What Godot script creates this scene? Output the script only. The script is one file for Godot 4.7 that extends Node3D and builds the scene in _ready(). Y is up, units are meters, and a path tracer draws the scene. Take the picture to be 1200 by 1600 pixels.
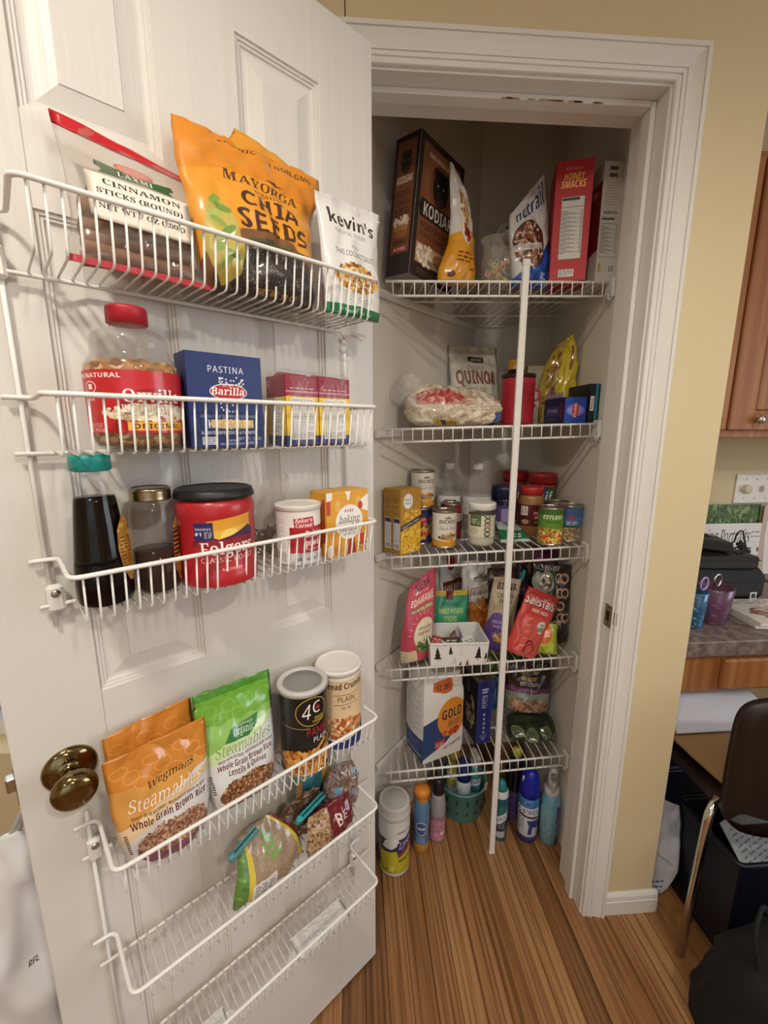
extends Node3D
# A pantry with its door open, baskets on the door, wire shelves behind, a kitchen desk to the right.

const DTH := 0.66104          # how far the open door faces round from the doorway wall
const DC := Vector3(0.0269, 0, 0.0627)   # hinge corner of the door's inner face
const W := 0.6212             # doorway width
const H := 2.045              # doorway height
const CW := 0.062             # casing width
const JD := 0.1236            # jamb depth
const CEIL := 2.44

var rng := RandomNumberGenerator.new()
var M := {}
var used := {}

func _ready():
	rng.seed = 7
	# ---- camera
	var cam := Camera3D.new()
	cam.name = "camera"
	cam.position = Vector3(-0.01384, 1.38291, 0.94989)
	cam.rotation = Vector3(-0.195082, -0.070013, 0.0)
	cam.fov = 100.29
	cam.near = 0.02
	add_child(cam)
	cam.current = true
	# ---- sky and exposure
	var we := WorldEnvironment.new()
	we.name = "environment"
	var env := Environment.new()
	var sky := Sky.new()
	var ps := ProceduralSkyMaterial.new()
	ps.sky_top_color = Color(0.42, 0.60, 0.90)
	ps.sky_horizon_color = Color(0.85, 0.90, 0.96)
	ps.ground_bottom_color = Color(0.30, 0.30, 0.26)
	ps.ground_horizon_color = Color(0.62, 0.64, 0.62)
	ps.energy_multiplier = 1.0
	sky.sky_material = ps
	env.background_mode = Environment.BG_SKY
	env.sky = sky
	env.background_energy_multiplier = 0.7
	env.tonemap_mode = Environment.TONE_MAPPER_LINEAR
	env.tonemap_exposure = 1.25
	env.sdfgi_enabled = true
	env.ssao_enabled = true
	env.ssil_enabled = true
	we.environment = env
	add_child(we)
	# ---- ceiling lamps of the kitchen (each a glowing disc and a light in front of it)
	ceiling_lamp(Vector3(-0.32, CEIL, 1.25), 1.5, "round recessed ceiling lamp nearest the pantry door")
	ceiling_lamp(Vector3(0.80, CEIL, 1.70), 1.35, "round recessed ceiling lamp facing the kitchen desk")
	ceiling_lamp(Vector3(-0.6, CEIL, 2.6), 0.45, "round recessed ceiling lamp by the large window's left side")
	ceiling_lamp(Vector3(0.9, CEIL, 2.6), 0.45, "round recessed ceiling lamp by the large window's right side")
	window_light(Vector3(-1.37, 1.285, -0.055), Vector3(0.96, 1.23, 0), 0.0, 0.6)
	window_light(Vector3(0.2, 1.35, 3.36), Vector3(1.7, 1.7, 0), PI, 0.4)
	window_light(Vector3(2.74, 1.50, 1.00), Vector3(1.3, 1.1, 0), -PI / 2, 1.5)
	make_materials()
	build_room()
	build_door()
	build_rack()
	build_shelves()
	build_desk()
	build_door_goods()
	build_shelf_goods()
	build_floor_goods()
	place_prints()

func ceiling_lamp(p: Vector3, energy: float, label: String):
	var t = thing("ceiling_lamp", label, "lamp", p, 0.0, "recessed ceiling lamps")
	var ring := lathe([[0.092, -0.004], [0.096, -0.007], [0.072, -0.010], [0.070, -0.002]], 32)
	part("trim_ring", ring, mat("lampring", "f2efe8", 0.5), t)
	var g := mat("lampglow", "fff3e0", 0.6)
	g.emission_enabled = true
	g.emission = Color(1.0, 0.96, 0.90)
	g.emission_energy_multiplier = 3.0
	part("diffuser", lathe([[0.0, -0.004], [0.070, -0.004]], 32), g, t)
	var l := SpotLight3D.new()
	l.name = "light"
	l.position = Vector3(0, -0.014, 0)
	l.rotation = Vector3(-PI / 2, 0, 0)
	l.spot_angle = 84.0
	l.spot_angle_attenuation = 0.5
	l.spot_range = 9.0
	l.spot_attenuation = 2.0
	l.light_color = Color(1.0, 0.965, 0.905)
	l.light_energy = energy
	l.light_size = 0.07
	l.shadow_enabled = true
	t.add_child(l)

func window_light(p: Vector3, size: Vector3, turn: float, e: float):
	# the daylight that a window lets in, as large as the window
	var l := AreaLight3D.new()
	l.name = "daylight"
	l.area_size = Vector2(size.x, size.y)
	l.position = p
	l.rotation.y = turn + PI
	l.light_color = Color(0.93, 0.96, 1.0)
	l.light_energy = e
	l.area_range = 9.0
	l.area_attenuation = 2.0
	l.shadow_enabled = true
	add_child(l)

# ---------------------------------------------------------------- helpers: things and parts
func numbered(called: String) -> String:
	if not used.has(called):
		used[called] = 0
		return called
	used[called] += 1
	return "%s_%03d" % [called, used[called]]

func thing(called: String, label: String, category: String, at := Vector3.ZERO, turn := 0.0, group := "") -> Node3D:
	var o := Node3D.new()
	o.name = numbered(called)
	add_child(o)
	o.position = at
	o.rotation.y = turn
	meta(o, label, category, group)
	return o

func meta(o, label: String, category: String, group := ""):
	o.set_meta("label", label)
	o.set_meta("category", category)
	if group != "":
		o.set_meta("group", group)

func part(called: String, mesh: Mesh, m: Material, parent: Node, at := Vector3.ZERO, label := "") -> MeshInstance3D:
	var o := MeshInstance3D.new()
	o.name = called
	o.mesh = mesh
	if m != null:
		o.material_override = m
	o.position = at
	parent.add_child(o, true)
	if label != "":
		o.set_meta("label", label)
	return o

func struct(called: String, mesh: Mesh, m: Material) -> MeshInstance3D:
	var o := part(called, mesh, m, self)
	o.set_meta("kind", "structure")
	return o

func again(o: Node3D, label := "") -> Node3D:
	var c = o.duplicate()
	var base: String = o.name
	if base.length() > 4 and base.substr(base.length() - 4, 1) == "_" and base.substr(base.length() - 3).is_valid_int():
		base = base.substr(0, base.length() - 4)
	c.name = numbered(base)
	add_child(c)
	if label != "":
		c.set_meta("label", label)
	return c

func dpos(s: float, y: float, n: float) -> Vector3:      # a point given along, up and out from the open door's face
	return DC + Vector3(-cos(DTH) * s + sin(DTH) * n, y, sin(DTH) * s + cos(DTH) * n)

func shelf_y(k: int, x: float) -> float:                  # the wire shelves hang a little lower at their left end
	var a = [[1.741, 1.751], [1.377, 1.393], [1.022, 1.045], [0.672, 0.695], [0.318, 0.347]][k - 1]
	return a[0] + (a[1] - a[0]) * (x - 0.075) / 0.58 + 0.0035

# ---------------------------------------------------------------- helpers: materials
func mat(key: String, c = "ffffff", rough := 0.6, metal := 0.0) -> StandardMaterial3D:
	if M.has(key):
		return M[key]
	var m := StandardMaterial3D.new()
	m.albedo_color = Color(c)
	m.roughness = rough
	m.metallic = metal
	M[key] = m
	return m

func col(c: String, rough := 0.55) -> StandardMaterial3D:
	return mat("c" + c + str(rough), c, rough)

func film(key: String, c := "ffffff", alpha := 0.2, rough := 0.06) -> StandardMaterial3D:
	var fresh := not M.has(key)
	var m := mat(key, c, rough)
	if fresh:
		m.albedo_color = Color(Color(c), alpha)
		m.transparency = BaseMaterial3D.TRANSPARENCY_ALPHA
		m.cull_mode = BaseMaterial3D.CULL_DISABLED
		m.metallic_specular = 0.35
	return m

# printed pictures share a few large sheets, packed in rows
const SHEET := 2048
var sheets := []
var pending := []

func printed(cv, rough := 0.45, clear := 0.0) -> StandardMaterial3D:
	var m := StandardMaterial3D.new()
	m.roughness = rough
	if clear > 0.0:
		m.clearcoat_enabled = true
		m.clearcoat = clear
		m.clearcoat_roughness = 0.12
	pending.append([cv.im, m])
	return m

func place_prints():
	pending.sort_custom(func(a, b): return a[0].get_height() > b[0].get_height())
	var x := SHEET
	var y := SHEET
	var rowh := 0
	for p in pending:
		var im: Image = p[0]
		var w := im.get_width() + 4
		var h := im.get_height() + 4
		if x + w > SHEET:
			y += rowh
			x = 0
			rowh = h
		if y + h > SHEET:
			var sh := Image.create(SHEET, SHEET, false, Image.FORMAT_RGBA8)
			sheets.append(sh)
			x = 0
			y = 0
			rowh = h
		var s: Image = sheets[-1]
		var iw := im.get_width()
		var ih := im.get_height()
		for k in [[0, 2], [4, 2], [2, 0], [2, 4], [2, 2]]:
			s.blit_rect(im, Rect2i(0, 0, iw, ih), Vector2i(x + k[0], y + k[1]))
		p.append([sheets.size() - 1, x + 2, y + 2, iw, ih])
		x += w
	var tex := sheets.map(func(s): return ImageTexture.create_from_image(s))
	for p in pending:
		var m: StandardMaterial3D = p[1]
		var q = p[2]
		m.albedo_texture = tex[q[0]]
		m.uv1_scale = Vector3(q[3] / float(SHEET), q[4] / float(SHEET), 1)
		m.uv1_offset = Vector3(q[1] / float(SHEET), q[2] / float(SHEET), 0)

func noise_img(w: int, h: int, fx: float, fy: float, seed_: int, oct := 4) -> Image:
	# noise stretched by its two frequencies, as an 8-bit grey picture
	var n := FastNoiseLite.new()
	n.seed = seed_
	n.noise_type = FastNoiseLite.TYPE_SIMPLEX_SMOOTH
	n.frequency = 0.02
	n.fractal_octaves = oct
	var sw := maxi(8, int(w * fx))
	var sh := maxi(8, int(h * fy))
	var im := n.get_seamless_image(sw, sh)
	im.resize(w, h, Image.INTERPOLATE_CUBIC)
	return im

func ramp_img(src: Image, stops: Array) -> Image:
	# colours a grey picture by a ramp of [position, colour]
	var g := Gradient.new()
	g.offsets = PackedFloat32Array(stops.map(func(s): return s[0]))
	g.colors = PackedColorArray(stops.map(func(s): return Color(s[1])))
	var lut := PackedByteArray()
	for i in 256:
		var c := g.sample(i / 255.0)
		lut.append_array(PackedByteArray([int(c.r * 255), int(c.g * 255), int(c.b * 255)]))
	src.convert(Image.FORMAT_L8)
	var d := src.get_data()
	var o := PackedByteArray()
	o.resize(d.size() * 3)
	for i in d.size():
		var k := d[i] * 3
		o[i * 3] = lut[k]
		o[i * 3 + 1] = lut[k + 1]
		o[i * 3 + 2] = lut[k + 2]
	return Image.create_from_data(src.get_width(), src.get_height(), false, Image.FORMAT_RGB8, o)

func bump(src: Image, strength: float) -> ImageTexture:
	src.convert(Image.FORMAT_RGBA8)
	src.bump_map_to_normal_map(strength)
	return ImageTexture.create_from_image(src)

func make_materials():
	var white := mat("paint", "e2dfd9", 0.42)
	var wood := mat("doorpaint", "dedad3", 0.4)
	wood.normal_enabled = true
	wood.normal_texture = bump(noise_img(512, 512, 1.0, 0.05, 3, 5), 5.0)
	wood.normal_scale = 0.26
	wood.uv1_triplanar = true
	wood.uv1_scale = Vector3(2.2, 1.1, 2.2)
	wood.uv1_triplanar_sharpness = 4.0
	var wall := mat("wall", "d9c8a0", 0.75)
	wall.normal_enabled = true
	wall.normal_texture = bump(noise_img(512, 512, 1.0, 1.0, 5, 3), 2.0)
	wall.normal_scale = 0.25
	wall.uv1_triplanar = true
	wall.uv1_world_triplanar = true
	wall.uv1_scale = Vector3(3, 3, 3)
	mat("pantrywall", "e4dfd4", 0.7)
	mat("strike", "8f8460", 0.42, 0.8)
	mat("ceiling", "efece4", 0.85)
	film("darkglass", "2a2826", 0.03, 0.03)
	film("bottleglass", "6a655e", 0.13, 0.03)
	film("petplastic", "a8a6a0", 0.13, 0.05)
	film("clearfilm", "cfc4b6", 0.16, 0.10)
	mat("wire", "efeeea", 0.32)
	mat("steel", "c9c7c2", 0.28, 1.0)
	mat("chrome", "d9d9da", 0.12, 1.0)
	mat("brass", "84734f", 0.13, 1.0)
	# oak for the floor boards, in a few tones
	var tones := [["90633a", "9d7047", "825833", "6e4927"], ["9b6d43", "a87b50", "8e623d", "7a5230"], ["7d5431", "8b613a", "6f4a2a", "5b3b20"], ["a67a4e", "b1875a", "986c43", "865b36"]]
	for i in 4:
		var g := noise_img(512, 1024, 1.0, 0.07, 20 + i, 5)
		var t = tones[i]
		var m := mat("oak%d" % i, "ffffff", 0.36)
		m.albedo_texture = ImageTexture.create_from_image(ramp_img(g, [[0.0, t[3]], [0.22, t[3]], [0.36, t[2]], [0.5, t[0]], [0.8, t[1]], [1.0, t[1]]]))
	# honey oak for the cabinets
	var go := noise_img(256, 512, 1.0, 0.06, 31, 5)
	var oc := mat("cabinet", "ffffff", 0.55)
	oc.albedo_texture = ImageTexture.create_from_image(ramp_img(go, [[0.0, "8e5628"], [0.4, "9c6230"], [0.65, "a86e3a"], [1.0, "b07640"]]))
	oc.uv1_triplanar = true
	oc.uv1_scale = Vector3(6, 1.6, 6)
	# speckled laminate worktop
	var lam := mat("laminate", "ffffff", 0.35)
	lam.albedo_texture = ImageTexture.create_from_image(ramp_img(noise_img(256, 256, 1.0, 1.0, 41, 5), [[0.0, "5a4c48"], [0.5, "7a6a64"], [1.0, "938580"]]))
	lam.uv1_triplanar = true
	lam.uv1_scale = Vector3(5, 5, 5)

# ---------------------------------------------------------------- helpers: meshes
func q4(st: SurfaceTool, a: Vector3, b: Vector3, c: Vector3, d: Vector3, ua := Vector2.ZERO, ub := Vector2(1, 0), uc := Vector2(1, 1), ud := Vector2(0, 1)):
	# a quad whose corners run anticlockwise seen from its front
	for k in [[a, ua], [c, uc], [b, ub], [a, ua], [d, ud], [c, uc]]:
		st.set_uv(k[1])
		st.add_vertex(k[0])

func t3(st: SurfaceTool, a: Vector3, b: Vector3, c: Vector3):
	for k in [a, c, b]:
		st.set_uv(Vector2.ZERO)
		st.add_vertex(k)

func tool(smooth := false) -> SurfaceTool:
	var st := SurfaceTool.new()
	st.begin(Mesh.PRIMITIVE_TRIANGLES)
	st.set_smooth_group(0 if smooth else -1)
	return st

func done(st: SurfaceTool) -> ArrayMesh:
	st.generate_normals()
	return st.commit()

func bx(st: SurfaceTool, c: Vector3, s: Vector3, b := 0.0, xf := Transform3D.IDENTITY):
	# a box, its edges chamfered by b
	var h := s * 0.5
	b = minf(b, minf(h.x, minf(h.y, h.z)) * 0.9)
	var P := func(sx, sy, sz, ax) -> Vector3:
		var v := Vector3(sx * h.x, sy * h.y, sz * h.z)
		for k in 3:
			if k != ax:
				v[k] -= signf(v[k]) * b
		return xf * (c + v)
	for ax in 3:
		for sg in [-1.0, 1.0]:
			var uax := (ax + 1) % 3
			var vax := (ax + 2) % 3
			var cs := []
			for k in [[-1.0, -1.0], [1.0, -1.0], [1.0, 1.0], [-1.0, 1.0]]:
				var v := Vector3.ZERO
				v[ax] = sg
				v[uax] = k[0]
				v[vax] = k[1]
				cs.append(P.call(v.x, v.y, v.z, ax))
			if sg > 0:
				q4(st, cs[0], cs[1], cs[2], cs[3])
			else:
				q4(st, cs[3], cs[2], cs[1], cs[0])
	if b <= 0.0:
		return
	for ax in 3:        # the edges that run along ax
		var u := (ax + 1) % 3
		var w := (ax + 2) % 3
		for su in [-1.0, 1.0]:
			for sw in [-1.0, 1.0]:
				var lo := Vector3.ZERO
				lo[ax] = -1.0
				lo[u] = su
				lo[w] = sw
				var hi := lo
				hi[ax] = 1.0
				var a: Vector3 = P.call(lo.x, lo.y, lo.z, u)
				var e: Vector3 = P.call(hi.x, hi.y, hi.z, u)
				var f: Vector3 = P.call(hi.x, hi.y, hi.z, w)
				var g: Vector3 = P.call(lo.x, lo.y, lo.z, w)
				if su * sw > 0:
					q4(st, g, f, e, a)
				else:
					q4(st, a, e, f, g)
	for sx in [-1.0, 1.0]:
		for sy in [-1.0, 1.0]:
			for sz in [-1.0, 1.0]:
				var a: Vector3 = P.call(sx, sy, sz, 0)
				var e: Vector3 = P.call(sx, sy, sz, 1)
				var f: Vector3 = P.call(sx, sy, sz, 2)
				if sx * sy * sz > 0:
					t3(st, a, e, f)
				else:
					t3(st, a, f, e)

func box(c: Vector3, s: Vector3, b := 0.0, xf := Transform3D.IDENTITY) -> ArrayMesh:
	var st := tool()
	bx(st, c, s, b, xf)
	return done(st)

func prism(poly: Array, y0: float, y1: float) -> ArrayMesh:
	# a floor plan of [x, z] points raised from y0 to y1
	var st := tool()
	var pts := PackedVector2Array(poly.map(func(p): return Vector2(p[0], p[1])))
	if not Geometry2D.is_polygon_clockwise(pts):
		pts.reverse()
	var tris := Geometry2D.triangulate_polygon(pts)
	for i in range(0, tris.size(), 3):
		var a := pts[tris[i]]
		var b := pts[tris[i + 1]]
		var c := pts[tris[i + 2]]
		if (b - a).cross(c - a) > 0:
			var s := b
			b = c
			c = s
		t3(st, Vector3(a.x, y1, a.y), Vector3(b.x, y1, b.y), Vector3(c.x, y1, c.y))
		t3(st, Vector3(a.x, y0, a.y), Vector3(c.x, y0, c.y), Vector3(b.x, y0, b.y))
	for i in pts.size():
		var a := pts[i]
		var b := pts[(i + 1) % pts.size()]
		q4(st, Vector3(a.x, y0, a.y), Vector3(b.x, y0, b.y), Vector3(b.x, y1, b.y), Vector3(a.x, y1, a.y))
	return done(st)

func lathe(prof: Array, seg := 32, sx := 1.0, sz := 1.0, vs := [], smooth := true, fn = null) -> ArrayMesh:
	# turns [radius, height] points about y; u runs round from the back (0.5 faces +z), v down from the top
	var st := tool(smooth)
	var y0 := INF
	var y1 := -INF
	for p in prof:
		y0 = minf(y0, p[1])
		y1 = maxf(y1, p[1])
	if vs.size() == 2:
		y0 = vs[0]
		y1 = vs[1]
	var P := func(i, j) -> Vector3:
		var a: float = TAU * j / seg
		var v := Vector3(-sin(a) * prof[i][0] * sx, prof[i][1], -cos(a) * prof[i][0] * sz)
		return fn.call(v) if fn != null else v
	for i in prof.size() - 1:
		if smooth and prof[i].size() > 2:
			st.set_smooth_group(prof[i][2])
		var va := clampf(1.0 - (prof[i][1] - y0) / maxf(1e-6, y1 - y0), 0.002, 0.998)
		var vb := clampf(1.0 - (prof[i + 1][1] - y0) / maxf(1e-6, y1 - y0), 0.002, 0.998)
		for j in seg:
			var u0: float = j / float(seg)
			var u1: float = (j + 1) / float(seg)
			var a: Vector3 = P.call(i, j)
			var b: Vector3 = P.call(i, j + 1)
			var c: Vector3 = P.call(i + 1, j + 1)
			var d: Vector3 = P.call(i + 1, j)
			if prof[i][0] < 1e-6:
				tri_uv(st, [a, c, d], [Vector2(u0, va), Vector2(u1, vb), Vector2(u0, vb)])
			elif prof[i + 1][0] < 1e-6:
				tri_uv(st, [a, b, c], [Vector2(u0, va), Vector2(u1, va), Vector2(u1, vb)])
			else:
				tri_uv(st, [a, b, c], [Vector2(u0, va), Vector2(u1, va), Vector2(u1, vb)])
				tri_uv(st, [a, c, d], [Vector2(u0, va), Vector2(u1, vb), Vector2(u0, vb)])
	return done(st)

func tri_uv(st: SurfaceTool, v: Array, uv: Array):     # corners anticlockwise seen from the front
	for k in [0, 2, 1]:
		st.set_uv(uv[k])
		st.add_vertex(v[k])

func rounded(pts: Array, r: float, n := 4) -> Array:
	# a polyline with its corners rounded off
	var o := [pts[0]]
	for i in range(1, pts.size() - 1):
		var p: Vector3 = pts[i]
		var a: Vector3 = pts[i - 1] - p
		var b: Vector3 = pts[i + 1] - p
		var d := minf(r, minf(a.length(), b.length()) * 0.48)
		var pa := p + a.normalized() * d
		var pb := p + b.normalized() * d
		for k in n + 1:
			var t := k / float(n)
			o.append(pa.lerp(p, t).lerp(p.lerp(pb, t), t))
	o.append(pts[pts.size() - 1])
	return o

func tube_to(st: SurfaceTool, pts: Array, rad, sides := 6, cap := true):
	# a round rod along a polyline; rad is one radius or one for each point
	var rings := []
	var up := Vector3.ZERO
	for i in pts.size():
		var d: Vector3 = (pts[mini(i + 1, pts.size() - 1)] - pts[maxi(i - 1, 0)]).normalized()
		if i == 0:
			up = Vector3.UP if absf(d.y) < 0.9 else Vector3.RIGHT
		var x := up.cross(d).normalized()
		up = d.cross(x).normalized()
		var r: float = rad[i] if rad is Array else rad
		var ring := []
		for j in sides:
			var a := TAU * j / sides
			ring.append(pts[i] + (x * cos(a) + up * sin(a)) * r)
		rings.append(ring)
	for i in rings.size() - 1:
		for j in sides:
			var k := (j + 1) % sides
			q4(st, rings[i][j], rings[i][k], rings[i + 1][k], rings[i + 1][j])
	if cap:
		for e in [0, rings.size() - 1]:
			var m: Vector3 = pts[e]
			for j in sides:
				var k := (j + 1) % sides
				if e == 0:
					t3(st, m, rings[e][k], rings[e][j])
				else:
					t3(st, m, rings[e][j], rings[e][k])

func tube(pts: Array, rad, sides := 6, cap := true) -> ArrayMesh:
	var st := tool(true)
	tube_to(st, pts, rad, sides, cap)
	return done(st)

func extrude_profile(prof: Array, o: Vector3, along: Vector3, across: Vector3, out: Vector3, len_: float, m0 := 0.0, m1 := 0.0) -> ArrayMesh:
	# a moulding: profile of [across, out] points run along; m0, m1 mitre its ends (1 lengthens with across)
	var st := tool()
	var n := prof.size()
	var A := []
	var B := []
	for p in prof:
		var v: Vector3 = o + across * p[0] + out * p[1]
		A.append(v - along * (p[0] * m0))
		B.append(v + along * (len_ + p[0] * m1))
	var flip := along.cross(across).dot(out) < 0
	for i in n:
		var j := (i + 1) % n
		if flip:
			q4(st, A[i], A[j], B[j], B[i])
		else:
			q4(st, B[i], B[j], A[j], A[i])
	var mid := Vector2.ZERO
	var pp := PackedVector2Array(prof.map(func(p): return Vector2(p[0], p[1])))
	var tris := Geometry2D.triangulate_polygon(pp)
	for i in range(0, tris.size(), 3):
		t3(st, A[tris[i]], A[tris[i + 1]], A[tris[i + 2]])
		t3(st, B[tris[i]], B[tris[i + 2]], B[tris[i + 1]])
	return done(st)

# ---------------------------------------------------------------- the setting
func build_room():
	var wm: Material = M.wall
	# floor: oak strips over a slab
	var fl := struct("floor", box(Vector3(0.2, -0.06, 1.35), Vector3(5.2, 0.09, 4.5)), col("3a2413", 0.9))
	rng.seed = 11
	var pw := 0.058
	var x := -2.38
	var n := 0
	while x < 2.78:
		var z := -0.86 - rng.randf() * 0.6
		while z < 3.5:
			var ln := rng.randf_range(1.1, 2.4)
			var z0 := maxf(z, -0.86)
			var z1 := minf(z + ln, 3.5)
			if z1 - z0 > 0.05:
				var t := [0, 0, 1, 1, 2, 3][rng.randi() % 6] as int
				var b := part("plank", plank_mesh(pw - 0.0011, z1 - z0 - 0.0012, rng.randf(), rng.randf()), M["oak%d" % t], fl, Vector3(x + pw / 2, -0.0, (z0 + z1) / 2))
				b.name = "plank" if n == 0 else "plank_%03d" % n
				n += 1
			z += ln
		x += pw
	# the doorway wall, with the doorway and, behind the door, a window
	var st := tool()
	var zc := -JD / 2
	var yb := H
	bx(st, Vector3((W + 0.8315) / 2 + 0.009, CEIL / 2, zc), Vector3(0.8315 - W - 0.018, CEIL, JD))
	bx(st, Vector3(W / 2, (CEIL + H + 0.018) / 2, zc), Vector3(W + 0.036, CEIL - H - 0.018, JD))
	bx(st, Vector3(-0.43, CEIL / 2, zc), Vector3(0.82, CEIL, JD))
	bx(st, Vector3(-1.37, 0.31, zc), Vector3(1.06, 0.62, JD))
	bx(st, Vector3(-1.37, (CEIL + 1.95) / 2, zc), Vector3(1.06, CEIL - 1.95, JD))
	bx(st, Vector3(-2.15, CEIL / 2, zc), Vector3(0.5, CEIL, JD))
	struct("wall_front", done(st), wm)
	# the wall end past the pantry and the wall behind the desk
	struct("wall_pantry_right", prism([[0.8315, -0.0005 - JD], [0.8315, -0.86], [0.7245, -0.86], [0.7225, -0.687], [0.655, -JD - 0.0005]], 0, CEIL), M.pantrywall)
	struct("wall_corner", prism([[0.8330, -JD], [0.8330, -0.735], [0.8316, -0.735], [0.8316, -JD]], 0, CEIL), wm)
	struct("wall_pantry_left", prism([[-0.071, -JD - 0.0005], [0.436, -0.688], [0.436, -0.80], [-0.16, -JD - 0.0005]], 0, CEIL), M.pantrywall)
	struct("wall_pantry_back", prism([[0.4365, -0.688], [0.7220, -0.6875], [0.7220, -0.80], [0.4365, -0.80]], 0, CEIL), M.pantrywall)
	struct("wall_desk", box(Vector3(1.806, CEIL / 2, -0.79), Vector3(1.945, CEIL, 0.11)), wm)
	st = tool()
	bx(st, Vector3(2.82, CEIL / 2, -0.27), Vector3(0.1, CEIL, 1.20))
	bx(st, Vector3(2.82, CEIL / 2, 2.60), Vector3(0.1, CEIL, 1.80))
	bx(st, Vector3(2.82, 0.45, 1.015), Vector3(0.1, 0.90, 1.37))
	bx(st, Vector3(2.82, 2.27, 1.015), Vector3(0.1, 0.34, 1.37))
	struct("wall_right", done(st), wm)
	var w3 := window("window_3", Vector3(0, 0.90, 0), 1.37, 1.20, 2)
	w3.rotation.y = -PI / 2
	w3.position = Vector3(2.82, 0, 1.015)
	struct("wall_left", box(Vector3(-2.42, CEIL / 2, 1.64), Vector3(0.1, CEIL, 3.8)), wm)
	st = tool()
	bx(st, Vector3(-1.53, CEIL / 2, 3.5), Vector3(1.74, CEIL, 0.1))
	bx(st, Vector3(1.93, CEIL / 2, 3.5), Vector3(1.74, CEIL, 0.1))
	bx(st, Vector3(0.2, 0.25, 3.5), Vector3(1.72, 0.5, 0.1))
	bx(st, Vector3(0.2, 2.32, 3.5), Vector3(1.72, 0.24, 0.1))
	struct("wall_back", done(st), wm)
	struct("ceiling", box(Vector3(0.2, CEIL + 0.05, 1.35), Vector3(5.3, 0.1, 4.6)), M.ceiling)
	window("window_1", Vector3(-1.37, 0.62, -0.09), 1.06, 1.33, 1)
	window("window_2", Vector3(0.2, 0.5, 3.49), 1.72, 1.70, 2)
	# casing round the doorway
	var pr := [[0.0, 0.0], [0.0, 0.0068], [0.0012, 0.0092], [0.0045, 0.0105], [0.0085, 0.0096], [0.0105, 0.0072], [0.0118, 0.0072], [0.0124, 0.0106], [0.0185, 0.0112], [0.0188, 0.0098], [0.0202, 0.0098], [0.0206, 0.0122], [0.0262, 0.0126], [0.0266, 0.0112], [0.0282, 0.0112], [0.0330, 0.0116], [0.0410, 0.0134], [0.0480, 0.0160], [0.0500, 0.0166], [0.0504, 0.0152], [0.0520, 0.0152], [0.0526, 0.0184], [0.0602, 0.0186], [0.0620, 0.0166], [0.0620, 0.0]]
	var rv := 0.004
	struct("trim_1", extrude_profile(pr, Vector3(W + rv, 0, 0), Vector3.UP, Vector3.RIGHT, Vector3.BACK, H + rv, 0.0, 1.0), M.paint)
	struct("trim_2", extrude_profile(pr, Vector3(-rv, H + rv, 0), Vector3.RIGHT, Vector3.UP, Vector3.BACK, W + 2 * rv, 1.0, 1.0), M.paint)
	struct("trim_3", extrude_profile(pr, Vector3(-rv, 0, 0), Vector3.UP, Vector3.LEFT, Vector3.BACK, H + rv, 0.0, 1.0), M.paint)
	# jambs with their stops
	var jb := [[[W, 0.018], "trim_4"], [[0.0, -0.018], "trim_5"]]
	for j in jb:
		var s := tool()
		var sg: float = signf(j[0][1])
		bx(s, Vector3(j[0][0] + j[0][1] / 2, H / 2, zc), Vector3(0.018, H, JD), 0.0008)
		bx(s, Vector3(j[0][0] - sg * 0.0055, H / 2, -0.0535), Vector3(0.011, H - 0.001, 0.033), 0.0025)
		struct(j[1], done(s), M.paint)
	st = tool()
	bx(st, Vector3(W / 2, H + 0.009, zc), Vector3(W + 0.036, 0.018, JD), 0.0008)
	bx(st, Vector3(W / 2, H - 0.0055, -0.0535), Vector3(W - 0.022, 0.011, 0.033), 0.0025)
	struct("trim_6", done(st), M.paint)
	# bare wood where the paint has chipped off the head stop
	var chip := tool()
	rng.seed = 5
	for i in 14:
		var cx := rng.randf_range(0.27, 0.50)
		bx(chip, Vector3(cx, H - 0.0105, -0.0368), Vector3(rng.randf_range(0.006, 0.022), rng.randf_range(0.0015, 0.0035), 0.0009))
	part("paint_chip", done(chip), col("a98a5a", 0.8), get_node("trim_6"))
	# strike plate
	var sp = part("strike_plate", box(Vector3(0, 0, 0), Vector3(0.0016, 0.058, 0.030), 0.0006), M.strike, get_node("trim_4"), Vector3(W - 0.0009, 0.917, -0.0155))
	part("lip", box(Vector3(0.001, 0, 0.019), Vector3(0.0016, 0.034, 0.016), 0.0006, Transform3D(Basis(Vector3.UP, 0.25), Vector3.ZERO)), M.strike, sp)
	part("bolt_hole", box(Vector3(-0.0009, 0, 0), Vector3(0.0006, 0.026, 0.013)), col("16120d", 0.9), sp)
	for sy in [-0.022, 0.022]:
		var sc := part("screw", lathe([[0.0, 0.001], [0.0028, 0.0008], [0.0034, 0.0]], 12), col("3b3322", 0.4), sp, Vector3(-0.0008, sy, 0.0))
		sc.rotation.z = PI / 2
	# baseboards
	var bp := [[0.0, 0.0], [0.0, 0.0125], [0.044, 0.0125], [0.0455, 0.0105], [0.0500, 0.0105], [0.0515, 0.0118], [0.0600, 0.0104], [0.0645, 0.0072], [0.068, 0.0035], [0.068, 0.0]]
	struct("baseboard_front", extrude_profile(bp, Vector3(W + CW + rv + 0.0005, 0, 0), Vector3.RIGHT, Vector3.UP, Vector3.BACK, 0.8455 - (W + CW + rv)), M.paint)
	struct("baseboard_corner", extrude_profile(bp, Vector3(0.8331, 0, 0.0), Vector3.FORWARD, Vector3.UP, Vector3.RIGHT, 0.72), M.paint)
	struct("baseboard_desk", extrude_profile(bp, Vector3(0.85, 0, -0.7345), Vector3.RIGHT, Vector3.UP, Vector3.BACK, 1.90), M.paint)

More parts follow.
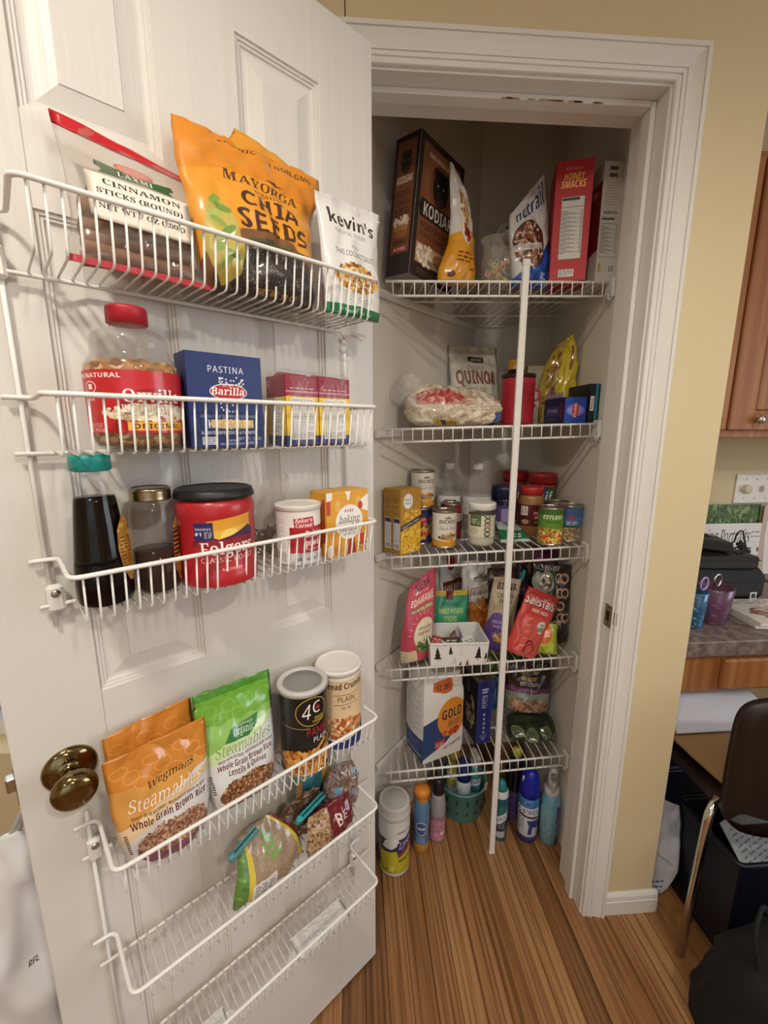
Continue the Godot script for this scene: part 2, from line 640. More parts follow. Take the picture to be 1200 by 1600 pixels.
func plank_mesh(w: float, l: float, u0: float, v0: float) -> ArrayMesh:
	var st := tool()
	var h := w / 2
	var k := l / 2
	var b := 0.0012
	var t := 0.0
	var uw := 0.42
	var vl := l / 1.3
	var A := [Vector3(-h + b, t, k - b), Vector3(h - b, t, k - b), Vector3(h - b, t, -k + b), Vector3(-h + b, t, -k + b)]
	var B := [Vector3(-h, t - b, k), Vector3(h, t - b, k), Vector3(h, t - b, -k), Vector3(-h, t - b, -k)]
	var UV := [Vector2(u0, v0), Vector2(u0 + uw, v0), Vector2(u0 + uw, v0 + vl), Vector2(u0, v0 + vl)]
	q4(st, A[0], A[1], A[2], A[3], UV[0], UV[1], UV[2], UV[3])
	for i in 4:
		var j := (i + 1) % 4
		q4(st, B[i], B[j], A[j], A[i], UV[i], UV[j], UV[j], UV[i])
		var d := Vector3(0, -0.0136, 0)
		q4(st, B[i] + d, B[j] + d, B[j], B[i], UV[i], UV[j], UV[j], UV[i])
	return done(st)

func window(called: String, at: Vector3, w: float, h: float, panes: int) -> MeshInstance3D:
	# a white window: frame, sash bars and glass, its sill corner at `at` (middle of its bottom)
	var f := tool()
	var z := at.z
	for sx in [-1, 1]:
		bx(f, Vector3(at.x + sx * (w / 2 - 0.02), at.y + h / 2, z), Vector3(0.04, h - 0.001, 0.05), 0.003)
	for sy in [0, 1]:
		bx(f, Vector3(at.x, at.y + 0.02 + sy * (h - 0.04), z), Vector3(w - 0.08, 0.04, 0.05), 0.003)
	for i in range(1, panes):
		bx(f, Vector3(at.x - w / 2 + w * i / panes, at.y + h / 2, z), Vector3(0.05, h - 0.08, 0.045), 0.003)
	bx(f, Vector3(at.x, at.y + h * 0.5, z), Vector3(w - 0.08, 0.035, 0.04), 0.003)
	var o := struct(called, done(f), M.paint)
	for i in panes:
		var pw: float = w / panes
		for sy in [0, 1]:
			part("pane", box(Vector3(at.x - w / 2 + pw * (i + 0.5), at.y + h * (0.26 + 0.48 * sy), z), Vector3(pw - 0.07, h * 0.45, 0.004)), film("pane", "f4fbff", 0.06, 0.02), o)
	return o

# ---------------------------------------------------------------- the door
func build_door():
	var d := Node3D.new()
	d.name = "door_1"
	add_child(d)
	d.position = DC
	d.rotation.y = DTH
	d.set_meta("kind", "structure")
	d.set_meta("label", "white six-panel pantry door standing wide open with wire baskets")
	# local axes: -x runs from the hinge towards the latch, +z out of the face with the baskets
	var xs := [[0.1135, 0.2535], [0.3640, 0.5105]]
	var ys := [[0.235, 0.800], [1.0155, 1.630], [1.729, 1.929]]
	var st := tool()
	var T := 0.035
	var y0 := 0.010
	var y1 := 2.040
	var WD := 0.6152
	# stiles and rails round the six panels, one moulded slab
	var xe := [0.0, xs[0][0], xs[0][1], xs[1][0], xs[1][1], WD]
	for i in [0, 2, 4]:
		bx(st, Vector3(-(xe[i] + xe[i + 1]) / 2, (y0 + y1) / 2, -T / 2), Vector3(xe[i + 1] - xe[i], y1 - y0, T), 0.0012 if i != 2 else 0.0)
	var ye := [y0, ys[0][0], ys[0][1], ys[1][0], ys[1][1], ys[2][0], ys[2][1], y1]
	for i in [0, 2, 4, 6]:
		for c in xs:
			bx(st, Vector3(-(c[0] + c[1]) / 2, (ye[i] + ye[i + 1]) / 2, -T / 2), Vector3(c[1] - c[0], ye[i + 1] - ye[i], T))
	part("slab", done(st), M.doorpaint, d)
	# each panel: a stepped moulding down into a groove, then a bevel up to the raised field
	var prof := [[0.0, 0.0], [0.0012, -0.0028], [0.0045, -0.0030], [0.0058, -0.0052], [0.0085, -0.0052], [0.0105, -0.0078], [0.0130, -0.0085], [0.0165, -0.0085], [0.0400, -0.0024], [0.0406, -0.0012]]
	for c in xs:
		for r in ys:
			var s := tool()
			for sd in [1.0, -1.0]:
				var zo: float = 0.0 if sd > 0 else -T
				for i in prof.size() - 1:
					var ring := []
					for k in 2:
						var a: float = prof[i + k][0]
						var zz: float = zo + sd * prof[i + k][1]
						ring.append([Vector3(-c[1] + a, r[0] + a, zz), Vector3(-c[0] - a, r[0] + a, zz), Vector3(-c[0] - a, r[1] - a, zz), Vector3(-c[1] + a, r[1] - a, zz)])
					for k in 4:
						var j := (k + 1) % 4
						if sd > 0:
							q4(s, ring[0][k], ring[0][j], ring[1][j], ring[1][k])
						else:
							q4(s, ring[1][k], ring[1][j], ring[0][j], ring[0][k])
				var a2: float = prof[-1][0]
				var z2: float = zo + sd * prof[-1][1]
				var f := [Vector3(-c[1] + a2, r[0] + a2, z2), Vector3(-c[0] - a2, r[0] + a2, z2), Vector3(-c[0] - a2, r[1] - a2, z2), Vector3(-c[1] + a2, r[1] - a2, z2)]
				if sd > 0:
					q4(s, f[0], f[1], f[2], f[3])
				else:
					q4(s, f[3], f[2], f[1], f[0])
			part("panel", done(s), M.doorpaint, d)
	# knob on both faces, latch bolt
	for sd in [1, -1]:
		var k := part("knob", lathe([[0.0, 0.064], [0.010, 0.0635], [0.018, 0.0615], [0.0235, 0.0575], [0.0262, 0.052], [0.0265, 0.047], [0.024, 0.0415], [0.018, 0.037], [0.0125, 0.034], [0.011, 0.029], [0.011, 0.010]], 40), M.brass, d, Vector3(-0.5585, 0.918, 0.0 if sd > 0 else -T), "antique brass door knob")
		k.rotation.x = PI / 2 if sd > 0 else -PI / 2
		part("rosette", lathe([[0.011, 0.0150], [0.0125, 0.0125], [0.0175, 0.0105], [0.024, 0.0085], [0.0295, 0.0055], [0.0322, 0.0028], [0.0325, 0.0002]], 40), M.brass, k)
		part("pin_hole", lathe([[0.0, 0.0118], [0.0024, 0.0116], [0.0030, 0.0095]], 14), col("2a2216", 0.5), k, Vector3(0.0, 0.0, -0.021))
	part("latch_bolt", box(Vector3(-0.6200, 0.919, -0.0175), Vector3(0.011, 0.022, 0.013), 0.002), M.steel, d)
	part("latch_plate", box(Vector3(-0.6155, 0.919, -0.0175), Vector3(0.0014, 0.056, 0.025), 0.0004), M.brass, d)
	for y in [0.22, 1.05, 1.84]:
		part("hinge", lathe([[0.0, 0.046], [0.0055, 0.045], [0.0055, -0.045], [0.0, -0.046]], 16), M.brass, d, Vector3(0.004, y, -0.040))

# ---------------------------------------------------------------- wire baskets on the door
func build_rack():
	var up = thing("door_basket_rack", "white wire rack of three baskets on the door above the knob", "rack", DC, DTH)
	var low = thing("door_basket_rack", "white wire rack of three baskets on the door below the knob", "rack", DC, DTH)
	var wire: Material = M.wire
	for s in [0.549, 0.075]:
		part("rail", tube([Vector3(-s, 1.130, 0.0062), Vector3(-s, 1.640 if s > 0.1 else 1.560, 0.0062)], 0.0028, 8), wire, up)
		part("rail", tube([Vector3(-s, 0.330, 0.0062), Vector3(-s, 0.845, 0.0062)], 0.0028, 8), wire, low)
	var tops := [1.613, 1.417, 1.2204, 0.8285, 0.6232, 0.4350]
	var dn := [0.060, 0.065, 0.0605, 0.0545, 0.046, 0.055]
	var clips := [[0.552, 0.075], [], [0.545], [0.545], [], [0.078]]
	for i in 6:
		var y: float = tops[i]
		var b := Node3D.new()
		b.name = "basket" if i % 3 == 0 else "basket_%03d" % (i % 3)
		(up if i < 3 else low).add_child(b)
		b.position = Vector3(0, y, 0)
		var n1 := 0.117
		part("top_bar", tube(rounded([Vector3(-0.566, 0, 0.0115), Vector3(-0.5365, 0, 0.0115), Vector3(-0.5365, 0, n1), Vector3(-0.0905, 0, n1), Vector3(-0.0905, 0, 0.0115), Vector3(-0.060, 0, 0.0115)], 0.014, 6), 0.0030, 8), wire, b)
		var yb: float = -dn[i]
		part("back_bar", tube([Vector3(-0.562, yb, 0.0115), Vector3(-0.028, yb, 0.0115)], 0.0026, 8), wire, b)
		var path := rounded([Vector3(0, 0.001, n1 - 0.003), Vector3(0, yb + 0.0005, 0.105), Vector3(0, yb + 0.003, 0.0115)], 0.007, 4)
		var wm := tube(path, 0.00135, 6)
		for k in 32:
			var w := part("wire", wm, wire, b, Vector3(-0.5245 + k * 0.01365, 0, 0))
			if k > 0:
				w.name = "wire_%03d" % k
		for c in clips[i]:
			var cl := part("clip", box(Vector3(0, 0.009, 0), Vector3(0.019, 0.036, 0.012), 0.004), mat("clip", "eceae5", 0.4), b, Vector3(-c, yb, 0.0105))
			var sc := part("screw", lathe([[0.0, 0.0012], [0.003, 0.0012], [0.0052, 0.0], [0.0054, -0.001]], 16), M.steel, cl, Vector3(0, 0.016, 0.0064))
			sc.rotation.x = PI / 2

# ---------------------------------------------------------------- wire shelves in the pantry
func build_shelves():
	var wire: Material = M.wire
	var zf := -0.205
	var zb := -0.678
	var names := ["topmost white wire pantry shelf holding cereal boxes", "white wire pantry shelf under the tortillas and red canister", "white wire pantry shelf holding cans and jars", "white wire pantry shelf crowded with snack bags", "lowest white wire pantry shelf under the flour sack"]
	for k in 5:
		var y0 := shelf_y(k + 1, 0.075) - 0.0035
		var y1 := shelf_y(k + 1, 0.655) - 0.0035
		var t = thing("wire_shelf", names[k], "shelf", Vector3(0.075, y0, zf))
		t.rotation.z = atan2(y1 - y0, 0.58)
		# local: x along the front, z towards the room
		var xr := 0.574
		var lip := 0.034
		part("front_rod", tube([Vector3(-0.004, 0, 0), Vector3(xr, 0, 0)], 0.0034, 8), wire, t)
		part("lip_rod", tube([Vector3(0.010, -lip, 0.001), Vector3(xr - 0.004, -lip, 0.001)], 0.0032, 8), wire, t)
		var left := func(z: float) -> float: return -0.070 + (-z) * 0.893 + 0.014
		var right := func(z: float) -> float: return 0.576 + (-z) * 0.0675 / 0.567
		for z in [-0.16, -0.32, zb - zf]:
			part("cross_rod", tube([Vector3(left.call(z), -0.0045, z), Vector3(right.call(z), -0.0045, z)], 0.0028, 6), wire, t)
		var n := 0
		var x := 0.014
		while x < xr:
			# a wire runs back until it meets the slanting left wall
			var back: float = zb - zf
			var lim: float = -(x + 0.070 - 0.022) / 0.893
			back = maxf(back, minf(lim, -0.02))
			var w := part("wire", tube(rounded([Vector3(x, -lip - 0.002, 0.003), Vector3(x, 0.0018, 0.003), Vector3(x, 0.0018, back)], 0.004, 3), 0.00155, 6), wire, t)
			if n > 0:
				w.name = "wire_%03d" % n
			n += 1
			x += 0.0272
		# rail along the slanting left wall, bracket and clip on the right
		var a := Vector3(left.call(-0.036) - 0.004, -0.012, -0.036)
		var e := Vector3(left.call(-0.455) - 0.004, -0.012, -0.455)
		var dir := (e - a).normalized()
		var side := Vector3.UP.cross(dir).normalized()
		var xf := Transform3D(Basis(side, Vector3.UP, dir), (a + e) / 2)
		part("wall_rail", box(Vector3.ZERO, Vector3(0.013, 0.020, (e - a).length()), 0.002, xf), mat("railw", "e6e3dd", 0.4), t)
		var br := part("end_bracket", box(Vector3(0.582, -0.014, -0.002), Vector3(0.010, 0.048, 0.034), 0.003), mat("bracket", "d9d7d2", 0.35), t)
		part("hook", tube(rounded([Vector3(0.578, 0.004, 0.010), Vector3(0.578, -0.044, 0.010), Vector3(0.570, -0.044, 0.010), Vector3(0.570, -0.030, 0.010)], 0.004, 3), 0.0022, 6), mat("bracket"), br)
	# the upright that carries the shelf fronts
	var p = thing("shelf_pole", "slim white upright pole standing before the pantry shelves", "pole", Vector3(0.4238, 0, -0.1935))
	var st := tool()
	bx(st, Vector3(0, 0.8935, 0.0), Vector3(0.0175, 1.779, 0.0095), 0.0015)
	part("channel", done(st), mat("pole", "eeedea", 0.3), p)
	part("end_cap", box(Vector3(0, 1.788, 0.0), Vector3(0.0195, 0.016, 0.0115), 0.002), mat("pole"), p)
	part("foot", box(Vector3(0, 0.004, 0.0), Vector3(0.0195, 0.008, 0.0115), 0.002), mat("pole"), p)

# ---------------------------------------------------------------- printed surfaces: a small drawing board
static var fonts := []

static func font_rid(i: int) -> RID:
	if fonts.is_empty():
		for k in [["Droid Sans", 700], ["Droid Sans", 400], ["Droid Serif", 700], ["Droid Serif", 400], ["Droid Sans Mono", 400]]:
			var sf := SystemFont.new()
			sf.font_names = PackedStringArray([k[0]])
			sf.font_weight = k[1]
			fonts.append(sf)
	return fonts[i].get_rids()[0]

class Board:
	var im: Image
	var w: int
	var h: int
	var rg := RandomNumberGenerator.new()
	func _init(w_: int, h_: int, bg: String):
		w = w_
		h = h_
		im = Image.create(w, h, false, Image.FORMAT_RGBA8)
		im.fill(Color(bg))
	func r(x, y, ww, hh, c: String):
		im.fill_rect(Rect2i(int(x), int(y), int(ww), int(hh)), Color(c))
	func e(cx: float, cy: float, rx: float, ry: float, c: String, tilt := 0.0):
		if absf(tilt) > 0.01:
			var pts := []
			for i in 24:
				var a := TAU * i / 24
				pts.append([cx + cos(a) * rx * cos(tilt) - sin(a) * ry * sin(tilt), cy + cos(a) * rx * sin(tilt) + sin(a) * ry * cos(tilt)])
			p(pts, c)
			return
		var k := Color(c)
		for y in range(maxi(0, int(cy - ry)), mini(h, int(cy + ry) + 1)):
			var d := 1.0 - pow((y - cy) / ry, 2)
			if d > 0:
				var x := rx * sqrt(d)
				im.fill_rect(Rect2i(int(cx - x), y, int(2 * x) + 1, 1), k)
	func ring(cx, cy, rx, ry, t, c: String, inner: String):
		e(cx, cy, rx, ry, c)
		e(cx, cy, rx - t, ry - t, inner)
	func p(pts: Array, c: String):
		var k := Color(c)
		var y0 := INF
		var y1 := -INF
		for q in pts:
			y0 = minf(y0, q[1])
			y1 = maxf(y1, q[1])
		for y in range(maxi(0, int(y0)), mini(h, int(y1) + 1)):
			var xs := []
			for i in pts.size():
				var a = pts[i]
				var b = pts[(i + 1) % pts.size()]
				if (a[1] <= y and b[1] > y) or (b[1] <= y and a[1] > y):
					xs.append(a[0] + (y - a[1]) * (b[0] - a[0]) / float(b[1] - a[1]))
			xs.sort()
			for i in range(0, xs.size() - 1, 2):
				im.fill_rect(Rect2i(int(xs[i]), y, maxi(1, int(xs[i + 1] - xs[i]) + 1), 1), k)
	func line(x0, y0, x1, y1, t, c: String):
		var d: Vector2 = Vector2(x1 - x0, y1 - y0).normalized().orthogonal() * (t / 2.0)
		p([[x0 + d.x, y0 + d.y], [x1 + d.x, y1 + d.y], [x1 - d.x, y1 - d.y], [x0 - d.x, y0 - d.y]], c)
	func bits(cx, cy, rx, ry, n: int, lo: float, hi: float, cols: Array, sd := 1, asp := 0.7):
		# many small ovals inside an oval: grains, pasta, popped corn
		rg.seed = sd
		for i in n:
			var a := rg.randf() * TAU
			var d := sqrt(rg.randf())
			var s := rg.randf_range(lo, hi)
			e(cx + cos(a) * d * rx, cy + sin(a) * d * ry, s, s * asp, cols[rg.randi() % cols.size()], rg.randf() * 3.1)
	func fine(x, y, ww, n: int, step: float, t: float, c: String, sd := 1):
		# lines of print too small to read
		rg.seed = sd
		for i in n:
			var xx: float = x
			while xx < x + ww * (1.0 if i % 4 != 3 else 0.6):
				var l := rg.randf_range(3, 9) * t * 0.7 + 2
				r(xx, y + i * step, minf(l, x + ww - xx), maxf(1, t), c)
				xx += l + t * 1.6 + 1
	func facts(x, y, ww, hh, ink := "2a2a2a", paper := "f0efe9"):
		# a nutrition panel: frame, rules and rows
		r(x, y, ww, hh, ink)
		r(x + 2, y + 2, ww - 4, hh - 4, paper)
		r(x + 5, y + 6, ww * 0.75, hh * 0.045, ink)
		r(x + 4, y + hh * 0.16, ww - 8, 3, ink)
		var n := int(hh * 0.7 / 9)
		for i in n:
			var yy: float = y + hh * 0.22 + i * 9
			r(x + 5, yy, ww * (0.25 + 0.2 * ((i * 7) % 3)), 3, "55534e")
			r(x + ww - 22, yy, 15, 3, "55534e")
			if i % 3 == 2:
				r(x + 4, yy + 5, ww - 8, 1, ink)
	func bars(x, y, ww, hh):
		r(x, y, ww, hh, "f4f4f0")
		rg.seed = 9
		var xx: float = x + 3
		while xx < x + ww - 4:
			var l := rg.randi_range(1, 3)
			r(xx, y + 2, l, hh - 4, "1a1a1a")
			xx += l + rg.randi_range(1, 3)
	func t(s: String, cx, by, size: int, c: String, f := 0, al := 0, o := {}):
		# a word: centred (0), left (-1) or right (1) on cx, standing on by
		var ts := TextServerManager.get_primary_interface()
		var rid: RID = preload_font(f)
		var k := Color(c)
		var kb := [int(k.r * 255), int(k.g * 255), int(k.b * 255)]
		var adv: float = 4
		var gl := []
		for ch in s:
			var g := ts.font_get_glyph_index(rid, size, ch.unicode_at(0), 0)
			gl.append([g, adv])
			adv += ts.font_get_glyph_advance(rid, size, g).x + o.get("sp", 0.0)
		var strip := Image.create(int(adv) + 8, int(size * 1.5), false, Image.FORMAT_RGBA8)
		strip.fill(Color(k, 0))
		var base := int(size * 1.08)
		var z := Vector2i(size, 0)
		for q in gl:
			ts.font_render_glyph(rid, z, q[0])
			var ti := ts.font_get_glyph_texture_idx(rid, z, q[0])
			if ti < 0:
				continue
			var rc := Rect2i(ts.font_get_glyph_uv_rect(rid, z, q[0]))
			if rc.size.x < 1 or rc.size.y < 1:
				continue
			var gi := ts.font_get_texture_image(rid, z, ti).get_region(rc)
			gi.convert(Image.FORMAT_RGBA8)
			var d := gi.get_data()
			for i in range(0, d.size(), 4):
				d[i] = kb[0]
				d[i + 1] = kb[1]
				d[i + 2] = kb[2]
			gi = Image.create_from_data(gi.get_width(), gi.get_height(), false, Image.FORMAT_RGBA8, d)
			var off := ts.font_get_glyph_offset(rid, z, q[0])
			strip.blend_rect(gi, Rect2i(Vector2i.ZERO, gi.get_size()), Vector2i(int(q[1] + off.x), base + int(off.y)))
		var sx: float = o.get("sx", 1.0)
		if o.has("fit"):
			sx = minf(sx, float(o.fit) / strip.get_width())
		if absf(sx - 1.0) > 0.01:
			strip.resize(maxi(2, int(strip.get_width() * sx)), strip.get_height(), Image.INTERPOLATE_BILINEAR)
		var sl: float = o.get("sl", 0.0)
		if sl != 0.0:
			var wide := Image.create(strip.get_width() + int(absf(sl) * size * 1.5), strip.get_height(), false, Image.FORMAT_RGBA8)
			wide.fill(Color(k, 0))
			for y in strip.get_height():
				wide.blit_rect(strip, Rect2i(0, y, strip.get_width(), 1), Vector2i(int((base - y) * sl) + (int(sl * size * 0.4) if sl > 0 else int(-sl * size * 1.08)), y))
			strip = wide
		var rise: float = o.get("rise", 0.0)      # the word climbs to the right
		if rise != 0.0:
			var ex := int(absf(rise) * strip.get_width())
			var tall := Image.create(strip.get_width(), strip.get_height() + ex, false, Image.FORMAT_RGBA8)
			tall.fill(Color(k, 0))
			for x in strip.get_width():
				var dy := int(-rise * (x - strip.get_width() / 2.0)) + ex / 2
				tall.blit_rect(strip, Rect2i(x, 0, 1, strip.get_height()), Vector2i(x, dy))
			base += ex / 2
			strip = tall
		var turn: int = o.get("turn", 0)
		var px: float = cx - strip.get_width() * (0.5 + 0.5 * al)
		var py: float = by - base
		if turn == 1:
			strip.rotate_90(CLOCKWISE)
		elif turn == -1:
			strip.rotate_90(COUNTERCLOCKWISE)
		if turn != 0:
			px = cx - strip.get_width() * 0.5
			py = by - strip.get_height() * 0.5
		im.blend_rect(strip, Rect2i(Vector2i.ZERO, strip.get_size()), Vector2i(int(px), int(py)))
	func preload_font(f: int) -> RID:
		return Board.fr.call(f)
	static var fr: Callable

func board(w: int, h: int, bg: String) -> Board:
	if not Board.fr.is_valid():
		Board.fr = font_rid
	return Board.new(w, h, bg)

# ---------------------------------------------------------------- packages
func carton(w: float, h: float, d: float, fm: Material, sm: Material, tm: Material, bulge := 0.0) -> ArrayMesh:
	# a folding box standing on y = 0: printed front and back, sides, top and bottom
	var am := ArrayMesh.new()
	var x := w / 2
	var z := d / 2
	var e := 0.0006
	var st := tool()
	q4(st, Vector3(-x + e, 0, z), Vector3(x - e, 0, z), Vector3(x - e, h, z), Vector3(-x + e, h, z), Vector2(0, 1), Vector2(1, 1), Vector2(1, 0), Vector2(0, 0))
	q4(st, Vector3(x - e, 0, -z), Vector3(-x + e, 0, -z), Vector3(-x + e, h, -z), Vector3(x - e, h, -z), Vector2(0, 1), Vector2(1, 1), Vector2(1, 0), Vector2(0, 0))
	st.generate_normals()
	st.commit(am)
	am.surface_set_material(0, fm)
	st = tool()
	q4(st, Vector3(-x, 0, -z + e), Vector3(-x, 0, z - e), Vector3(-x, h, z - e), Vector3(-x, h, -z + e), Vector2(0, 1), Vector2(1, 1), Vector2(1, 0), Vector2(0, 0))
	q4(st, Vector3(x, 0, z - e), Vector3(x, 0, -z + e), Vector3(x, h, -z + e), Vector3(x, h, z - e), Vector2(0, 1), Vector2(1, 1), Vector2(1, 0), Vector2(0, 0))
	st.generate_normals()
	st.commit(am)
	am.surface_set_material(1, sm)
	st = tool()
	q4(st, Vector3(-x + e, h + e, z - e), Vector3(x - e, h + e, z - e), Vector3(x - e, h + e, -z + e), Vector3(-x + e, h + e, -z + e))
	q4(st, Vector3(-x + e, -e, -z + e), Vector3(x - e, -e, -z + e), Vector3(x - e, -e, z - e), Vector3(-x + e, -e, z - e))
	for sx in [-1.0, 1.0]:      # the creased edges
		for sz in [-1.0, 1.0]:
			var a := Vector3(sx * (x - e), 0, sz * z)
			var b := Vector3(sx * x, 0, sz * (z - e))
			var up := Vector3(0, h, 0)
			if sx * sz > 0:
				q4(st, a, b, b + up, a + up)
			else:
				q4(st, b, a, a + up, b + up)
		for yy in [0.0, h]:
			var a := Vector3(sx * (x - e), yy + (e if yy > 0 else -e), z - e)
			var b := Vector3(sx * x, yy, z - e)
			var bk := Vector3(0, 0, -2 * (z - e))
			if (sx > 0) == (yy > 0):
				q4(st, b, b + bk, a + bk, a)
			else:
				q4(st, a, a + bk, b + bk, b)
	for sz in [-1.0, 1.0]:
		for yy in [0.0, h]:
			var a := Vector3(-x + e, yy, sz * z)
			var b := Vector3(-x + e, yy + (e if yy > 0 else -e), sz * (z - e))
			var ac := Vector3(2 * (x - e), 0, 0)
			if (sz > 0) == (yy > 0):
				q4(st, a, a + ac, b + ac, b)
			else:
				q4(st, b, b + ac, a + ac, a)
	st.generate_normals()
	st.commit(am)
	am.surface_set_material(2, tm)
	return am

func pouch(rows: Array, wr := 0.002, seed_ := 1, nx := 18, ny := 26, ex := 0.62, fr := 1.0) -> ArrayMesh:
	# a soft bag: rows from bottom to top of [left height, right height, left x, right x, mid z, thickness]
	var nz := FastNoiseLite.new()
	nz.seed = seed_
	nz.frequency = 22.0 * fr
	nz.fractal_octaves = 2
	var st := tool(true)
	var G := [[], []]
	var along := [0.0]          # how far up the bag each row lies, so that the print is not stretched
	for i in rows.size() - 1:
		along.append(along[-1] + Vector2((rows[i + 1][0] + rows[i + 1][1] - rows[i][0] - rows[i][1]) * 0.5, rows[i + 1][4] - rows[i][4]).length() + 1e-5)
	for j in ny + 1:
		var f := j / float(ny) * (rows.size() - 1)
		var fi := mini(int(f), rows.size() - 2)
		var v: float = lerpf(along[fi], along[fi + 1], f - fi) / along[-1]
		var i := mini(int(f), rows.size() - 2)
		var t := f - i
		var a = rows[maxi(i - 1, 0)]
		var b = rows[i]
		var c = rows[i + 1]
		var d = rows[mini(i + 2, rows.size() - 1)]
		var R := []
		for k in 6:
			var val: float = cubic_interpolate(b[k], c[k], a[k], d[k], t)
			val = clampf(val, minf(b[k], c[k]) - absf(c[k] - b[k]) * 0.1, maxf(b[k], c[k]) + absf(c[k] - b[k]) * 0.1)
			R.append(val)
		R[5] = maxf(R[5], 0.0008)
		for side in 2:
			var line := []
			for i2 in nx + 1:
				var u := i2 / float(nx)
				var x := lerpf(R[2], R[3], u)
				var y := lerpf(R[0], R[1], u)
				var e := pow(maxf(0.0, 1.0 - pow(absf(2 * u - 1), 2.2)), ex)
				var sg := 1.0 if side == 0 else -1.0
				var z: float = R[4] + sg * R[5] * 0.5 * e
				var edge := minf(1.0, e * 1.6)
				z += wr * edge * nz.get_noise_3d(x * 1.4, y, sg * 0.3) * 2.0
				x += wr * 0.6 * nz.get_noise_3d(x, y * 1.3, 2.0)
				line.append([Vector3(x, y, z), Vector2(u if side == 0 else 1.0 - u, 1.0 - v)])
			G[side].append(line)
	for side in 2:
		for j in ny:
			for i in nx:
				var a = G[side][j][i]
				var b = G[side][j][i + 1]
				var c = G[side][j + 1][i + 1]
				var d = G[side][j + 1][i]
				if side == 0:
					tri_uv(st, [a[0], b[0], c[0]], [a[1], b[1], c[1]])
					tri_uv(st, [a[0], c[0], d[0]], [a[1], c[1], d[1]])
				else:
					tri_uv(st, [a[0], c[0], b[0]], [a[1], c[1], b[1]])
					tri_uv(st, [a[0], d[0], c[0]], [a[1], d[1], c[1]])
	for j in [0, ny]:       # close the bottom and the top
		for i in nx:
			var a = G[0][j][i]
			var b = G[0][j][i + 1]
			var c = G[1][j][i + 1]
			var d = G[1][j][i]
			if j == 0:
				q4(st, d[0], c[0], b[0], a[0], d[1], c[1], b[1], a[1])
			else:
				q4(st, a[0], b[0], c[0], d[0], a[1], b[1], c[1], d[1])
	return done(st)

func stand_rows(w: float, h: float, t: float, lean := 0.0, taper := 0.04) -> Array:
	# the rows of a stand-up pouch: full at the foot, flat at its top seal
	return [[0, 0, -w * 0.44, w * 0.44, 0, t * 0.75], [h * 0.06, h * 0.06, -w * 0.47, w * 0.47, 0, t], [h * 0.25, h * 0.25, -w * 0.48, w * 0.48, lean * 0.2, t * 0.95], [h * 0.5, h * 0.5, -w * (0.5 - taper * 0.2), w * (0.5 - taper * 0.2), lean * 0.45, t * 0.72], [h * 0.74, h * 0.74, -w * 0.5, w * 0.5, lean * 0.72, t * 0.38], [h * 0.92, h * 0.92, -w * 0.5, w * 0.5, lean * 0.93, 0.002], [h, h, -w * 0.5, w * 0.5, lean, 0.0012]]

func sack_rows(w: float, h: float, t: float, lean := 0.0) -> Array:
	# the rows of a pillow bag, flat at both seals
	return [[0, 0, -w * 0.48, w * 0.48, 0, 0.0012], [h * 0.06, h * 0.06, -w * 0.48, w * 0.48, 0, t * 0.3], [h * 0.2, h * 0.2, -w * 0.49, w * 0.49, lean * 0.2, t * 0.85], [h * 0.5, h * 0.5, -w * 0.46, w * 0.46, lean * 0.5, t], [h * 0.8, h * 0.8, -w * 0.48, w * 0.48, lean * 0.8, t * 0.6], [h * 0.94, h * 0.94, -w * 0.5, w * 0.5, lean * 0.94, 0.002], [h, h, -w * 0.5, w * 0.5, lean, 0.0012]]

func can(called: String, label: String, cat: String, at: Vector3, turn: float, r: float, h: float, print_: Material, lidm: Material, group := "") -> Node3D:
	# a tin: seamed rims, paper label, ridged lid
	var t = thing(called, label, cat, at, turn, group)
	part("tin", lathe([[0.0, 0.002, 1], [r * 0.9, 0.002, 1], [r * 0.93, 0.0, 2], [r * 1.01, 0.0, 2], [r * 1.02, 0.002, 2], [r * 1.01, 0.0045, 2], [r * 0.985, 0.006, 3], [r * 0.985, h - 0.006, 3], [r * 1.01, h - 0.0045, 2], [r * 1.02, h - 0.002, 2], [r * 1.01, h, 2], [r * 0.95, h, 2], [r * 0.94, h - 0.004, 4], [r * 0.94, h - 0.004, 4]], 36), lidm, t)
	part("lid", lathe([[0.0, h - 0.0035], [r * 0.55, h - 0.0035], [r * 0.60, h - 0.0048], [r * 0.72, h - 0.0048], [r * 0.76, h - 0.0035], [r * 0.94, h - 0.004]], 36), lidm, t)
	part("paper_label", lathe([[r, h - 0.0065], [r, 0.0065]], 40), print_, t)
	return t

func cylinder_prof(r: float, h: float, b: float) -> Array:
	return [[0.0, h], [r - b, h], [r - b * 0.3, h - b * 0.3], [r, h - b], [r, b], [r - b * 0.3, b * 0.3], [r - b, 0.0], [0.0, 0.0]]

func dput(called: String, label: String, cat: String, s: float, y: float, n: float, turn := 0.0, group := "") -> Node3D:
	return thing(called, label, cat, dpos(s, y, n), DTH + turn, group)

# ---------------------------------------------------------------- goods in the door baskets
func build_door_goods():
	basket_one()
	basket_two()
	basket_three()
	basket_four()
	basket_five()

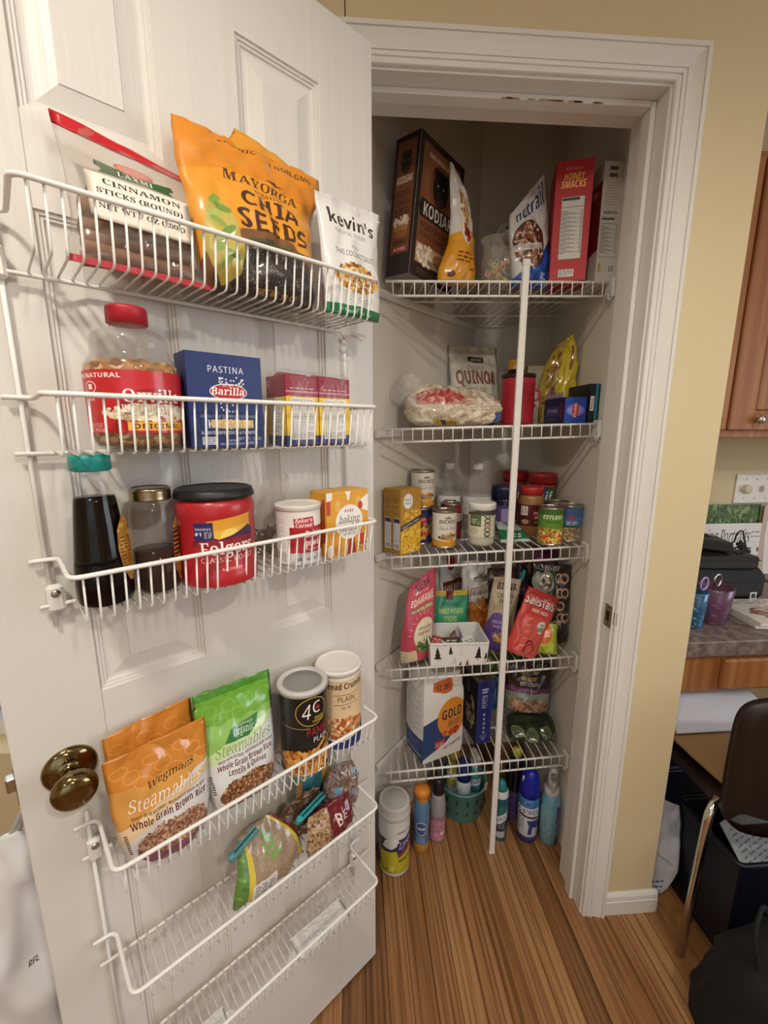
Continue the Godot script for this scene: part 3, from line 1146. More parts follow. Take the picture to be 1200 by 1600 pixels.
func basket_one():
	var y := 1.5578
	# bag of cinnamon sticks
	var t = dput("spice_bag", "clear bag of cinnamon sticks with red top seal in the top basket", "spice bag", 0.420, y, 0.062)
	var rows := [[0.004, -0.003, -0.076, 0.078, 0.022, 0.004], [0.014, 0.010, -0.074, 0.076, 0.012, 0.036], [0.045, 0.040, -0.066, 0.074, 0.004, 0.046], [0.085, 0.082, -0.064, 0.074, -0.006, 0.042], [0.118, 0.112, -0.065, 0.072, -0.016, 0.028], [0.148, 0.134, -0.067, 0.076, -0.026, 0.008], [0.163, 0.139, -0.067, 0.078, -0.030, 0.003]]
	part("film", pouch(rows, 0.0026, 4, 22, 30), film("clearfilm"), t)
	rng.seed = 3
	for i in 15:
		var r := rng.randf_range(0.0060, 0.0085)
		var yy := 0.020 + (i / 3) * 0.0145
		var zz := 0.008 - (i % 3) * 0.0115 - yy * 0.10
		var l := rng.randf_range(0.052, 0.060)
		var m := lathe([[r * 0.45, l], [r * 0.8, l], [r, l * 0.97], [r * rng.randf_range(0.9, 1.05), 0.0], [r, -l * 0.97], [r * 0.8, -l], [r * 0.45, -l]], 12)
		var s := part("cinnamon_stick", m, col(["8a5a3a", "7a4a2e", "986748"][i % 3], 0.75), t, Vector3(0.004 + rng.randf_range(-0.006, 0.006), yy, zz))
		s.rotation = Vector3(0, rng.randf_range(-0.08, 0.08), PI / 2 + rng.randf_range(-0.07, 0.07))
	var red := []
	for k in [[0.148, 0.134, 0.076, -0.0250], [0.156, 0.137, 0.077, -0.0285], [0.164, 0.1405, 0.079, -0.0305]]:
		red.append([k[0], k[1], -0.0675, k[2], k[3], 0.0045])
	part("top_seal", pouch(red, 0.001, 5, 14, 4), col("c3202b", 0.35), t, Vector3(0, 0.0008, 0))
	part("bottom_seal", pouch([[-0.003, -0.004, -0.078, 0.080, 0.028, 0.002], [0.001, -0.001, -0.077, 0.079, 0.026, 0.003], [0.006, 0.003, -0.076, 0.078, 0.023, 0.008]], 0.001, 6, 16, 5), col("b53842", 0.4), t)
	var b := board(512, 384, "efe4d6")
	b.e(40, 40, 40, 40, "efe4d6")
	b.t("CINNAMON", 270, 90, 66, "1d1a18", 2, 0, {"fit": 430})
	b.t("STICKS (ROUND)", 256, 170, 58, "1d1a18", 2, 0, {"fit": 440})
	b.r(60, 208, 400, 5, "1d1a18")
	b.t("NET WT 7 OZ (200g)", 256, 290, 56, "1d1a18", 2, 0, {"fit": 440})
	part("label", pouch([[0.046, 0.044, -0.050, 0.056, 0.0285, 0.002], [0.062, 0.060, -0.050, 0.056, 0.0250, 0.003], [0.079, 0.077, -0.050, 0.056, 0.0215, 0.003], [0.096, 0.094, -0.050, 0.056, 0.0150, 0.002]], 0.0008, 7, 10, 8), printed(b, 0.5), t)
	b = board(384, 160, "f3eee6")
	b.im.fill(Color(0.95, 0.93, 0.9, 0.0))
	b.e(190, 50, 92, 44, "c4675c")
	b.e(190, 50, 78, 34, "d58a7d")
	b.p([[10, 60], [70, 70], [190, 96], [300, 84], [376, 96], [350, 118], [374, 150], [200, 138], [40, 118], [4, 100]], "2d5a35")
	b.t("LAXMI", 192, 128, 44, "f4f1e8", 2, 0, {"sp": 4.0})
	var lm := printed(b, 0.4)
	lm.transparency = BaseMaterial3D.TRANSPARENCY_ALPHA_SCISSOR
	part("emblem", pouch([[0.101, 0.099, -0.038, 0.046, 0.0060, 0.001], [0.112, 0.109, -0.038, 0.046, -0.0005, 0.001], [0.126, 0.122, -0.038, 0.046, -0.0105, 0.001]], 0.0, 7, 10, 6), lm, t)
	# bag of chia seeds
	t = dput("seed_bag", "large orange bag of chia seeds with torn top and clear window", "seed bag", 0.268, y, 0.058, 0.02)
	b = board(640, 768, "e39a2a")
	b.p([[0, 0], [640, 0], [640, 250], [420, 190], [180, 200], [0, 260]], "dc8a22")
	b.e(330, 720, 330, 250, "7a5230")
	b.e(335, 745, 300, 232, "3a3330")
	b.bits(335, 700, 290, 190, 1500, 2.0, 4.0, ["1f1c1d", "4b4644", "6e6a66", "2f2b2a", "8e8a84"], 4)
	b.p([[60, 420], [110, 330], [150, 420], [190, 560], [150, 700], [60, 740], [20, 560]], "b9a64a")
	for i in 9:
		b.e(100 + 24 * sin(i * 2.0), 380 + i * 34, 34, 16, ["86a04a", "6d8c3b", "a6b866"][i % 3], 0.7 if i % 2 else -0.7)
	b.t("MAYORGA", 350, 250, 66, "5a2c1a", 2, 0, {"sx": 1.0})
	b.t("organics", 370, 285, 38, "5a2c1a", 3, 0, {"sl": 0.3})
	b.p([[352, 178], [400, 166], [440, 178], [400, 188]], "5a2c1a")
	b.t("CHIA", 360, 372, 106, "4a2416", 0, 0, {"sx": 1.15})
	b.t("SEEDS", 372, 480, 122, "4a2416", 0, 0, {"sx": 1.1})
	b.t("SMALL FARMER DIRECT", 400, 540, 40, "5a5a22", 0, 0, {"fit": 400})
	b.t("ORGANIC", 240, 50, 34, "5a3a10", 0)
	b.t("# NON-GMO", 480, 64, 34, "5a3a10", 0)
	b.t("NET WT. 32 OZ", 350, 752, 34, "e0a030", 0)
	rows = [[0.0, 0.000, -0.078, 0.084, 0.010, 0.045], [0.020, 0.018, -0.086, 0.088, 0.012, 0.078], [0.06, 0.058, -0.090, 0.090, 0.008, 0.082], [0.105, 0.10, -0.092, 0.094, 0.000, 0.066], [0.15, 0.145, -0.096, 0.104, -0.010, 0.040], [0.192, 0.182, -0.094, 0.124, -0.020, 0.018], [0.212, 0.213, -0.092, 0.132, -0.027, 0.003]]
	part("bag", pouch(rows, 0.0050, 12, 26, 36), printed(b, 0.42, 0.4), t)
	part("torn_flap", pouch([[0.196, 0.194, -0.052, 0.118, -0.0275, 0.003], [0.212, 0.208, -0.020, 0.100, -0.029, 0.003], [0.232, 0.222, -0.006, 0.062, -0.030, 0.002]], 0.002, 13, 14, 6), col("e09a30", 0.4), t)
	# coconut sauce pouch
	t = dput("sauce_pouch", "white coconut sauce pouch with green foot standing beside the chia bag", "sauce pouch", 0.1165, y, 0.0840, 0.10)
	b = board(512, 700, "eceae6")
	for i in 7:
		b.r(0, 6 + i * 9, 512, 3, "d6d4d0")
	b.t("kevin's", 256, 178, 122, "2a2a2c", 0, 0, {"fit": 400})
	b.t("natural foods", 236, 220, 34, "6d6d6d", 1, 0, {"sp": 4.0})
	b.t("PALEO", 256, 292, 26, "6a6a66", 1)
	b.t("THAI COCONUT SAUCE", 262, 345, 46, "3a4a46", 1, 0, {"fit": 350})
	b.bits(265, 465, 185, 78, 420, 7, 17, ["d9a13c", "c98a2c", "efc468", "a8742a", "e6d49a", "7a4a1c"], 5)
	for k in 3:
		b.ring(190 + k * 76, 596, 24, 24, 3, "5a9a6a", "eceae6")
		b.fine(178 + k * 76, 590, 24, 2, 9, 4, "5a9a6a", k)
	b.r(0, 640, 512, 60, "1f7a44")
	b.fine(150, 662, 230, 1, 10, 14, "7fb894", 4)
	rows = [[-0.001, 0.002, -0.059, 0.058, 0.004, 0.020], [0.012, 0.014, -0.060, 0.060, 0.004, 0.026], [0.06, 0.062, -0.062, 0.061, 0.003, 0.026], [0.105, 0.108, -0.064, 0.062, 0.000, 0.021], [0.14, 0.144, -0.067, 0.066, -0.003, 0.010], [0.156, 0.163, -0.069, 0.071, -0.004, 0.002], [0.164, 0.175, -0.070, 0.072, -0.004, 0.0012]]
	part("pouch", pouch(rows, 0.0026, 21, 20, 30), printed(b, 0.25, 0.7), t)

func basket_two():
	var y := 1.3568
	# popcorn jar
	var t = dput("popcorn_jar", "clear plastic popping corn jar with red lid and red label", "jar", 0.4405, y, 0.0605, -0.50)
	var pr := [[0.0, 0.003], [0.038, 0.0], [0.046, 0.003], [0.0495, 0.011], [0.0515, 0.020], [0.0525, 0.090], [0.0520, 0.098], [0.0475, 0.105], [0.0440, 0.110], [0.0425, 0.115], [0.0430, 0.121], [0.0435, 0.127], [0.041, 0.133], [0.033, 0.139], [0.024, 0.1425], [0.0205, 0.1445], [0.0200, 0.150]]
	part("jar", lathe(pr, 40, 1.0, 0.9), film("jarglass", "8a8278", 0.20, 0.04), t)
	var nz := FastNoiseLite.new()
	nz.seed = 2
	nz.frequency = 130.0
	var lump := func(v: Vector3) -> Vector3:
		return v * (1.0 + 0.05 * nz.get_noise_3d(v.x, v.y, v.z))
	var cc := board(256, 128, "b0793c")
	cc.bits(128, 64, 180, 90, 900, 4, 7, ["c58f4e", "a56c30", "d9b07a", "8a5526", "e2c79a"], 4, 0.8)
	var corn := part("kernels", lathe([[0.0, 0.004], [0.044, 0.005], [0.0475, 0.012], [0.0495, 0.022], [0.0505, 0.088], [0.049, 0.099], [0.040, 0.1025], [0.022, 0.100], [0.0, 0.1005]], 40, 1.0, 0.9, [], true, lump), printed(cc, 0.5), t)
	corn.set_meta("kind", "stuff")
	var b := board(1024, 320, "c3222c")
	b.t("100% NATURAL", 400, 40, 32, "f6efe6", 0)
	b.ring(392, 86, 30, 30, 4, "f3ece2", "c3222c")
	b.r(382, 72, 20, 26, "f3ece2")
	b.t("GLUTEN", 392, 138, 18, "f3ece2", 0)
	b.t("FREE", 392, 156, 18, "f3ece2", 0)
	b.e(620, 175, 128, 85, "a3161f")
	b.bits(620, 215, 180, 42, 260, 6, 15, ["f3ead4", "e6d6b0", "fbf6ea", "d9c290"], 8)
	b.t("Orville", 620, 160, 90, "fbf5ea", 2, 0, {"fit": 225})
	b.t("Redenbacher's", 620, 215, 56, "fbf5ea", 2, 0, {"fit": 235})
	b.r(520, 262, 220, 44, "f0b43a")
	b.t("ORIGINAL", 630, 298, 38, "5a2a12", 0)
	b.t("NET WT 30 OZ", 350, 288, 26, "f3dfd6", 1)
	b.t("1 LB 14 OZ 850g", 355, 312, 24, "f3dfd6", 1)
	b.fine(240, 40, 90, 14, 16, 3, "e6b0ac", 3)
	b.fine(780, 60, 160, 12, 16, 3, "e6b0ac", 5)
	part("label", lathe([[0.0532, 0.0905], [0.0522, 0.0200]], 44, 1.0, 0.9), printed(b, 0.35, 0.4), t)
	part("lid", lathe([[0.0, 0.1665], [0.0205, 0.1665, 1], [0.0218, 0.1655, 1], [0.0224, 0.163, 2], [0.0224, 0.1475, 2], [0.0205, 0.1470, 3], [0.0, 0.1470, 3]], 40), mat("redlid", "b3202f", 0.45), t)
	# pasta carton
	b = board(512, 608, "23346b")
	b.t("PASTINA", 262, 118, 56, "e9ebf2", 1, 0, {"sp": 5.0})
	rng.seed = 6
	for i in 26:
		b.e(270 + rng.randf_range(-60, 110), rng.randf_range(142, 196), 6, 6, "dfe0e2")
	b.e(270, 240, 130, 54, "e9ebf2")
	b.e(270, 240, 124, 48, "b7242d")
	b.t("Barilla", 270, 261, 68, "fbfaf6", 2, 0, {"sl": 0.12})
	b.t("EST 1877", 270, 206, 18, "fbfaf6", 0)
	for i in 8:
		b.e(230 + rng.randf_range(-20, 90), rng.randf_range(310, 370), 6, 6, "dfe0e2")
	b.t("CAREFULLY SELECTED PREMIUM DURUM WHEAT", 262, 410, 24, "c9cde0", 1, 0, {"fit": 400})
	b.r(135, 425, 300, 55, "d8b878")
	b.bits(285, 452, 160, 34, 300, 3, 5, ["e8cf98", "c8a060", "f0dcae"], 3)
	b.r(118, 425, 8, 55, "e9ebf2")
	b.t("AL DENTE PERFECTION IN 6-7 MINUTES", 262, 522, 30, "f0f1f6", 0, 0, {"fit": 400})
	b.r(70, 538, 92, 52, "d7dae4")
	b.fine(76, 546, 80, 4, 11, 4, "4a5480", 3)
	b.t("NET WT. 12 OZ", 405, 562, 26, "e9ebf2", 1)
	b.t("(340 g)", 425, 592, 26, "e9ebf2", 1)
	b.t("ENRICHED", 280, 572, 20, "e9ebf2", 1)
	b.t("MACARONI PRODUCT", 280, 594, 18, "e9ebf2", 1)
	var blue := col("1f2d5c", 0.45)
	t = dput("pasta_carton", "navy blue carton of tiny pasta with red oval emblem", "pasta box", 0.3365, y, 0.0690)
	part("carton", carton(0.1025, 0.121, 0.042, printed(b, 0.4), blue, blue), null, t)
	# two bricks in one clear wrap
	for i in 2:
		b = board(320, 560, "ecc62c")
		b.r(0, 0, 320, 165, "8e1c33")
		b.r(0, 120, 320, 14, "c9808a")
		b.fine(40, 96, 240, 1, 10, 8, "e0b8bc", 3)
		b.r(0, 485, 320, 75, "20306e")
		b.r(46, 178, 232, 340, "e9e6de")
		b.fine(56, 190, 210, 24, 13.4, 4, "3a3a44", 4 + i)
		b.r(60, 196, 90, 40, "c4c4cc")
		var sd := board(192, 560, "e2bc2c")
		sd.r(0, 0, 192, 170, "83192f")
		sd.r(0, 485, 192, 75, "20306e")
		sd.r(30, 178, 120, 300, "d9d6cc")
		sd.fine(36, 190, 104, 20, 13.4, 4, "4a4a50", 7)
		var lb := "yellow and maroon ground coffee brick beside the pasta carton" if i == 0 else "yellow and maroon ground coffee brick at the end of its basket"
		t = dput("coffee_brick", lb, "coffee pack", 0.219 if i == 0 else 0.1560, y, 0.0600 if i == 0 else 0.0590, 0.05 if i == 0 else -0.03, "twin foil coffee bricks")
		part("brick", carton(0.0600, 0.103, 0.0545, printed(b, 0.5), printed(sd, 0.5), col("7d1a2e", 0.4)), null, t)
		part("folded_top", pouch([[0.1025, 0.1025, -0.030, 0.030, 0, 0.054], [0.106, 0.105, -0.029, 0.029, 0, 0.046], [0.1095, 0.107, -0.024, 0.026, -0.003, 0.020], [0.111, 0.109, -0.020, 0.024, -0.006, 0.003]], 0.0012, 30 + i, 14, 8), col("8a1d33", 0.3), t)
		part("wrap", pouch([[0.0, 0.0, -0.0318, 0.0318, 0, 0.0585], [0.05, 0.05, -0.0318, 0.0318, 0, 0.0590], [0.104, 0.104, -0.0318, 0.0318, 0, 0.0585], [0.113, 0.112, -0.027, 0.029, -0.002, 0.030], [0.1165, 0.114, -0.012, 0.026, -0.004, 0.004]], 0.0018, 40 + i, 28, 28, 0.08, 1.6), film("wrap", "ffffff", 0.05, 0.12), t)

func basket_three():
	var y := 1.1648
	# syrup bottle
	var t = dput("syrup_bottle", "tall dark syrup bottle with teal cap in the third door basket", "bottle", 0.4965, y, 0.0600, 0.0)
	var pr := [[0.0, 0.002], [0.026, 0.0], [0.0305, 0.003], [0.0322, 0.010], [0.0325, 0.035], [0.0318, 0.048], [0.0305, 0.058], [0.0290, 0.075], [0.0262, 0.105], [0.0235, 0.130], [0.0212, 0.150], [0.0205, 0.158], [0.0205, 0.1665], [0.0195, 0.168]]
	part("bottle", lathe(pr, 36, 1.0, 0.86), film("darkglass"), t)
	part("syrup", lathe([[0.0, 0.004], [0.025, 0.002], [0.0292, 0.005], [0.0312, 0.012], [0.0314, 0.035], [0.0307, 0.048], [0.0294, 0.058], [0.0279, 0.075], [0.0251, 0.105], [0.0224, 0.130], [0.0212, 0.1365], [0.0, 0.1365]], 36, 1.0, 0.86), syrup("syrup", "0a0304"), t)
	part("cap", lathe([[0.0, 0.1865], [0.0195, 0.1865, 1], [0.0212, 0.1850, 1], [0.0216, 0.182, 2], [0.0216, 0.1690, 2], [0.0195, 0.1675, 3]], 36), mat("tealcap", "1f9490", 0.35), t)
	var b := board(160, 256, "a8762c")
	b.bits(80, 128, 90, 140, 120, 6, 16, ["b98838", "9a6824", "c39a4c"], 3)
	b.fine(50, 90, 60, 9, 12, 4, "6a4216", 2)
	var lab := func(v: Vector3) -> Vector3: return v
	part("label", arc_patch([[0.0302, 0.112, 0.10], [0.0316, 0.096, 0.42], [0.0322, 0.072, 0.46], [0.0330, 0.048, 0.36], [0.0334, 0.030, 0.10]], 0.92, 0.86, 10), printed(b, 0.4), t)
	# mason jar
	t = dput("mason_jar", "glass mason jar half full of dark syrup with brass lid", "jar", 0.4335, y, 0.0520, 0.0)
	part("glass", lathe([[0.0, 0.002], [0.025, 0.0], [0.0278, 0.003], [0.0285, 0.010], [0.0285, 0.105], [0.0275, 0.113], [0.0245, 0.120], [0.0230, 0.123], [0.0230, 0.128]], 36), film("bottleglass"), t)
	part("syrup", lathe([[0.0, 0.004], [0.0248, 0.003], [0.0270, 0.008], [0.0274, 0.058], [0.0, 0.058]], 36), syrup("syrup2", "2a0e05"), t)
	part("lid", lathe([[0.0, 0.1405], [0.0195, 0.1405, 1], [0.0215, 0.1395, 1], [0.0220, 0.1415, 1], [0.0240, 0.1405, 1], [0.0246, 0.1385, 2], [0.0240, 0.1365, 2], [0.0247, 0.1345, 2], [0.0240, 0.1325, 2], [0.0247, 0.1305, 2], [0.0240, 0.1285, 2], [0.0248, 0.1268, 2], [0.0244, 0.1250, 2], [0.0225, 0.1250, 2]], 36), mat("lidbrass", "a8977a", 0.25, 1.0), t)
	b = board(160, 320, "b07a30")
	b.bits(80, 160, 90, 170, 120, 6, 16, ["c08c40", "a06c28"], 6)
	b.fine(50, 70, 60, 8, 16, 9, "3a1c08", 6)
	b.fine(40, 220, 80, 8, 11, 3, "5a3312", 2)
	part("label", arc_patch([[0.0291, 0.100, 0.12], [0.0292, 0.085, 0.36], [0.0292, 0.055, 0.40], [0.0292, 0.030, 0.36], [0.0291, 0.014, 0.12]], 0.98, 1.0, 10), printed(b, 0.45), t)
	# red coffee canister
	t = dput("coffee_canister", "big red coffee canister with black lid in a door basket", "canister", 0.3520, y, 0.0580, -0.55)
	b = board(1024, 420, "b5202a")
	b.p([[505, 90], [700, 60], [700, 210], [505, 210]], "e8a636")
	b.p([[505, 150], [700, 120], [700, 210], [505, 210]], "efbe48")
	b.e(600, 190, 44, 52, "f8dc74")
	b.p([[440, 205], [500, 170], [550, 196], [610, 176], [690, 130], [720, 160], [720, 215], [440, 215]], "4a2350")
	b.p([[430, 225], [480, 196], [560, 200], [640, 190], [730, 200], [730, 240], [430, 240]], "8e1a28")
	b.p([[448, 100], [528, 96], [530, 190], [488, 204], [448, 190]], "2b2a66")
	b.t("America's", 488, 140, 22, "f2efe6", 2, 0, {"fit": 76})
	b.t("#1", 470, 172, 28, "f2efe6", 0)
	b.fine(492, 150, 32, 5, 8, 3, "e6e2d6", 2)
	b.t("Folgers", 590, 284, 100, "fbf7ee", 2, 0, {"fit": 250})
	b.t("CLASSIC ROAST", 590, 330, 40, "f6ece2", 1, 0, {"fit": 250})
	b.t("MEDIUM", 600, 384, 22, "f0d8d0", 1)
	b.t("Folgers", 300, 120, 40, "f3dcd4", 2)
	b.fine(262, 150, 90, 16, 15, 4, "dd9a94", 3)
	part("canister", lathe([[0.0, 0.001, 1], [0.050, 0.0, 1], [0.0530, 0.002, 2], [0.0538, 0.008, 2], [0.0538, 0.016, 2], [0.0528, 0.019, 2], [0.0528, 0.096, 2], [0.0538, 0.100, 2], [0.0540, 0.112, 2], [0.0520, 0.1185, 2], [0.0490, 0.1215, 2], [0.0490, 0.125, 2]], 48, 1, 1, [0.015, 0.116]), printed(b, 0.38, 0.3), t)
	part("lid", lathe([[0.0, 0.1335], [0.044, 0.1335, 1], [0.0455, 0.1345, 1], [0.0500, 0.1350, 1], [0.0525, 0.1335, 1], [0.0535, 0.130, 2], [0.0548, 0.1270, 2], [0.0548, 0.1225, 2], [0.0520, 0.1215, 3]], 48), mat("blacklid", "191819", 0.45), t)
	# clear bag behind
	t = dput("clear_bag", "crumpled clear bag of dark dried leaves behind the baking powder", "bag", 0.2660, y + 0.001, 0.0260, 0.12)
	part("film", pouch([[0.0, 0.0, -0.026, 0.030, 0.0, 0.016], [0.02, 0.02, -0.032, 0.036, 0.0, 0.030], [0.05, 0.05, -0.034, 0.040, 0.0, 0.030], [0.08, 0.082, -0.034, 0.045, -0.003, 0.020], [0.105, 0.118, -0.030, 0.062, -0.008, 0.006], [0.112, 0.138, -0.022, 0.060, -0.011, 0.002]], 0.006, 14, 22, 26, 0.6, 1.6), film("clearfilm"), t)
	var lv := tool(true)
	rng.seed = 17
	for i in 60:
		var c := Vector3(rng.randf_range(-0.022, 0.026), rng.randf_range(0.008, 0.050), rng.randf_range(-0.007, 0.008))
		var d := Vector3(rng.randf_range(-1, 1), rng.randf_range(-1, 1), rng.randf_range(-0.4, 0.4)).normalized() * 0.008
		tube_to(lv, [c - d, c + Vector3(0.001, 0.001, 0), c + d], [0.0006, 0.0028, 0.0006], 5)
	part("dried_leaves", done(lv), col("33211a", 0.8), t).set_meta("kind", "stuff")
	# baking powder tin
	b = board(1024, 420, "e9e4de")
	b.r(0, 330, 1024, 90, "cfd0d2")
	b.r(440, 130, 420, 205, "a81c28")
	b.p([[470, 60], [620, 48], [630, 130], [550, 152], [478, 140]], "b8222e")
	b.t("Baker's", 550, 92, 44, "fbf5ee", 2, 0, {"sl": 0.2, "fit": 140})
	b.t("Corner", 552, 130, 44, "fbf5ee", 2, 0, {"sl": 0.2, "fit": 140})
	b.t("Baking", 640, 212, 72, "fbf5ee", 2, 0, {"fit": 180})
	b.t("powder", 640, 282, 72, "fbf5ee", 2, 0, {"fit": 180})
	b.t("double acting", 640, 318, 26, "f0d8d0", 3, 0, {"sl": 0.2})
	b.t("NET WT 8.1 OZ", 600, 400, 34, "4a4a50", 0)
	b.fine(250, 70, 150, 18, 16, 4, "9a9494", 4)
	b.r(260, 340, 140, 60, "5a5a5e")
	b.bars(262, 344, 132, 52)
	b.e(770, 85, 60, 32, "f4efe8")
	b.fine(725, 65, 90, 4, 13, 4, "8a8484", 4)
	t = dput("baking_powder_tin", "white and red baking powder tin with plastic lid", "tin", 0.2195, y, 0.0640, -0.50)
	t.scale = Vector3(0.92, 1, 0.92)
	part("tin", lathe([[0.0, 0.001, 1], [0.0395, 0.0, 1], [0.0402, 0.0015, 2], [0.0402, 0.004, 2], [0.0394, 0.005, 2], [0.0394, 0.089, 2]], 44, 1, 1, [0.003, 0.089]), printed(b, 0.4), t)
	part("lid", lathe([[0.0, 0.0935], [0.035, 0.0935, 1], [0.036, 0.0965, 1], [0.0395, 0.0970, 1], [0.0408, 0.0955, 2], [0.0408, 0.0885, 2], [0.0394, 0.0880, 3]], 44), mat("whitelid", "e6e1da", 0.45), t)
	# baking soda carton
	b = board(512, 620, "e0a02c")
	for i in 7:
		b.e(40 + i * 78, 560, 40, 60, ["f2e6d2", "d98f24", "e8b24a"][i % 3])
	b.e(130, 130, 34, 58, "e9b656")
	b.e(385, 110, 30, 56, "e9b656")
	b.r(0, 30, 44, 180, "c0392b")
	b.p([[0, 0], [70, 0], [62, 70], [0, 80]], "f2ece0")
	b.p([[220, 0], [290, 0], [280, 46], [268, 90], [248, 86], [240, 40]], "f2ece0")
	b.p([[420, 90], [512, 40], [512, 220], [450, 200], [400, 180]], "f5efe4")
	b.e(410, 150, 30, 40, "c0392b")
	b.p([[260, 470], [330, 470], [350, 620], [240, 620]], "b33a2a")
	b.p([[400, 440], [470, 430], [480, 590], [420, 600]], "c0392b")
	b.e(272, 300, 168, 170, "f2efe8")
	b.t("PURE", 272, 205, 40, "b02a4a", 0, 0, {"sp": 4.0})
	b.t("baking", 278, 305, 96, "2a2a2c", 3, 0, {"sl": 0.25, "fit": 270})
	b.t("soda", 272, 388, 96, "2a2a2c", 3, 0, {"sl": 0.25, "fit": 210})
	b.t("NET WT 1 LB", 272, 430, 24, "5a5a5a", 0)
	b.bits(440, 560, 60, 50, 30, 6, 12, ["8a5a14", "f2e2b8"], 4)
	var sdb := board(256, 620, "d29426")
	sdb.r(10, 30, 40, 480, "d8a23a")
	sdb.r(200, 60, 34, 420, "a83a24")
	sdb.fine(60, 120, 120, 22, 17, 5, "8a5c14", 5)
	t = dput("baking_soda_carton", "yellow baking soda carton with round white badge and drips", "baking soda box", 0.1385, y, 0.0690, 0.0)
	part("carton", carton(0.0905, 0.1110, 0.049, printed(b, 0.45), printed(sdb, 0.5), col("dba43c", 0.45)), null, t)

func syrup(key: String, c: String) -> StandardMaterial3D:
	var m := mat(key, c, 0.10)
	m.metallic_specular = 0.25
	return m

func arc_patch(rows: Array, at: float, sz: float, n: int) -> ArrayMesh:
	# a label stuck on a round side: rows of [radius, height, half angle], centred on the angle `at` from +z towards +x
	var st := tool(true)
	for i in rows.size() - 1:
		for k in n:
			var P := []
			var U := []
			for q in [[i, k], [i + 1, k], [i + 1, k + 1], [i, k + 1]]:
				var R = rows[q[0]]
				var a: float = at + R[2] * (2.0 * q[1] / n - 1.0)
				P.append(Vector3(sin(a) * R[0], R[1], cos(a) * R[0] * sz))
				U.append(Vector2(0.5 + R[2] / 1.0 * (q[1] / float(n) - 0.5), q[0] / float(rows.size() - 1)))
			q4(st, P[0], P[1], P[2], P[3], U[0], U[1], U[2], U[3])
	return done(st)

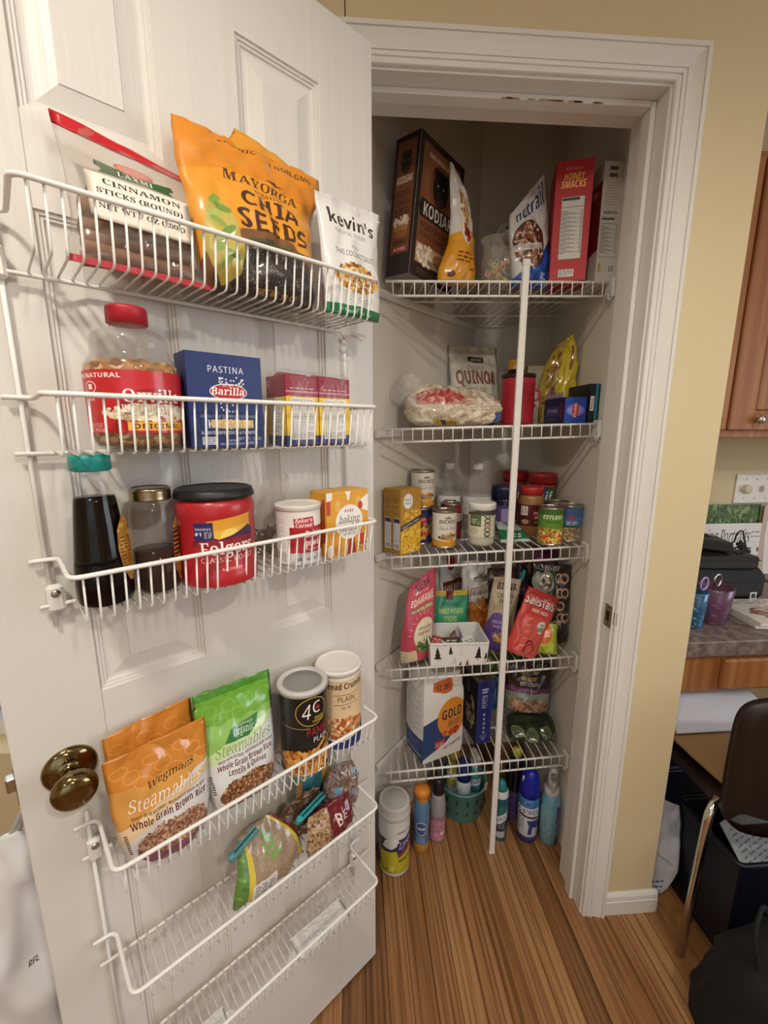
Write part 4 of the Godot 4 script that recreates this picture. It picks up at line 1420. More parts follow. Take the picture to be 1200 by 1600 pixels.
func basket_four():
	var y := 0.7790
	# rice pouches, one behind the other
	for i in 2:
		var b := board(512, 660, "dcd8d6")
		b.r(0, 0, 512, 190, "cf8434")
		b.p([[0, 180], [512, 180], [512, 230], [400, 260], [200, 330], [0, 420]], "d79a4c")
		b.p([[0, 400], [210, 320], [512, 255], [512, 300], [220, 380], [0, 480]], "e3c79a")
		for k in 9:
			b.ring(60 + k * 52, 90 + (k % 3) * 46, 44, 30, 6, "dd9a4e", "cf8434")
		b.t("Wegmans", 300, 222, 52, "3a2418", 3, 0, {"sl": 0.3, "rise": 0.08})
		b.t("Steamables", 270, 322, 90, "c2703c", 3, 0, {"sl": 0.25, "fit": 400})
		b.t("Steamables", 268, 319, 90, "f0e6da", 3, 0, {"sl": 0.25, "fit": 400})
		b.t("READY IN 90 SECONDS - MICROWAVE RIGHT IN BAG", 270, 356, 24, "6a3a2a", 0, 0, {"fit": 400})
		b.t("Whole Grain Brown Rice", 270, 404, 52, "5a2330", 0, 0, {"fit": 420})
		b.e(275, 555, 210, 105, "7c4a5e")
		b.bits(275, 515, 195, 80, 620, 7, 13, ["a87c5c", "8e6446", "bd9472", "77503a", "cdaa88"], 7, 0.45)
		b.fine(60, 520, 40, 3, 10, 3, "5a4a4a", 4)
		b.fine(26, 420, 16, 9, 14, 8, "5a4a40", 4)
		var lb := "orange brown rice pouch with purple bowl at the latch end" if i == 0 else "orange rice pouch standing half hidden behind its twin"
		var t = dput("rice_pouch", lb, "rice pouch", 0.4615 if i == 0 else 0.4600, y, 0.0720 if i == 0 else 0.0300, 0.03 if i == 0 else 0.0, "orange rice pouches")
		if i == 0:
			part("pouch", pouch([[0.0, 0.0, -0.050, 0.050, 0.004, 0.030], [0.012, 0.012, -0.056, 0.056, 0.004, 0.038], [0.045, 0.045, -0.061, 0.061, 0.003, 0.038], [0.09, 0.09, -0.064, 0.064, 0.000, 0.030], [0.13, 0.130, -0.066, 0.066, -0.004, 0.014], [0.156, 0.158, -0.067, 0.067, -0.007, 0.0022], [0.170, 0.172, -0.067, 0.067, -0.008, 0.0012]], 0.0030, 51, 20, 30), printed(b, 0.22, 0.8), t)
		else:
			part("pouch", pouch([[0.0, 0.0, -0.050, 0.050, 0.004, 0.020], [0.012, 0.012, -0.056, 0.056, 0.004, 0.026], [0.05, 0.05, -0.060, 0.060, 0.002, 0.026], [0.10, 0.10, -0.060, 0.060, -0.002, 0.018], [0.14, 0.145, -0.060, 0.060, -0.006, 0.007], [0.160, 0.172, -0.060, 0.060, -0.010, 0.0022], [0.174, 0.186, -0.060, 0.060, -0.012, 0.0012]], 0.0025, 54, 18, 26), printed(b, 0.25, 0.8), t)
	# green pouch
	var b := board(512, 760, "dfe2e2")
	b.r(0, 0, 512, 210, "6fae3a")
	b.p([[0, 205], [512, 205], [512, 260], [330, 300], [150, 330], [0, 400]], "93c464")
	b.p([[0, 390], [160, 320], [512, 255], [512, 300], [180, 380], [0, 450]], "c6dca8")
	for k in 7:
		b.ring(90 + k * 60, 130 + (k % 2) * 60, 46, 40, 8, "84ba52", "74b040")
	b.r(0, 0, 512, 54, "4d9030")
	b.p([[140, 330], [200, 262], [390, 235], [370, 290], [300, 335]], "2f7a3c")
	b.t("Wegmans", 290, 272, 26, "eef2e6", 3, 0, {"sl": 0.3})
	b.t("Organic", 280, 312, 52, "eef2e6", 3, 0, {"sl": 0.2, "fit": 150})
	b.t("Steamables", 270, 400, 92, "8aae4a", 3, 0, {"sl": 0.25, "fit": 400})
	b.t("READY IN 90 SECONDS - MICROWAVE RIGHT IN BAG", 275, 432, 24, "6a3a3a", 0, 0, {"fit": 400})
	b.t("Whole Grain Brown Rice,", 270, 480, 50, "6a2a34", 0, 0, {"fit": 410})
	b.t("Lentils & Quinoa", 270, 526, 50, "6a2a34", 0, 0, {"fit": 280})
	b.e(272, 655, 222, 100, "8a4e32")
	b.bits(272, 640, 208, 86, 700, 6, 11, ["6b4a30", "b58a5c", "8f6a44", "d2b184", "4a3324", "a05a3a"], 9, 0.6)
	b.r(60, 706, 90, 40, "6a4430")
	b.fine(66, 712, 76, 3, 11, 4, "d8cabc", 3)
	b.fine(22, 500, 16, 9, 14, 8, "5a4a40", 4)
	var t = dput("lentil_pouch", "green and white pouch of rice, lentils and quinoa in a door basket", "grain pouch", 0.3405, y, 0.0560, 0.0)
	part("pouch", pouch([[0.0, 0.0, -0.050, 0.050, 0.006, 0.030], [0.012, 0.012, -0.054, 0.054, 0.006, 0.040], [0.05, 0.05, -0.059, 0.058, 0.004, 0.040], [0.10, 0.10, -0.062, 0.061, 0.000, 0.030], [0.145, 0.143, -0.064, 0.063, -0.008, 0.014], [0.180, 0.176, -0.064, 0.065, -0.014, 0.0022], [0.197, 0.193, -0.064, 0.065, -0.017, 0.0012]], 0.0024, 52, 20, 30), printed(b, 0.25, 0.8), t)
	# panko tin
	b = board(1024, 560, "141213")
	b.ring(540, 120, 112, 98, 5, "d9b64a", "141213")
	b.t("4", 505, 165, 140, "f4efe4", 1, 0, {"sl": 0.15, "sx": 0.8})
	b.t("C", 572, 135, 110, "f4efe4", 1)
	b.e(582, 100, 14, 14, "b5222c")
	b.t("BREAD", 590, 176, 22, "d9c03a", 0)
	b.t("CRUMBS", 585, 198, 22, "d9c03a", 0)
	b.line(300, 215, 520, 232, 4, "b59a3a")
	b.t("PANKO", 590, 290, 76, "b5262c", 1, 0, {"fit": 200})
	b.t("PLAIN", 600, 340, 50, "f2ece0", 1, 0, {"fit": 130})
	b.bits(500, 480, 210, 90, 260, 12, 26, ["d08a34", "b86c20", "e6b060", "8e4f18"], 4, 0.6)
	b.line(500, 440, 640, 350, 22, "d79a4a")
	b.line(560, 470, 700, 360, 20, "c27f34")
	b.fine(220, 120, 120, 18, 18, 3, "8a8478", 4)
	t = dput("panko_tin", "black panko crumb tin with grey lid in the fourth door basket", "tin", 0.2245, y, 0.0640, -0.34)
	part("tin", lathe([[0.0, 0.001, 1], [0.0432, 0.0, 1], [0.0438, 0.002, 2], [0.0430, 0.005, 2], [0.0430, 0.157, 2]], 44, 1, 1, [0.004, 0.157]), printed(b, 0.35, 0.3), t)
	part("rim", lathe([[0.0433, 0.0045], [0.0443, 0.003], [0.0443, 0.0008], [0.0430, 0.0]], 40), M.steel, t)
	part("lid", lathe([[0.0, 0.1600], [0.0345, 0.1600, 1], [0.0355, 0.1628, 1], [0.0400, 0.1640, 1], [0.0438, 0.1628, 1], [0.0448, 0.1600, 2], [0.0448, 0.1540, 2], [0.0432, 0.1535, 3]], 44), mat("greylid", "c9c6c4", 0.4), t)
	part("lid_window", lathe([[0.0, 0.1606], [0.0342, 0.1604], [0.0345, 0.1600]], 40), mat("lidgrey", "8e8c8c", 0.35), t)
	# bread crumb tin
	b = board(1024, 560, "e0c39a")
	b.r(0, 0, 1024, 40, "efe9e0")
	b.t("Bread Crumbs", 560, 108, 66, "1f1a16", 0, 0, {"fit": 330})
	b.r(470, 150, 190, 4, "3a302a")
	b.t("PLAIN", 565, 205, 54, "2a221c", 1, 0, {"fit": 150})
	b.r(470, 224, 190, 4, "3a302a")
	b.t("by 4c", 565, 262, 32, "2a221c", 1, 0, {"sl": 0.2})
	b.bits(520, 420, 200, 90, 420, 10, 20, ["c98a4c", "e0b27a", "a8642c", "efd6ac", "b5482c"], 6)
	b.p([[200, 460], [420, 500], [640, 470], [800, 400], [800, 560], [200, 560]], "24356e")
	b.p([[330, 486], [520, 500], [690, 452], [690, 470], [520, 520], [330, 504]], "e9e6e0")
	b.fine(220, 120, 110, 16, 18, 3, "8a7858", 4)
	t = dput("crumb_tin", "tan bread crumb tin with white lid beside the black tin", "tin", 0.1375, y, 0.0530, -0.60)
	part("tin", lathe([[0.0, 0.001, 1], [0.0432, 0.0, 1], [0.0438, 0.002, 2], [0.0430, 0.005, 2], [0.0430, 0.154, 2]], 44, 1, 1, [0.004, 0.154]), printed(b, 0.4), t)
	part("lid", lathe([[0.0, 0.1585], [0.0370, 0.1585, 1], [0.0385, 0.1605, 1], [0.0432, 0.1600, 1], [0.0446, 0.1575, 2], [0.0446, 0.1505, 2], [0.0432, 0.1500, 3]], 44), mat("whitelid"), t)

func clip_on(parent: Node3D, at: Vector3, rot: Vector3, l := 0.06, c := "3f9aa0"):
	# a plastic bag clip: two jaws hinged at one end
	var k := part("bag_clip", box(Vector3(0, 0.004, 0.003), Vector3(l, 0.010, 0.005), 0.002), mat("clip" + c, c, 0.35), parent, at, "teal plastic bag clip")
	k.rotation = rot
	part("jaw", box(Vector3(0.002, 0.004, -0.004), Vector3(l * 0.94, 0.009, 0.004), 0.0018), mat("clip" + c), k)
	part("hinge", lathe(cylinder_prof(0.0055, 0.013, 0.001), 14), mat("clip" + c), k, Vector3(-l * 0.5, -0.002, 0))

func basket_five():
	var y := 0.5822
	# rice bag held with a clip
	var b := board(384, 420, "a08a72")
	b.bits(192, 210, 270, 290, 2600, 2.0, 3.4, ["b39c82", "8c7660", "c6b298", "7a6450", "a8937a"], 3, 0.5)
	b.p([[0, 0], [40, 0], [58, 420], [0, 420]], "5f8a3c")
	b.p([[40, 0], [70, 0], [92, 420], [58, 420]], "d9c04a")
	b.p([[330, 0], [350, 0], [372, 420], [350, 420]], "d9c04a")
	b.p([[350, 0], [384, 0], [384, 420], [372, 420]], "7a3a2a")
	for k in 5:
		b.ring(205 + 14 * sin(k * 1.7), 40 + k * 36, 34, 20, 9, "63a83a", "a08a72")
	b.p([[70, 290], [190, 270], [196, 390], [74, 400]], "e6e3e6")
	b.fine(82, 300, 100, 7, 12, 5, "4a4654", 3)
	for k in 8:
		b.e(20 + (k % 2) * 14, 30 + k * 50, 16, 10, ["79a84a", "4e7a30"][k % 2], 0.6)
	var t = dput("grain_bag", "clear rice bag with green and yellow border and teal clip", "grain bag", 0.3040, y, 0.0660, 0.10)
	t.scale = Vector3(1.15, 1.22, 0.98)
	part("bag", pouch([[0.0, 0.0, -0.066, 0.052, 0.004, 0.018], [0.010, 0.010, -0.068, 0.056, 0.004, 0.044], [0.030, 0.030, -0.062, 0.054, 0.0, 0.052], [0.052, 0.052, -0.052, 0.046, -0.008, 0.040], [0.070, 0.072, -0.046, 0.030, -0.018, 0.020], [0.082, 0.088, -0.042, 0.012, -0.024, 0.005]], 0.0032, 61, 20, 24), printed(b, 0.22, 0.8), t)
	clip_on(t, Vector3(-0.034, 0.076, -0.014), Vector3(0.2, 0.1, 0.35), 0.046, "5f9a9c")
	# folded brown bag with clip
	b = board(256, 256, "5a4434")
	b.bits(128, 128, 180, 180, 400, 4, 10, ["6e5440", "47342a", "8a6a50", "a07c5c"], 5)
	b.fine(100, 160, 90, 3, 18, 10, "d8cabc", 5)
	t = dput("nut_bag", "rolled brown nut bag lying with a teal clip across it", "bag", 0.2250, y + 0.012, 0.0360, 0.16)
	t.scale = Vector3(1.12, 1.1, 1.0)
	part("bag", pouch([[0.0, 0.0, -0.046, 0.044, 0.0, 0.018], [0.022, 0.018, -0.050, 0.048, 0.0, 0.034], [0.050, 0.045, -0.048, 0.046, 0.0, 0.034], [0.074, 0.070, -0.044, 0.040, 0.006, 0.020], [0.090, 0.080, -0.034, 0.036, 0.016, 0.006]], 0.006, 63, 20, 20, 0.6, 1.5), printed(b, 0.25, 0.7), t)
	clip_on(t, Vector3(0.004, 0.064, 0.028), Vector3(0.5, 0.1, 0.05), 0.060, "2f9ea6")
	part("paper_tag", box(Vector3(-0.012, 0.090, 0.004), Vector3(0.013, 0.030, 0.001), 0.0, Transform3D(Basis(Vector3.BACK, -0.1), Vector3.ZERO)), col("9a6238", 0.7), t)
	# maroon bag
	b = board(384, 256, "6e1420")
	b.r(0, 0, 160, 256, "b59a78")
	b.bits(80, 128, 90, 140, 260, 5, 11, ["c9ae8a", "8c6a4a", "6e4a30", "a8845c"], 5)
	b.t("BE", 262, 140, 90, "e0cfc4", 0, 0, {"sx": 0.9})
	t = dput("bean_bag", "maroon and clear bag of beans slumped in the fifth basket", "bean bag", 0.1780, y, 0.0790, 0.06)
	t.scale = Vector3(1.12, 1.12, 0.95)
	part("bag", pouch([[0.0, 0.0, -0.054, 0.046, 0.0, 0.012], [0.012, 0.012, -0.056, 0.048, 0.0, 0.034], [0.034, 0.032, -0.054, 0.046, -0.002, 0.036], [0.056, 0.052, -0.050, 0.042, -0.006, 0.024], [0.070, 0.066, -0.046, 0.040, -0.008, 0.006]], 0.0045, 66, 20, 18, 0.6, 1.3), printed(b, 0.22, 0.8), t)
	# mixed clear bag at the hinge end
	b = board(256, 256, "7d6660")
	b.bits(128, 128, 180, 180, 300, 7, 16, ["8e746c", "6a544e", "a58c84", "7a5a58", "b39a94"], 5)
	b.e(70, 90, 24, 20, "6f9fc4")
	b.e(180, 150, 18, 18, "7fa8c8")
	b.bits(210, 60, 40, 40, 30, 4, 9, ["d9d4d0", "8fb4cc"], 3)
	t = dput("dried_fruit_bag", "puffed clear bag of dried fruit with blue dots at the hinge end", "bag", 0.1270, y + 0.008, 0.0380, 0.0)
	t.scale = Vector3(1.1, 1.08, 1.0)
	part("bag", pouch([[0.0, 0.0, -0.030, 0.030, 0.0, 0.026], [0.020, 0.020, -0.038, 0.036, 0.0, 0.048], [0.050, 0.048, -0.042, 0.038, 0.0, 0.052], [0.078, 0.074, -0.038, 0.034, 0.0, 0.040], [0.094, 0.090, -0.026, 0.024, 0.0, 0.012]], 0.0045, 68, 20, 20, 0.55, 1.3), printed(b, 0.15, 0.9), t)
	# blue-green bag
	b = board(256, 256, "3f7f8c")
	b.r(0, 0, 256, 60, "6aa08a")
	b.r(190, 0, 66, 256, "c79a34")
	b.bits(100, 190, 70, 50, 60, 5, 12, ["7fb0c8", "a8c8d8", "5f94b4"], 6)
	t = dput("snack_bag", "blue-green snack bag with gold edge standing against the door", "bag", 0.1850, y + 0.010, 0.0140, 0.0)
	part("bag", pouch([[0.0, 0.0, -0.040, 0.040, 0.0, 0.006], [0.025, 0.025, -0.044, 0.044, 0.0, 0.014], [0.060, 0.064, -0.044, 0.046, 0.0, 0.014], [0.095, 0.108, -0.036, 0.048, -0.002, 0.008], [0.112, 0.128, -0.030, 0.048, -0.003, 0.002]], 0.003, 69, 18, 20), printed(b, 0.25, 0.8), t)
	# loose slips in the last basket
	var yb := 0.3850
	for i in 2:
		b = board(128, 320, "dcdad6")
		b.fine(14, 16, 100, 22, 13, 4, "8e8c90", 3 + i)
		var o := part("paper_slip", pouch([[0, 0, -0.060, 0.060, 0.0, 0.001], [0.008, 0.006, -0.060, 0.060, -0.010, 0.001], [0.010, 0.008, -0.060, 0.060, -0.024, 0.001], [0.014, 0.010, -0.060, 0.060, -0.036, 0.001]], 0.0008, 70 + i, 12, 8), printed(b, 0.7), self)
		o.name = numbered("paper_slip")
		o.position = dpos(0.215 if i == 0 else 0.437, yb + 0.001, 0.098)
		o.rotation.y = DTH
		meta(o, "long crumpled white slip lying towards the hinge end of the lowest basket" if i == 0 else "small white slip lying at the latch end of the lowest basket", "paper slip")
		if i == 1:
			o.scale = Vector3(0.45, 1, 0.8)

# ---------------------------------------------------------------- goods on the pantry shelves
func sput(called: String, label: String, cat: String, k: int, x: float, z: float, turn := 0.0, up := 0.0, roll := 0.0, group := "") -> Node3D:
	var t = thing(called, label, cat, Vector3(x, shelf_y(k, x) + up, z), turn, group)
	if roll != 0.0:
		t.basis = Basis(Vector3.BACK, roll) * Basis(Vector3.UP, turn)
	return t

func build_shelf_goods():
	shelf_one()
	shelf_two()
	shelf_three()
	shelf_four()
	shelf_five()

func bear(b: Board, x: float, y: float, s: float):
	# a dark bear's head in an arch, the maker's emblem
	b.e(x, y, 60 * s, 66 * s, "7a4424")
	b.e(x - 28 * s, y - 40 * s, 15 * s, 15 * s, "17100d")
	b.e(x + 28 * s, y - 40 * s, 15 * s, 15 * s, "17100d")
	b.e(x, y, 42 * s, 54 * s, "17100d")
	b.e(x, y + 30 * s, 20 * s, 22 * s, "3a2a22")
	b.e(x, y + 22 * s, 9 * s, 6 * s, "0c0807")
	b.e(x - 15 * s, y - 8 * s, 4 * s, 4 * s, "b8977a")
	b.e(x + 15 * s, y - 8 * s, 4 * s, 4 * s, "b8977a")

func shelf_one():
	# pancake mix box
	var b := board(420, 700, "241813")
	b.r(34, 34, 352, 590, "7c4a28")
	b.e(210, 200, 150, 160, "8d5730")
	b.t("100% WHOLE GRAINS", 210, 90, 30, "d8c6b0", 0, 0, {"fit": 260})
	bear(b, 210, 205, 1.7)
	b.p([[50, 300], [370, 300], [390, 340], [370, 390], [50, 390], [30, 340]], "1b1310")
	b.t("KODIAK", 210, 376, 92, "e0d6c8", 0, 0, {"fit": 290})
	b.t("POWER CAKES", 210, 448, 56, "4a2412", 0, 0, {"fit": 310})
	b.t("FLAPJACK & WAFFLE MIX", 210, 482, 32, "3a1c10", 0, 0, {"fit": 310})
	b.r(40, 520, 340, 100, "b99a78")
	b.bits(130, 570, 80, 50, 60, 10, 22, ["e8dcc8", "f0e8da", "cdb898"], 4)
	b.e(280, 565, 80, 34, "a06a34")
	b.t("BUTTERMILK", 260, 610, 34, "2a1a12", 0)
	b.fine(60, 650, 300, 2, 16, 5, "6a5648", 4)
	var s := board(220, 700, "241813")
	s.r(26, 26, 168, 560, "7a4526")
	bear(s, 110, 130, 1.0)
	s.t("KODIAK", 110, 232, 50, "e0d6c8", 0, 0, {"fit": 150})
	s.t("POWER", 110, 300, 44, "4a2412", 0, 0, {"fit": 140})
	s.t("CAKES", 110, 344, 44, "4a2412", 0, 0, {"fit": 140})
	s.fine(40, 356, 140, 3, 14, 7, "3a1c10", 3)
	s.bits(110, 425, 70, 26, 40, 8, 16, ["e8dcc8", "cdb898"], 4)
	s.e(110, 460, 62, 22, "b07a40")
	s.e(110, 485, 64, 20, "96602c")
	s.t("BUTTERMILK", 110, 540, 28, "1f130d", 0, 0, {"fit": 140})
	s.r(40, 550, 140, 28, "9a3a2a")
	s.t("14G PROTEIN", 110, 572, 22, "e8d6c6", 0, 0, {"fit": 120})
	var t = sput("pancake_mix_box", "tall dark brown pancake mix box with bear emblem on the top shelf", "box", 1, 0.168, -0.283, 0.765, 0.0068, -0.09)
	part("carton", carton(0.190, 0.311, 0.078, printed(b, 0.5), printed(s, 0.5), col("8e8680", 0.6)), null, t)
	# tortilla bag on edge
	b = board(256, 512, "dcd9d4")
	b.r(0, 320, 256, 192, "dd9a1e")
	b.p([[0, 300], [256, 270], [256, 330], [0, 330]], "e3a52a")
	b.e(140, 220, 62, 130, "cdbfa6")
	b.e(140, 220, 54, 120, "efe3cc")
	b.bits(140, 190, 40, 90, 60, 8, 16, ["b98a4c", "d9b27a", "8a5a2c"], 3)
	b.bits(150, 300, 34, 26, 30, 8, 15, ["a5281e", "c8402c", "7a1a14"], 3)
	b.fine(70, 380, 120, 3, 18, 8, "7a3a14", 3)
	b.r(170, 400, 40, 60, "8a4a1a")
	b.r(176, 408, 28, 44, "dd9a1e")
	b.e(60, 480, 20, 14, "5a2a10")
	t = sput("wrap_bread_bag", "yellow and white flatbread bag standing on edge beside the brown box", "bread bag", 1, 0.258, -0.235, 0.35)
	part("bag", pouch([[0.0, 0.0, -0.058, 0.054, 0.0, 0.050], [0.03, 0.03, -0.054, 0.054, 0.0, 0.062], [0.09, 0.09, -0.030, 0.048, 0.0, 0.050], [0.15, 0.15, -0.022, 0.042, -0.004, 0.034], [0.20, 0.20, -0.024, 0.032, -0.006, 0.022], [0.245, 0.235, -0.026, 0.012, -0.006, 0.010], [0.275, 0.262, -0.026, -0.012, -0.006, 0.003]], 0.003, 81, 20, 30), printed(b, 0.3, 0.6), t)
	# clear bag of cereal loops
	t = sput("cereal_bag", "clear twisted bag of pastel cereal loops on the top shelf", "cereal bag", 1, 0.362, -0.240)
	part("film", pouch([[0.0, 0.0, -0.036, 0.036, 0.0, 0.040], [0.02, 0.02, -0.040, 0.040, 0.0, 0.060], [0.055, 0.055, -0.040, 0.040, 0.0, 0.054], [0.085, 0.085, -0.034, 0.030, 0.0, 0.032], [0.105, 0.110, -0.044, 0.014, -0.004, 0.014], [0.118, 0.126, -0.030, 0.024, -0.006, 0.008]], 0.006, 83, 22, 24, 0.6, 1.5), film("clearfilm"), t)
	rng.seed = 23
	var loop := TorusMesh.new()
	loop.inner_radius = 0.0032
	loop.outer_radius = 0.0080
	loop.rings = 14
	loop.ring_segments = 8
	var lc := ["e8b06a", "c8d07a", "dd9a9a", "8fb47a", "eaa08a", "9abcb4"]
	for i in 30:
		var o := part("cereal_loop", loop, col(lc[i % 6], 0.8), t, Vector3(rng.randf_range(-0.026, 0.026), 0.010 + (i / 6) * 0.0105, rng.randf_range(-0.016, 0.017)))
		o.rotation = Vector3(rng.randf_range(0.6, 2.2), rng.randf_range(-1, 1), rng.randf_range(-0.6, 0.6))
	# grey inner bag with a facts panel
	b = board(200, 360, "8d8a84")
	b.facts(96, 20, 96, 320, "2a2a2a", "b9b7b0")
	t = sput("grey_snack_bag", "grey bag with nutrition panel standing behind the cereal loops", "bag", 1, 0.405, -0.335, 0.1)
	part("bag", pouch([[0.0, 0.0, -0.036, 0.034, 0.0, 0.03], [0.03, 0.03, -0.038, 0.036, 0.0, 0.05], [0.09, 0.09, -0.036, 0.034, 0.0, 0.04], [0.15, 0.155, -0.022, 0.030, 0.0, 0.02], [0.182, 0.19, -0.008, 0.026, 0.0, 0.003]], 0.003, 84, 16, 22), printed(b, 0.3, 0.5), t)
	# white and blue nut mix bag
	b = board(420, 640, "d6d4d0")
	b.p([[420, 300], [420, 640], [0, 640], [0, 590], [150, 520], [300, 420]], "1f56b0")
	b.t("nutrail", 218, 150, 128, "1d3a72", 0, 0, {"fit": 330, "rise": 0.18})
	b.e(170, 360, 150, 165, "2a2a30")
	b.e(166, 362, 144, 160, "6a3426")
	b.bits(166, 362, 128, 140, 260, 9, 22, ["8a4a34", "5a2a20", "c8a890", "4a221a", "e0cdb8", "a0603e"], 5)
	b.p([[0, 372], [300, 352], [300, 392], [0, 420]], "d6d4d0")
	b.t("NUTRI GRANOLA", 150, 398, 32, "4a4a52", 1, 0, {"fit": 260})
	b.t("8C", 300, 590, 50, "dfe6f0", 0)
	b.fine(320, 600, 70, 3, 12, 5, "dfe6f0", 3)
	t = sput("granola_bag", "white and blue granola bag with slanting top on the top shelf", "snack bag", 1, 0.460, -0.268, 0.15)
	part("bag", pouch([[0.0, 0.0, -0.052, 0.058, 0.006, 0.040], [0.03, 0.03, -0.055, 0.058, 0.006, 0.056], [0.085, 0.09, -0.060, 0.055, 0.003, 0.052], [0.13, 0.155, -0.064, 0.050, 0.0, 0.036], [0.160, 0.220, -0.062, 0.045, -0.005, 0.016], [0.176, 0.285, -0.058, 0.036, -0.010, 0.002]], 0.004, 86, 22, 30), printed(b, 0.3, 0.6), t)
	# red puffed wheat cereal box, its narrow side to the front
	b = board(256, 768, "b5242a")
	b.t("Kellogg's", 128, 60, 30, "d98a80", 3, 0, {"sl": 0.3})
	b.t("HONEY", 128, 120, 58, "e8b84a", 0, 0, {"fit": 150, "sl": 0.1})
	b.t("SMACKS", 128, 170, 62, "f0cf6a", 0, 0, {"fit": 180, "sl": 0.1})
	b.facts(50, 225, 160, 400, "3a3a3a", "cfccc6")
	b.r(60, 690, 110, 50, "d6d3cc")
	b.fine(66, 698, 96, 4, 10, 4, "5a5a5a", 3)
	var red := col("a5222a", 0.5)
	t = sput("puffed_cereal_box", "red honey cereal box showing its nutrition side on the top shelf", "cereal box", 1, 0.5540, -0.256, -0.30, 0.0005)
	part("carton", carton(0.0875, 0.274, 0.098, printed(b, 0.5), red, red), null, t)
	# white cereal box by the wall
	b = board(256, 768, "c9c6c0")
	b.fine(70, 30, 110, 2, 44, 24, "5a564e", 2)
	b.fine(40, 130, 180, 9, 17, 5, "8a8780", 4)
	b.t("Nutrition Facts", 128, 330, 30, "2a2a2a", 0, 0, {"fit": 190})
	b.facts(20, 350, 216, 260, "3a3a3a", "cbc8c2")
	b.r(20, 650, 40, 60, "b5a24a")
	b.bars(150, 660, 80, 50)
	s = board(320, 768, "c2beb8")
	s.p([[0, 200], [320, 110], [320, 560], [0, 640]], "7d1a1e")
	s.r(220, 160, 60, 40, "b06a60")
	t = sput("white_cereal_box", "white cereal box with red side panel against the pantry wall", "cereal box", 1, 0.6385, -0.290, 0.0, 0.0005)
	part("carton", carton(0.0520, 0.272, 0.165, printed(b, 0.55), printed(s, 0.55), col("c9c6c0", 0.6)), null, t)

